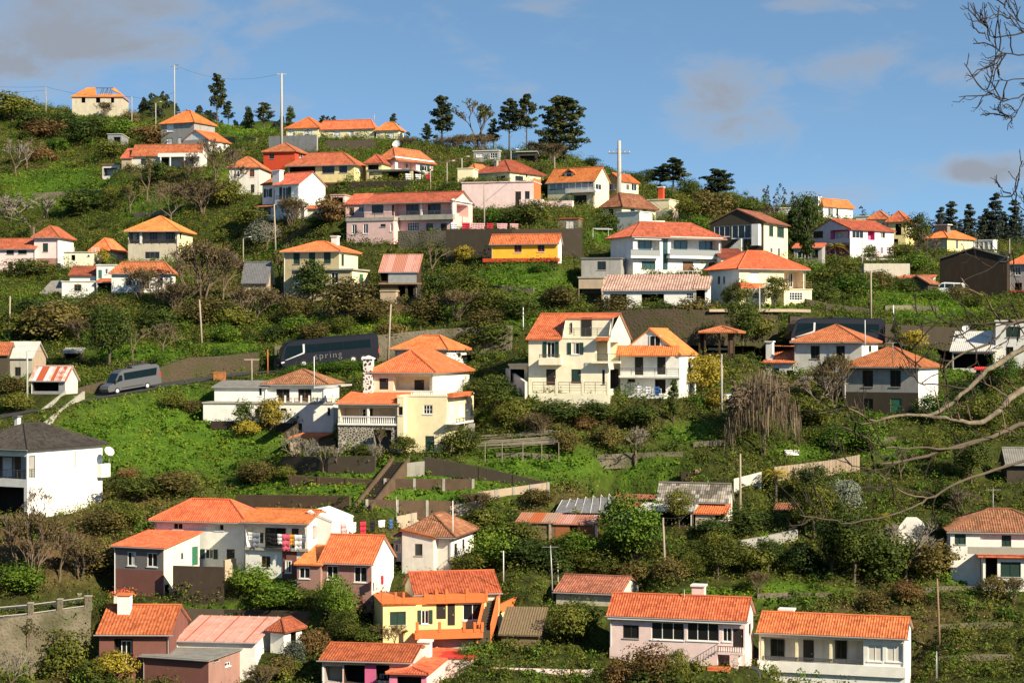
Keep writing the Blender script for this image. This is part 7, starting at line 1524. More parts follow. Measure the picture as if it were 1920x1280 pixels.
cable('cable from the left skyline pole to the pole by the ruined house', K['d'], K['e'], .8); cable('cable from the ruined house pole to the slim insulator pole', K['e'], K['b'] - Vector((0, 0, 6)), 1.0); cable('cable sagging between the slim insulator pole and the tallest concrete pole', K['b'], K['a'], 2.0, .02)
cable('cable between the two wooden poles over the pink roofs', K['f'], K['g'], .8); cable('cable from the dormer house pole to the stout crossarm pole', K['g'], K['c'] - Vector((1.5, 0, 4)), 1.2); cable('cable from the stout pole towards the grass field pole', K['c'] - Vector((0, 0, 5)), K['i'], 5, .02)
cable('cable over the scrub from the left bank pole to the coach pole', K['j'], K['k'], 2.0); cable('cable from the cottage pole to the left bank pole', K['m'], K['j'], 2.0, .02); cable('cable from the lamp pole by the gabled house to the tall sheet-fence pole', K['n'], K['o'], 3, .02); cable('cable from the sheet-fence pole to the leafy-tree pole', K['o'], K['p'], 2, .02); cable('cable from the leafy-tree pole down over the long pink house', K['p'], P(1284, 1104, 170), 1.5, .02)

# satellite dishes, tanks and other loose things
def dish(label, px, py, D, r, look=(-.35, -.75, .55), mat='plastic_white'):
    o = P(px, py, D); e = empty('satellite_dish', o, 0, label, 'dish'); n = Vector(look).normalized(); a = n.orthogonal().normalized(); b = n.cross(a); mb = MB(); rings = [[(a * math.cos(t * .3927) + b * math.sin(t * .3927)) * r * k + n * (.32 * r * k * k) for t in range(16)] for k in (.02, .4, .75, 1.0)]
    for i in range(3):
        for j in range(16): k = (j + 1) % 16; mb.face([rings[i][j], rings[i][k], rings[i + 1][k], rings[i + 1][j]], mat); mb.face([x - n * .03 for x in (rings[i + 1][j], rings[i + 1][k], rings[i][k], rings[i][j])], mat)
    mb.build('reflector', e); solid('feed_arm', lambda m: m.tube([b * r * .9 + n * .3 * r, n * r * 1.0], .02, 'metal_grey', 5), e); solid('mount', lambda m: m.tube([(0, .05, 0), (0, .15, -r * 1.2), (0, .2, -r * 1.9)], .04, 'metal_grey', 6), e)
dish('grey satellite dish at the rear corner of the white cube house', 204, 847, 202, .55, (.55, -.6, .55)); dish('big white satellite dish at the bottom by the narrow dark steps', 1412, 1268, 164.5, .85, (-.55, -.75, .3)); dish('white satellite dish above the pink veranda house roof', 744, 271, 345, .75, (-.3, -.85, .4)); dish('round white dish on the pale carport roof', 1811, 616, 238, .45, (-.2, -.9, .35))
def loose(name, label, cat, px, py, D, prim, rz=0, part='body'):
    e = empty(name, P(px, py, D), rz, label, cat); solid(part, prim, e); return e
D_ = ground_D(911, 990, HH)
e = loose('water_barrel', 'white water barrel on stilts below the terraces', 'barrel', 911, 990, D_, lambda m: m.lathe([(.36, .0), (.42, .1), (.44, 1.0), (.47, 1.02), (.47, 1.1)], 'plastic_white', (0, 0, .35), 14)); 
for x in (-.25, .25): solid('leg', lambda m: m.tube([(x, 0, -.6), (x, 0, .36)], .05, 'wood', 5), e)
e = loose('planter', 'terracotta coloured box standing on the road verge', 'box', 412, 711, ground_D(412, 711, HH), lambda m: m.box((-.7, -.4, -.1), (.7, .4, .85), 'timber_orange')); solid('lid', lambda m: m.box((-.74, -.44, .85), (.74, .44, .92), 'timber_orange'), e)
e = loose('water_tank', 'white box tank on a post under the lilac house', 'tank', 1669, 527, ground_D(1669, 527, HH), lambda m: m.box((-.75, -.5, .55), (.75, .5, 2.0), 'plastic_white'), .3); solid('stand', lambda m: m.box((-.6, -.4, -.3), (.6, .4, .55), 'concrete'), e)
e = loose('water_tank', 'white tank by the road lamp right of the yellow bush', 'tank', 1363, 751, ground_D(1363, 751, HH), lambda m: m.box((-.4, -.3, 0), (.4, .3, .75), 'plastic_white'), .2); solid('lid', lambda m: m.box((-.43, -.33, .75), (.43, .33, .82), 'cloth_blue'), e)
e = loose('bathtub', 'white tub on the grass above the plank fence', 'tub', 1484, 853, ground_D(1484, 853, HH), lambda m: m.box((-.75, -.35, .0), (.75, .35, .5), 'plastic_white')); solid('rim', lambda m: m.box((-.8, -.4, .5), (.8, .4, .56), 'plastic_white'), e)
e = loose('goal_frame', 'white pipe frame on the grass above the modern villa', 'frame', 1113, 448, ground_D(1113, 448, HH), lambda m: m.tube([(-.1, 0, -.3), (-.1, 0, 1.55), (2.2, .2, 1.55), (2.2, .2, -.3)], .05, 'rail_white', 6)); solid('brace', lambda m: m.tube([(-.1, 0, 1.55), (.6, 1.4, 1.5), (2.9, 1.5, 1.5), (2.2, .2, 1.55)], .04, 'rail_white', 6), e)
e = loose('hut_ruin', 'dark pointed heap of timbers behind the solar panels', 'ruin', 1266, 418, ground_D(1266, 418), lambda m: [m.face([(-1.3, 0, 0), (1.3, 0, 0), (.2, .6, 2.1)], 'wood_dark'), m.face([(1.3, 0, 0), (1.2, 2.5, 0), (.2, .6, 2.1)], 'wood_dark'), m.face([(-1.3, 0, 0), (.2, .6, 2.1), (1.2, 2.5, 0)], 'wood_dark')])
for x in (-.6, 0, .5): solid('beam', lambda m: m.tube([(x, -.12, 0), (x * .3 + .2, .45, 1.9)], .08, 'wood_pale', 4), e)
e = loose('tarp_tent', 'white tarpaulin tent among bare twigs at lower right', 'tent', 1716, 1022, ground_D(1716, 1024, HH), lambda m: [m.face([(-1.75, 0, 0), (1.75, 0, 0), (1.0, 1.0, 2.2), (.4, 1.2, 2.7), (-.6, 1.2, 2.7), (-1.4, 1.0, 1.8)], 'roof_metal'), m.face([(1.75, 0, 0), (2.4, 2.4, .2), (.4, 1.2, 2.7), (1.0, 1.0, 2.2)], 'metal_grey'), m.face([(-1.75, 0, 0), (-1.4, 1.0, 1.8), (-.6, 1.2, 2.7), (-1.2, 2.6, .3)], 'plastic_white')]); solid('hem', lambda m: m.tube([(-1.75, 0, .05), (1.75, 0, .05)], .06, 'metal_grey', 5), e)
e = loose('brick_stack', 'stack of brown roof tiles in the weeds above the stone-tile cottage', 'stack', 1300, 898, ground_D(1300, 898, HH), lambda m: m.box((-1.3, 0, -.2), (.2, .8, .75), 'brown_dark')); solid('upper_stack', lambda m: m.box((.22, .05, -.2), (1.4, .8, 1.0), 'rose_brown'), e)
e = loose('flower_pot', 'white tub full of red flowers by the maroon bridge house chimney', 'planter', 231, 1131, 178, lambda m: m.box((-.8, -.4, -.8), (.8, .4, .75), 'white_old')); fl = rng.normal(size=(260, 3)) * np.array([[.62, .3, .22]]) + np.array([[-.1, 0, 1.0]]); M['flower'] = plain('flower', (.72, .14, .06), .7, .3); fo = bpy.data.objects.new('foliage', leaf_object('foliage', quads(fl, unit(260), rng.uniform(.1, .22, 260)), 'flower')); COL.objects.link(fo); fo.parent = e  # one merged mesh of red flowers, no leaves
def statue(label, px, py, D):
    e = empty('statue', P(px, py, D), 0, label, 'statue'); solid('figure', lambda m: m.lathe([(.22, .0), (.27, .25), (.22, .5), (.28, .7), (.12, .85), (.14, 1.0), (.10, 1.12), (.02, 1.18)], 'plastic_white', seg=10), e, True); solid('plinth', lambda m: m.box((-.28, -.28, -.8), (.28, .28, .0), 'white_old'), e)
statue('small white statue on the gate post beside the stone lane wall', 183, 1253, 172); statue('white statue right of the yellow-green bush at the maroon front', 243, 1251, 170)
# laundry: every piece hangs on its line as a thing of its own
def laundry(where, x0, y0, x1, y1, D0, D1, items, hgt):
    a, b = P(x0, y0, D0), P(x1, y1, D1); mb = MB(); o = a.copy(); mb.tube([Vector((0, 0, 0)), (b - a) * .5 - Vector((0, 0, .05)), b - a], .012, 'cable', 4); l_ = mb.build('clothes_line'); l_.location = o; tag(l_, f'clothes line {where}', 'clothes line')
    n_ = len(items)
    for i, (col, label, w, hh) in enumerate(items):
        u = (i + .5) / n_; p = a.lerp(b, u) - Vector((0, 0, .04)); d = (b - a).normalized(); pn = Vector((d.y, -d.x, 0)); mb = MB(); k = 9; rows = []
        for r_ in (0, .4, .75, 1):
            rows.append([d * (w * (j / (k - 1) - .5) * (1 - .12 * r_)) + pn * (.022 * math.sin(j * .9 + i) * (.3 + r_)) - Vector((0, 0, hh * r_ * (1 + .06 * math.sin(j * 1.3 + i)))) for j in range(k)])
        for r_ in range(3):
            for j in range(k - 1): mb.face([rows[r_ + 1][j], rows[r_ + 1][j + 1], rows[r_][j + 1], rows[r_][j]], col); 
        ob = mb.build('laundry', smooth=True); ob.location = p; tag(ob, f'{label} {where}', 'laundry', 'washing hung out on the lines')
        sm = ob.modifiers.new('cloth', 'SOLIDIFY'); sm.thickness = .02
dl = H_O1 = [h_ for h_ in H.ALL if h_.label.startswith('big white house with orange hipped roofs')][0].D - 3.3
laundry('on the balcony of the big white house', 463, 996, 576, 1002, dl, dl - 2.6, [('cloth_white', 'small white towel', .5, .8), ('cloth_grey', 'long grey-blue sheet', .8, 1.4), ('cloth_black', 'narrow black trousers', .4, 1.0), ('cloth_black', 'black jacket', .7, .9), ('cloth_black', 'wide black coat', .9, 1.1), ('cloth_white', 'white shirt', .6, 1.0), ('cloth_pink', 'hanging pink towel', .85, 1.6), ('cloth_orange', 'orange towel', .45, 1.05), ('cloth_white', 'big white sheet', .8, 1.5), ('cloth_grey', 'small grey-blue cloth', .4, .7)], 1)
laundry('behind the brown-fronted house', 636, 980, 742, 972, 186, 190, [('cloth_rose', 'rose towel', .6, 1.2), ('cloth_white', 'white towel', .6, 1.0), ('cloth_red', 'dark red cloth', .7, 1.3), ('cloth_black', 'black shirt', .6, .9), ('cloth_white', 'white sheet', .8, .7), ('cloth_blue', 'blue cloth', .4, .9)], 1)
laundry('on the wall above the little yellow house', 840, 417, 975, 419, 283, 282, [('cloth_white', 'white cloth', 1.0, .9), ('cloth_red', 'red blanket', 1.2, .9), ('cloth_rose', 'wide rose sheet', 2.0, .9), ('cloth_red', 'small red cloth', 1.0, .8), ('cloth_rose', 'pale rose sheet', 1.6, .8), ('cloth_rose', 'striped rose towel', 1.3, .8)], 1)
laundry('beside the dark carport', 756, 325, 812, 327, 318, 317, [('cloth_white', 'white garment', 1.0, 1.0), ('cloth_white', 'second white garment', 1.0, .9), ('cloth_red', 'red cloth', .6, .8)], 1)
laundry('under the terrace of the white gabled house', 1190, 722, 1240, 724, 209.5, 208, [('cloth_white', 'white vest', .5, .8), ('cloth_white', 'white towel', .6, .9), ('cloth_blue', 'blue towel', .6, 1.0)], 1)
laundry('left of the long pink wall pole', 700, 1078, 722, 1078, 177, 178, [('cloth_white', 'checked white shirt', .5, .8), ('cloth_red', 'red vest', .35, .8)], 1)
# trellis of dry sticks on the slope and the small greenhouse frame
e = empty('trellis', ground_P(980, 846, HH), 0, 'sagging dry stick trellis on the green slope', 'trellis')
for i in range(26):
    y0 = rnd.uniform(-2, 2.5); solid('stick', lambda m: m.tube([(-4.4 + rnd.uniform(-.5, 1), y0, 1.0 + y0 * .25 + rnd.uniform(-.1, .1)), (0, y0 * .9, 1.25 + y0 * .3), (4.2 + rnd.uniform(-1.4, .4), y0 * .8, 1.5 + y0 * .3)], .035, 'twig_grey', 4), e)
for x in (-4, -2.2, 0, 2, 3.8): solid('stake', lambda m: m.tube([(x, -1.9, -1.0), (x, -1.9, 1.1)], .04, 'pole_wood', 4), e)
e = empty('greenhouse_frame', ground_P(1095, 965, HH), 0, 'collapsed net greenhouse frame above the rusty shed', 'frame')
for i in range(7): solid('pipe', lambda m: m.tube([(-3 + i * .9, -1.2, .3), (-2.2 + i * .8, .8, 1.5 + .1 * i), (-1.2 + i * .8, 2.6, .6)], .03, 'rail_white', 4), e)
solid('net', lambda m: m.face([(-3, -1.2, .35), (2.4, -1.2, .3), (3.4, .8, 1.8), (-2.2, .8, 1.45)], 'slate'), e)

for x0, x1, y0, y1, l in ((880, 1000, 545, 549, 'low dry stone terrace wall in the field below the little yellow house'), (560, 690, 590, 592, 'low dry stone terrace wall in the bright bank below the ruin'), (60, 200, 372, 366, 'low dry stone terrace wall on the upper left green slope'), (250, 330, 408, 405, 'low dry stone wall above the wide-balcony house'), (930, 1040, 858, 861, 'low dry stone terrace wall under the stick trellis'), (1120, 1280, 862, 856, 'low dry stone terrace wall below the round grey bush'), (1300, 1380, 838, 834, 'low dry stone wall left of the weeping tree'), (1560, 1680, 830, 828, 'low dry stone wall below the grey weathered house'), (1660, 1760, 582, 584, 'low dry stone wall across the right grass field'), (1720, 1830, 1112, 1108, 'low dry stone terrace wall on the lower right slope'), (1760, 1900, 1180, 1176, 'lower dry stone terrace wall on the lower right slope'), (1760, 1900, 1240, 1236, 'bottom dry stone terrace wall at lower right'), (200, 330, 690, 683, 'low dry stone edge above the silver minibus'), (1290, 1420, 505, 500, 'low dry stone wall behind the modern villa annex'), (40, 180, 575, 572, 'low dry stone wall under the white cottages'), (820, 1000, 1052, 1050, 'dark low wall below the rusty shed'), (1420, 1560, 1122, 1120, 'low dry stone wall above the white ribbed-roof house'), (380, 480, 268, 268, 'low stone wall on the left ridge meadow')):
    m_ = (x0 + x1) / 2; wall_run('terrace_wall', l, [(x0, y0 - 9, y0), (m_, (y0 + y1) / 2 - 11, (y0 + y1) / 2), (x1, y1 - 9, y1)], .35, 'stonework')
# ------------------------------------------------------------------ trees and shrubs that can be told apart
pl = plant
pl('bigpine', 1058, 310, 128, 'largest dark pine with a broad layered crown on the skyline', .95, seed=0); pl('pine', 955, 290, 108, 'tall slim pine with an open top left of the largest pine', .8, seed=0); pl('pine', 987, 288, 84, 'shorter thin pine just left of the largest pine', .7, seed=1)
pl('euca', 829, 262, 76, 'dark slender tree on the skyline above the street lamp', .95, seed=0); pl('euca', 800, 262, 45, 'small dark tree left of the slender skyline tree', 1.1, seed=1); pl('leafybare', 897, 268, 78, 'half bare skyline tree between the slender tree and the slim pine', 1.0); pl('euca', 925, 276, 62, 'dark feathery tree behind the hilltop cabin', .8)
pl('euca', 738, 245, 34, 'little dark tree right behind the cream villa', .9); pl('euca', 407, 232, 82, 'lone tall dark tree on the left skyline', .75); pl('euca', 428, 236, 42, 'small dark tree right beside the lone left skyline tree', 1.1); pl('cone', 466, 244, 46, 'brownish pointed conifer on the left skyline', .9); pl('cone', 545, 240, 40, 'olive conifer left of the cream villa roof', .9); pl('euca', 605, 232, 40, 'dark conifer-like tree peeping over the cream villa roof', 1.0); pl('euca', 495, 240, 38, 'dark wind-bent tree behind the tallest concrete pole', 1.4)
for i, (x, y, h_, l) in enumerate(((868, 285, 34, 'left brown leafless thicket below the skyline trees'), (905, 292, 36, 'brown leafless thicket above the hilltop cabin'), (848, 290, 30, 'brown thicket over the pink veranda house'), (760, 284, 22, 'low brown thicket beside the white dish'), (1032, 308, 40, 'brown thicket at the foot of the largest pine'), (1008, 300, 38, 'twiggy thicket behind the dark hilltop shack'))): pl('thicket', x, y, h_, l, 1.5)
pl('pine', 1262, 372, 60, 'round-topped pine left of the right skyline pair', 1.25); pl('darktree', 1290, 380, 50, 'wide dark pine-like tree on the right slope', 1.3); pl('pine', 1345, 392, 58, 'spreading pine at the right end of the slope trees', 1.5); pl('darktree', 1310, 392, 36, 'low dark tree between the two slope pines', 1.6); pl('darktree', 1215, 345, 30, 'dark tree crown behind the stout pole', 1.4); pl('darktree', 1110, 318, 26, 'dark treetop behind the dormer house', 1.6)
for i, (x, y, h_, l) in enumerate(((1290, 415, 45, 'olive shrub mass above the red chimney block'), (1330, 418, 48, 'brown-green shrub left of the dark-gabled house'), (1370, 405, 40, 'olive tree above the dark-gabled house'), (1405, 410, 36, 'dark shrub right of the dark gable ridge'), (1310, 440, 40, 'bright olive shrub behind the solar panel roof'), (1275, 398, 36, 'low shrub behind the cream chimney block'))): pl(('olivetree', 'brown', 'olivetree', 'dark', 'green', 'olive')[i], x, y, h_, l, 1.3)
pl('cone', 1489, 470, 82, 'dark pointed conifer right of the dark-gabled house', 1.0); pl('darktree', 1513, 458, 80, 'round dark tree hiding the white chimney house', .85); pl('column', 1513, 512, 150, 'very tall narrow ivy-clad cypress left of the lilac house', .62); pl('dark', 1492, 492, 40, 'dark shrub at the foot of the pointed conifer', 1.2); pl('fern', 1566, 492, 34, 'tree fern in front of the lilac house recess', 1.2); pl('dark', 1631, 488, 24, 'clipped round bush before the lilac house white wall', .95)
pl('olivetree', 1718, 476, 66, 'dark olive tree right of the yellow pyramid-roofed house', .8); pl('bare', 1745, 500, 60, 'bare tree in front of the grey shaded front', 1.0); pl('olive', 1684, 486, 28, 'dark shrub in the arch below the yellow house', 1.2)
pl('olivetree', 1453, 578, 70, 'broad olive-green tree in front of the cream corner-balcony house', .95); pl('olivetree', 1387, 584, 52, 'smaller dark tree left of the broad olive tree', .95); pl('darktree', 1363, 580, 36, 'narrow dark shrub at the left wall of the cream corner-balcony house', .7); pl('olive', 1303, 512, 22, 'round green bush at the modern villa door', 1.1); pl('darktree', 1392, 660, 90, 'dark tree right of the timber gazebo', .85); pl('olive', 1415, 645, 66, 'bushy tree right under the road wall', .9)
pl('dark', 455, 806, 62, 'dense dark clipped conifer before the white terrace house', .62); pl('yellow', 508, 808, 52, 'yellow-green bush beside the clipped conifer', .8); pl('olive', 546, 815, 50, 'olive bush in front of the white terrace wall', .9); pl('dark', 580, 812, 58, 'dark bushy tree at the right end of the white terrace wall', .95); pl('yellow', 465, 818, 26, 'low yellow shrub under the clipped conifer', 1.3)
pl('olivetree', 652, 842, 50, 'rounded olive tree before the pebble-stone arch', 1.1); pl('leafybare', 712, 850, 46, 'thin leafy tree in front of the arch opening', .9); pl('olive', 757, 852, 34, 'bush at the corner of the tall cream block', 1.1); pl('olive', 862, 852, 46, 'wild bush right of the tall cream block', 1.2); pl('dark', 680, 850, 24, 'small dark bush in the villa garden', 1.2)
for i, (x, h_, l) in enumerate(((556, 66, 'leftmost bare sapling by the brick shed'), (578, 60, 'second bare sapling by the brick shed'), (606, 62, 'bare sapling at the right of the brick shed'), (634, 56, 'slanting bare sapling under the pebble arch'), (700, 50, 'pale bare tree beside the garden stairs'))): pl('grey', x, 884, h_, l, .75, group='bare saplings')
pl('darktree', 204, 694, 106, 'big glossy dark leafy tree left of the road bend', .88); pl('bare', 306, 660, 62, 'wide bare tree above the silver minibus', 1.25); pl('leafybare', 250, 680, 66, 'pale thin tree right of the big glossy tree', .8); pl('green', 300, 690, 24, 'bright low bush on the bank over the minibus', 1.6)
pl('thicket', 378, 568, 118, 'large brown bare thicket right of the long white house', .95); pl('bare', 345, 556, 90, 'bare brown tree at the right gable of the long white house', .9); pl('bare', 415, 566, 96, 'bare brown tree left of the slate-roofed ruin', .9); pl('bare', 300, 580, 70, 'bare tree in front of the long white house', 1.0); pl('thicket', 262, 560, 60, 'brown thicket before the white cottage door', 1.0); pl('brown', 380, 610, 46, 'brown-green bush under the large thicket', 1.5); pl('thicket', 330, 590, 54, 'low brown thicket right of the long white house', 1.4)
pl('dark', 221, 482, 34, 'round dark tree on the half-hidden orange roof', 1.0); pl('olive', 62, 520, 32, 'olive hedge bush under the pink tower house', 2.4); pl('yellow', 195, 496, 28, 'yellow shrub on the beige flat-roofed house', .8)
pl('dark', 588, 566, 60, 'dense dark bush in front of the olive-beige house', .95); pl('dark', 822, 570, 68, 'big dark bush right of the ramshackle shack', .85); pl('leafybare', 812, 520, 58, 'grey-green willow shrub under the stained wall', 1.0); pl('leafybare', 528, 556, 92, 'ivy-hung thin tree between ruin and olive-beige house', .55); pl('brown', 650, 600, 60, 'big brown bush below the olive-beige house', 1.2); pl('brown', 700, 606, 48, 'brown bush under the shack', 1.4); pl('thicket', 470, 606, 66, 'dark brown thicket under the slate-roofed ruin', 1.4); pl('brown', 560, 602, 50, 'brown shrub below the ruin', 1.3)
pl('red', 620, 420, 42, 'orange-brown shrub beside the white outbuilding', 1.1); pl('green', 592, 425, 22, 'green bush before the white outbuilding', 1.6); pl('thicket', 548, 424, 44, 'grey leafless thicket before the white two-storey house', 1.2); pl('grey', 500, 470, 60, 'grey bare tree under the white two-storey house', 1.0); pl('olive', 470, 430, 42, 'olive shrub left of the white two-storey house', 1.3); pl('greybush', 486, 462, 44, 'pale grey-green bush below the white two-storey house', 1.0)
pl('bare', 352, 350, 66, 'bare tree in front of the long low white house', 1.1); pl('bare', 436, 372, 92, 'big bare tree before the white cottage', .95); pl('bare', 402, 350, 74, 'bare tree between long low house and white cottage', .9); pl('bare', 320, 420, 84, 'bare spreading tree above the wide-balcony house', 1.1); pl('leafybare', 275, 376, 70, 'dark leafy tree below the long low white house', .95); pl('dark', 292, 342, 36, 'dark bush at the left end of the long low house', 1.3); pl('thicket', 380, 400, 60, 'brown thicket below the white cottage', 1.5); pl('olive', 425, 385, 46, 'yellow-olive bush right of the brown thicket', 1.2)
pl('red', 285, 275, 42, 'purple-brown bush left of the tall grey-fronted house', 1.6); pl('red', 90, 262, 30, 'purple heathery bush on the upper left slope', 2.0); pl('red', 75, 305, 34, 'purple-brown bush on the left slope', 1.9)
for i, (x, y, h_, k, l) in enumerate(((60, 246, 44, 'dark', 'dark green bush under the left skyline pole'), (120, 250, 40, 'dark', 'dark bush below the ruined house'), (180, 258, 44, 'dark', 'dark shrub belt below the ruin wall'), (230, 262, 34, 'green', 'green shrub left of the corrugated shed'), (20, 230, 60, 'olive', 'olive tree at the left edge of the skyline'), (150, 275, 44, 'dark', 'dark feathery bush on the upper slope'), (110, 285, 30, 'green', 'mid green bush on the upper slope'), (30, 330, 66, 'grey', 'pale bare tree at the far left slope'), (50, 315, 50, 'leafybare', 'thin tree left of the purple-brown bush'), (210, 300, 36, 'olive', 'olive bush above the thin red-roofed shed'), (195, 222, 26, 'thicket', 'brown bush against the ruin wall'), (245, 238, 26, 'brown', 'brown bush right of the ruin'), (205, 392, 46, 'olivetree', 'yellowish tree on the left green terrace'), (150, 400, 40, 'dark', 'dark bush on the left terraces'), (245, 400, 54, 'leafybare', 'tangled tree left of the bare spreading tree'))): pl(k, x, y, h_, l, 1.4 if k in ('dark', 'olive', 'green') else 1.0)
pl('grey', 62, 452, 72, 'pale fallen bare tree above the pink tower house', 1.6); pl('grey', 20, 415, 44, 'pale twiggy bush at the left edge', 1.5)
pl('willow', 1430, 850, 152, 'large grey weeping tree in the middle of the right gardens', 1.0); pl('grey', 1190, 874, 78, 'round grey leafless bush on the green slope', 1.05); pl('yellow', 1318, 738, 62, 'yellow-green bush right of the white gabled house', .9); pl('yellow', 1340, 768, 40, 'orange-yellow bush below the lamp pole', .9); pl('column', 1263, 792, 76, 'upright reedy shrub before the white gabled house', .7); pl('olive', 1283, 738, 60, 'dark glossy bush at the corner of the white gabled house', .8)
pl('dark', 930, 765, 66, 'big dark bush left of the walled cream terrace', 1.0); pl('olive', 900, 760, 44, 'dark bush between the two cream houses', 1.0); pl('olive', 960, 800, 48, 'olive bush under the curving pale wall', 1.1); pl('dark', 1040, 790, 34, 'dark hedge below the left end of the cream terrace', 2.0); pl('dark', 1110, 788, 36, 'dark hedge below the right end of the cream terrace', 2.0); pl('dark', 1190, 794, 42, 'dark hedge below the white gabled house', 2.0); pl('thicket', 1012, 822, 50, 'brown tangle under the cream terrace hedge', 1.2); pl('red', 1098, 806, 26, 'reddish shrub below the cream terrace', 1.2); pl('brown', 1140, 842, 50, 'brown-green bush left of the round grey bush', 1.0); pl('brown', 1062, 850, 46, 'brown bush at the end of the stick trellis', .9)
pl('grey', 1535, 775, 82, 'grey bare bush left of the grey weathered house', 1.2); pl('thicket', 1565, 770, 90, 'dark twiggy bush against the grey weathered house', .7); pl('olive', 1515, 800, 54, 'olive bush below the grey bare bush', 1.3); pl('cone', 1681, 655, 52, 'dark conifer behind the mossy orange roof', .9); pl('yellow', 1716, 655, 30, 'yellow bush right of the dark conifer', 1.3); pl('greentree', 1745, 690, 40, 'green tree left of the pale carport', 1.1); pl('palm', 1472, 640, 30, 'spiky palm-like plant by the white chimney wing', 1.0)
pl('greentree', 1186, 1080, 160, 'tall leafy tree with pale tips left of the wooden pole', .85); pl('olivetree', 1272, 990, 66, 'smaller olive tree in front of the grey canopy', .85); pl('dark', 1340, 1010, 44, 'dark hedge under the little cream hut', 1.7); pl('dark', 1395, 1000, 44, 'dark hedge behind the grey rubble wall', 1.6); pl('brown', 1180, 1094, 36, 'brown bush at the foot of the tall leafy tree', 1.3)
for i, (x, y, h_, k, l) in enumerate(((1300, 1090, 66, 'olivetree', 'olive tree above the pink chimney'), (1345, 1085, 76, 'olivetree', 'wide olive tree right of the pink chimney'), (1400, 1078, 60, 'olive', 'olive shrub below the rubble wall'), (1260, 1092, 40, 'brown', 'brown bush left of the pink chimney'), (1440, 1070, 70, 'darktree', 'dark ivy tree right below the rubble wall'), (1500, 1075, 60, 'dark', 'dark bush in the lower right thicket'), (1420, 1115, 40, 'thicket', 'twiggy bush above the white ribbed-roof house'), (1560, 1080, 90, 'darktree', 'dark tree at the left of the palm thicket'), (1600, 1090, 120, 'darktree', 'tall dark leafy tree in the middle of the palm thicket'), (1640, 1040, 90, 'palm', 'dark palm left of the white tarpaulin tent'), (1560, 1000, 80, 'darktree', 'dark tree above the palm thicket'), (1525, 1010, 90, 'olivetree', 'olive tree right of the tiny red-roofed pen'), (1700, 1092, 110, 'grey', 'bare grey tree in front of the white tarpaulin tent'), (1655, 1085, 70, 'dark', 'dark bush below the palm'), (1745, 1080, 70, 'brown', 'brown bush right of the bare grey tree'), (1770, 1035, 80, 'darktree', 'dark tree left of the right-edge white house'), (1810, 980, 60, 'bare', 'bare tree above the right-edge white house'), (1790, 960, 40, 'grey', 'pale bare bush behind the right-edge white house'), (1590, 960, 60, 'greybush', 'pale grey-green bush below the plank fence'), (1525, 945, 66, 'darktree', 'dark tree in front of the plank fence'), (1455, 945, 66, 'fern', 'golden tree fern in front of the plank fence'), (1650, 1010, 60, 'fern', 'yellowish tree fern above the dark palm'), (1700, 1130, 40, 'red', 'red-brown bush on the lower right slope'), (1640, 1145, 40, 'brown', 'brown bush above the white ribbed roof'), (1860, 1120, 36, 'brown', 'brown grassy bush under the right-edge white house'), (1900, 1130, 50, 'thicket', 'twiggy bush at the right edge'), (1690, 900, 60, 'leafybare', 'thin tree behind the foreground branches'), (1620, 845, 50, 'green', 'green bush left of the foreground branch tips'), (1560, 845, 50, 'green', 'bright green bush above the plank fence'), (1750, 870, 60, 'olivetree', 'olive tree behind the foreground branches'), (1820, 905, 80, 'darktree', 'dark tree below the thick foreground branch'), (1780, 950, 50, 'dark', 'dark bush on the right slope'), (1850, 800, 50, 'olive', 'olive bush behind the thick foreground branch'), (1880, 735, 70, 'greentree', 'light green tree before the white flat house'), (1750, 790, 44, 'green', 'green bush right of the grey weathered house'), (1810, 760, 40, 'dark', 'dark bush below the thin red shelter'))): pl(k, x, y, h_, l, 1.2 if k in ('dark', 'brown', 'olive', 'green', 'red') else .95)
pl('greentree', 628, 1182, 86, 'leafy green tree left of the yellow terrace house', .8); pl('red', 690, 1160, 56, 'rusty red bush beside the yellow terrace house', 1.0); pl('olivetree', 640, 1215, 66, 'olive bushy tree above the pink bottom house', 1.1); pl('dark', 690, 1215, 50, 'dark bush under the yellow terrace house', 1.3); pl('greybush', 555, 1245, 40, 'pale grey-leaved bush right of the tiny white tower', .9); pl('red', 590, 1230, 46, 'red-flowered bush behind the pale grey-leaved bush', 1.0); pl('thicket', 735, 1215, 46, 'bare tangle under the yellow terrace', 1.3)
pl('red', 1210, 1300, 92, 'reddish-brown bush in front of the long pink house', .85); pl('olivetree', 1265, 1300, 96, 'dark olive bush before the long pink house lower floor', .8); pl('red', 1165, 1300, 70, 'left rusty bush before the long pink house', .8); pl('dark', 1230, 1310, 60, 'low dark bush at the bottom edge', 1.5); pl('olive', 1120, 1305, 40, 'small brown-green bush by the white side wall', 1.2)
pl('olive', 1075, 1240, 60, 'ivy mound right of the thatched hut', 1.0, D=172); pl('dark', 1090, 1215, 60, 'dark shaded bush left of the long pink house', 1.2, D=174); pl('green', 880, 1250, 50, 'green bush at the right of the pink bottom house', .9, D=169); pl('olive', 865, 1225, 34, 'leafy vine under the orange terrace', 1.3, D=171)
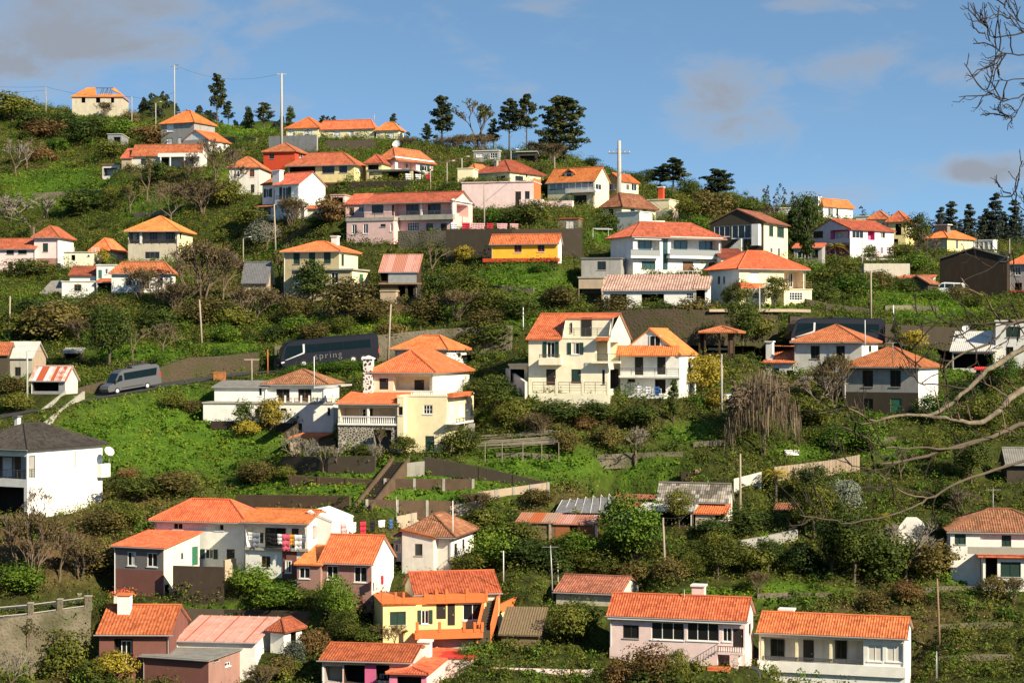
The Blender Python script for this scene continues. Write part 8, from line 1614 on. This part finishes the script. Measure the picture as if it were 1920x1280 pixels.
pl('thicket', 60, 1090, 120, 'tall brown twiggy thicket left of the grey and maroon house', .8); pl('bare', 30, 1075, 110, 'bare tree at the left edge under the white cube house', .8); pl('bare', 110, 1090, 100, 'bare tree below the white cube house corner', .8); pl('thicket', 150, 1085, 80, 'brown twiggy bush right of the bare corner tree', 1.1); pl('green', 45, 1110, 60, 'big-leaved green bush beside the lane', 1.4); pl('brown', 195, 1075, 60, 'dark brown bush against the grey and maroon house', 1.1); pl('bare', 75, 980, 60, 'thin bare tree before the white cube house', .8); pl('green', 470, 1112, 50, 'bright vine bush right of the dark yard wall', 1.3); pl('green', 520, 1140, 46, 'green creeper bush below the balcony house', 1.6); pl('dark', 560, 1140, 40, 'dark bush under the brown-fronted house', 1.3)
pl('leafybare', 60, 1290, 90, 'twiggy green bush in front of the stone lane wall', 1.1, D=166); pl('olive', 120, 1290, 96, 'dark olive bush against the stone lane wall', .9, D=168); pl('grey', 20, 1300, 80, 'dry grey bush in the bottom left corner', 1.0, D=163); pl('yellow', 215, 1290, 56, 'yellow-green bush by the white statues', 1.2, D=166); pl('olive', 170, 1300, 46, 'olive bush at the foot of the stone lane wall', 1.3, D=165); pl('brown', 300, 1310, 44, 'brown bush at the bottom of the maroon front', 1.2, D=162); pl('brown', 530, 1300, 44, 'dry grass clump below the tiny white tower', 1.1, D=166); pl('thicket', 490, 1305, 50, 'dry twiggy clump right of the flat grey roof', 1.0, D=164)
pl('olive', 905, 1010, 50, 'olive bush beside the white barrel', 1.2); pl('green', 925, 1060, 60, 'bright green bush left of the rusty shed', 1.1); pl('thicket', 900, 960, 34, 'dry brushwood heap above the white barrel', 1.6); pl('olive', 880, 1080, 44, 'olive bush right of the whitewashed house', 1.2); pl('dark', 980, 1060, 40, 'dark bush under the rusty shed', 1.8); pl('dark', 1060, 1050, 40, 'dark bush between aerial mast and tall leafy tree', 1.8); pl('brown', 1010, 945, 34, 'rusty bracken bush above the rusty shed', 1.8); pl('brown', 480, 905, 40, 'brown shrub at the left end of the terraces', 1.6); pl('olive', 540, 900, 30, 'olive shrub on the upper left terrace', 1.2)
pl('brown', 330, 925, 36, 'brown bracken on the slope above the orange hipped house', 2.0); pl('olive', 250, 935, 36, 'olive bracken right of the white cube house', 2.0); pl('red', 240, 900, 24, 'russet bush right of the white cube house balcony', 1.6); pl('brown', 200, 1000, 50, 'brown shrub above the small flat orange roof', 1.6); pl('olive', 230, 985, 40, 'olive shrub left of the orange hipped house', 1.5); pl('olive', 325, 765, 30, 'dark clump on the bright green slope', 1.3); pl('brown', 360, 775, 26, 'brown clump beside the dark clump on the slope', 1.4)
pl('palm', 788, 630, 36, 'dark agave plant above the pyramid-roofed house', 1.2); pl('thicket', 860, 600, 60, 'brown thicket left of the coach pole slope', 1.5); pl('brown', 800, 610, 40, 'brown bush behind the dark agave', 1.3); pl('olive', 920, 590, 50, 'olive bush mass above the three-storey house', 1.6); pl('dark', 975, 598, 46, 'dark bush directly behind the three-storey house', 1.4); pl('olive', 880, 560, 50, 'olive bush on the slope below the yellow house', 1.4); pl('yellow', 870, 492, 26, 'yellow bush left of the little yellow house', 1.2); pl('brown', 905, 625, 40, 'brown bush on the road bank', 1.4); pl('brown', 1050, 575, 40, 'brown shrub left of the sand-roofed house', 1.6); pl('green', 1010, 510, 20, 'green bush below the little yellow house', 1.5)
pl('dark', 960, 424, 34, 'dark bush over the stained wall', 1.5); pl('green', 925, 424, 38, 'green bush behind the rose washing', 1.2); pl('olive', 1000, 424, 40, 'olive bush left of the low stone hut', 1.1); pl('dark', 1140, 436, 44, 'dark green hedge left of the white tower block', 1.1); pl('olive', 1045, 375, 40, 'olive bush before the dormer house', 1.0); pl('yellow', 1025, 360, 26, 'yellow bush beside the dormer house', 1.0); pl('thicket', 985, 420, 34, 'bare twigs on the pink terrace', 1.3); pl('dark', 845, 360, 24, 'dark bush at the laundry poles', 1.6); pl('olive', 880, 355, 24, 'olive bush left of the pink flat roof', 1.4)
for i, (x, y, h_, k, l) in enumerate(((1560, 545, 46, 'olive', 'olive bush above the second coach'), (1530, 535, 44, 'green', 'green bush right of the cream balcony house'), (1600, 560, 44, 'green', 'bright bush on the field edge'), (1580, 520, 40, 'olive', 'olive bush under the lilac house'), (1640, 545, 36, 'brown', 'brown dry bush left of the long low shed'), (1540, 570, 36, 'dark', 'dark bush on the road wall corner'), (1790, 565, 26, 'brown', 'brown bush in front of the white van'), (1755, 565, 24, 'green', 'green hedge bush under the white van nose'), (1700, 550, 26, 'dark', 'dark ivy hedge left of the white van'), (1660, 540, 26, 'dark', 'dark ivy hedge under the white box tank'), (1720, 510, 30, 'green', 'bright bush right of the pale retaining wall'), (1830, 575, 24, 'olive', 'olive bush at the barn corner'), (95, 640, 60, 'brown', 'brown shrub above the striped shed'), (40, 635, 50, 'olive', 'olive shrub left of the far left pole'), (150, 640, 40, 'thicket', 'brown thicket left of the big glossy tree'), (60, 600, 50, 'dark', 'dark shrub under the sheet metal lean-to'), (130, 610, 50, 'dark', 'dark shrub below the white cottages'), (190, 600, 40, 'brown', 'brown shrub below the white cottages'), (250, 620, 50, 'olive', 'olive shrub above the big glossy tree'), (290, 625, 46, 'dark', 'dark shrub left of the leaning pole'), (440, 620, 46, 'olive', 'olive shrub right of the leaning pole'), (420, 640, 30, 'green', 'green shrub over the cut bank'), (510, 640, 36, 'dark', 'dark shrub above the coach nose'), (590, 640, 30, 'brown', 'brown shrub above the coach roof'), (30, 770, 40, 'olive', 'olive shrub left of the concrete ramp'), (20, 740, 30, 'brown', 'brown shrub at the left road edge'))): pl(k, x, y, h_, l, 1.5)
pl('darktree', 1190, 352, 30, 'first dark tree of the low line right of the stout pole', 1.5); pl('pine', 1238, 362, 40, 'feathery small pine of the low line right of the stout pole', 1.3); pl('darktree', 1385, 402, 30, 'dark tree at the right end of the low ridge line', 1.7); pl('thicket', 1440, 410, 26, 'brown twigs on the ridge before the long white flat building', 1.8)
# the far woods along the skyline: one mass each
def far_wood(name, spots, n, h0, h1, mat, seed):
    r_ = np.random.default_rng(seed); cen = []; rad = []
    for (px0, px1, D0, D1, dens) in spots:
        for i in range(int(n * dens)):
            D = r_.uniform(D0, D1); px = r_.uniform(px0, px1); x = (px - 960) / F * D; z = float(height(x, D)); h_ = r_.uniform(h0, h1); w = h_ * r_.uniform(.10, .2) * (2.6 if h1 < 4 else 1)
            for t in np.linspace(.2, 1, 7): cen.append((x + r_.normal() * w * .3, D + r_.normal() * w * .3, z + h_ * t)); q = w * (1.25 - t) * r_.uniform(.7, 1.3) + .12; rad.append((q, q, h_ * .09))
    ob = bpy.data.objects.new(name, leaf_object(name, clumps(np.array(cen), np.array(rad), 16, .9), mat)); COL.objects.link(ob); ob['kind'] = 'stuff'
far_wood('far_pine_wood', [(1640, 2200, 790, 930, 1.6), (1340, 1640, 700, 830, 1.0)], 220, 6, 13, 'leaf_far', 3); far_wood('far_hill_wood', [(190, 640, 670, 780, 3.4), (400, 660, 580, 660, 1.6)], 160, 1.6, 3.6, 'leaf_far', 5)
far_wood('hilltop_wood', [(430, 600, 455, 520, .5), (760, 960, 425, 470, .25), (1080, 1300, 420, 500, .5), (1560, 1760, 470, 560, .4)], 90, 4, 8, 'leaf_pine', 4)
spire = [(1668, 458), (1690, 456), (1742, 462), (1764, 464), (1784, 464), (1800, 462), (1818, 466), (1838, 466), (1850, 462), (1866, 468), (1884, 470), (1902, 470), (1640, 445)]
for i, (x, y) in enumerate(spire):
    D = 880.; e = plant('conifer', x, y + 8, 60 + 16 * math.sin(i * 2.3), 'one of the thin dark conifers on the far right skyline', .9, D=D, group='conifers on the far right skyline', sink=.5)

# ------------------------------------------------------------------ the foreground tree: bare lichen-grey limbs reaching in from the right, about 14 m from the viewer
FT = empty('bare_tree', P(2210, 1500, 15), 0, 'bare lichen-grey foreground tree whose branches reach in from the right', 'tree')
def limb(pts, r0, r1, mat='bark_pale', twigs=0, seed=0, name='branch'):
    r0 *= .58; r1 *= .7; twigs = int(twigs * 1.6)
    rr = random.Random(seed); o = FT.location; q = [P(x, y, d) - o for x, y, d in pts]
    fine = []
    for i in range(len(q) - 1):
        for k in range(4):
            t = k / 4; p0, p1, p2, p3 = q[max(i - 1, 0)], q[i], q[i + 1], q[min(i + 2, len(q) - 1)]
            fine.append(.5 * ((2 * p1) + (p2 - p0) * t + (2 * p0 - 5 * p1 + 4 * p2 - p3) * t * t + (3 * p1 - p0 - 3 * p2 + p3) * t ** 3) + Vector((rr.uniform(-1, 1), 0, rr.uniform(-1, 1))) * .008)
    fine.append(q[-1]); n_ = len(fine); rad = [(r0 + (r1 - r0) * (i / (n_ - 1)) ** .8) * rr.uniform(.88, 1.15) for i in range(n_)]
    mb = MB(); mb.tube(fine, rad, mat, 8); b = mb.build(name, FT, True)
    for k in range(twigs):
        i = rr.randrange(2, n_ - 1); a = fine[i]; d = (fine[i] - fine[i - 1]).normalized(); s = rr.choice((-1, 1)); L = rr.uniform(.10, .34); up = Vector((d.z * -s, rr.uniform(-.5, .5), d.x * s)); v = (d * rr.uniform(.4, 1) + up * rr.uniform(.5, 1)).normalized(); c = a + v * L * .5 + Vector((0, 0, rr.uniform(-.03, .05))); e_ = c + (v + Vector((rr.uniform(-.5, .5), 0, rr.uniform(-.2, .7)))).normalized() * L * .5
        m = MB(); tm = 'twig_dark' if r0 < .03 else 'twig'; bow = Vector((rr.uniform(-.03, .03), 0, rr.uniform(-.05, .02))); m.tube([a, a.lerp(c, .5) + bow * .5, c, c.lerp(e_, .5) - bow * .4, e_], [max(.006, rad[i] * .35), .0058, .005, .004, .003], tm, 5)
        for j in range(rr.choice((2, 3, 4))):
            s0 = a.lerp(c, rr.uniform(.4, 1)) if j % 2 else c.lerp(e_, rr.uniform(.1, .8)); vv = (v + Vector((rr.uniform(-.9, .9), rr.uniform(-.3, .3), rr.uniform(-.6, .9)))).normalized() * L * rr.uniform(.2, .45); m.tube([s0, s0 + vv * .5 + Vector((0, 0, -.01)), s0 + vv + Vector((0, 0, rr.uniform(0, .03)))], [.0042, .0035, .0025], tm, 4); m.tube([s0 + vv, s0 + vv * 1.08], [.0045, .002], tm, 4)
        m.build('twig', b)
limb([(2210, 1700, 15), (2200, 1300, 15), (2190, 950, 15), (2150, 600, 15), (2120, 300, 15), (2100, 0, 15)], .22, .12, name='trunk')
limb([(2190, 900, 15), (2060, 760, 14.6), (1940, 720, 14.3), (1860, 780, 14), (1830, 792, 13.9), (1770, 784, 13.8), (1700, 778, 13.7), (1640, 790, 13.6), (1612, 797, 13.6)], .055, .008, twigs=7, seed=1)
limb([(2180, 820, 15), (2050, 640, 14.8), (1950, 640, 14.6), (1900, 665, 14.5), (1850, 695, 14.4), (1815, 730, 14.3), (1760, 772, 14.2), (1735, 783, 14.1)], .05, .018, twigs=4, seed=2)
limb([(2190, 960, 15), (2050, 830, 14.5), (1930, 795, 14.2), (1860, 818, 14), (1780, 842, 13.9), (1700, 862, 13.8), (1650, 870, 13.7)], .045, .009, 'bark', twigs=7, seed=3)
limb([(1860, 818, 14), (1800, 838, 13.9), (1720, 840, 13.8), (1660, 838, 13.7), (1625, 822, 13.7), (1580, 800, 13.6)], .02, .005, 'bark', twigs=4, seed=4)
limb([(1700, 862, 13.8), (1650, 880, 13.7), (1600, 872, 13.6), (1560, 855, 13.6)], .010, .004, 'twig_dark', twigs=3, seed=5)
limb([(1640, 790, 13.6), (1600, 770, 13.5), (1570, 758, 13.5), (1540, 738, 13.5)], .012, .005, 'twig', twigs=4, seed=6)
limb([(2150, 600, 15), (2040, 620, 14.9), (1940, 600, 14.8), (1900, 605, 14.7), (1860, 640, 14.6), (1800, 665, 14.5), (1770, 690, 14.4), (1726, 720, 14.3)], .03, .006, 'bark', twigs=6, seed=7)
limb([(1815, 730, 14.3), (1776, 722, 14.2), (1724, 716, 14.1), (1718, 680, 14.1), (1712, 650, 14), (1680, 620, 14)], .012, .004, 'twig_dark', twigs=5, seed=8)
limb([(2130, 520, 15), (2000, 560, 14.9), (1930, 600, 14.8), (1880, 606, 14.7), (1850, 560, 14.6), (1820, 542, 14.5), (1800, 520, 14.5)], .022, .005, 'twig', twigs=5, seed=9)
limb([(1900, 605, 14.7), (1850, 612, 14.6), (1800, 600, 14.6), (1775, 578, 14.6)], .010, .004, 'twig_dark', twigs=3, seed=10)
limb([(1930, 600, 14.8), (1860, 606, 14.6), (1790, 608, 14.5), (1740, 598, 14.5), (1718, 588, 14.5)], .012, .004, 'twig_dark', twigs=4, seed=11)
limb([(2050, 830, 14.5), (1900, 870, 14.2), (1800, 905, 14), (1740, 935, 13.9), (1700, 955, 13.8), (1600, 980, 13.7), (1560, 975, 13.7), (1500, 965, 13.6)], .022, .005, 'bark', twigs=6, seed=12)
limb([(1740, 935, 13.9), (1690, 920, 13.8), (1660, 895, 13.8), (1620, 880, 13.8)], .010, .004, 'twig', twigs=2, seed=13)
limb([(2120, 300, 15), (2010, 60, 14.8), (1920, 62, 14.7), (1865, 70, 14.6), (1845, 45, 14.6), (1822, 38, 14.5)], .016, .005, 'twig_dark', twigs=6, seed=14)
limb([(2100, 200, 15), (1980, 108, 14.8), (1920, 104, 14.7), (1880, 98, 14.6), (1860, 85, 14.6), (1846, 60, 14.6)], .014, .004, 'twig_dark', twigs=7, seed=15)
limb([(2100, 150, 15), (1980, 60, 14.8), (1920, 46, 14.7), (1892, 24, 14.6), (1880, 8, 14.6)], .012, .004, 'twig_dark', twigs=6, seed=16)
limb([(2110, 250, 15), (1990, 160, 14.8), (1930, 176, 14.7), (1890, 186, 14.6), (1862, 178, 14.6), (1840, 164, 14.6)], .014, .004, 'twig_dark', twigs=5, seed=17)
limb([(1925, 174, 14.7), (1910, 205, 14.6), (1896, 216, 14.6), (1880, 226, 14.6)], .008, .003, 'twig_dark', twigs=4, seed=18)
limb([(2000, 150, 14.9), (1940, 146, 14.7), (1890, 150, 14.6), (1864, 152, 14.6)], .009, .004, 'twig_dark', twigs=3, seed=19)
limb([(2110, 420, 15), (1990, 420, 14.8), (1930, 400, 14.7), (1905, 380, 14.6), (1894, 360, 14.6)], .012, .004, 'twig_dark', twigs=5, seed=20)
limb([(2000, 440, 14.8), (1930, 440, 14.7), (1900, 470, 14.6), (1860, 500, 14.6), (1800, 532, 14.5)], .012, .004, 'twig_dark', twigs=3, seed=21)

for i, x in enumerate((548, 585, 622, 655, 690)): pl('green', x, 702 - i * 2.5, 20, ('first', 'second', 'third', 'fourth', 'last')[i] + ' low leafy bush from the left along the coach wheels', 2.2)
for i, (x, y, h_, k, l) in enumerate(((735, 640, 34, 'brown', 'shrub hanging over the mossy wall right of the coach pole'), (560, 626, 30, 'green', 'creeper mound on top of the mossy wall behind the coach'), (640, 622, 30, 'olive', 'olive creeper on top of the mossy wall behind the coach'), (930, 650, 40, 'dark', 'dark shrub covering the end of the mossy road wall'), (880, 655, 40, 'olive', 'olive shrub in front of the mossy road wall'), (420, 680, 26, 'green', 'green creeper on the bare cut bank'), (1150, 600, 40, 'brown', 'brown creeper on the tall dark road wall'), (1230, 600, 40, 'dark', 'dark creeper behind the white gabled house'), (1300, 606, 40, 'brown', 'brown creeper left of the timber gazebo'), (980, 1020, 40, 'olive', 'bush hiding the left end of the rusty shed'), (1080, 1035, 44, 'green', 'green bush in front of the rusty shed'), (1030, 1075, 50, 'dark', 'dark shaded bush above the old mossy-roofed house'), (1120, 1075, 50, 'olive', 'olive bush left of the tall leafy tree trunk'))): pl(k, x, y, h_, l, 1.5)
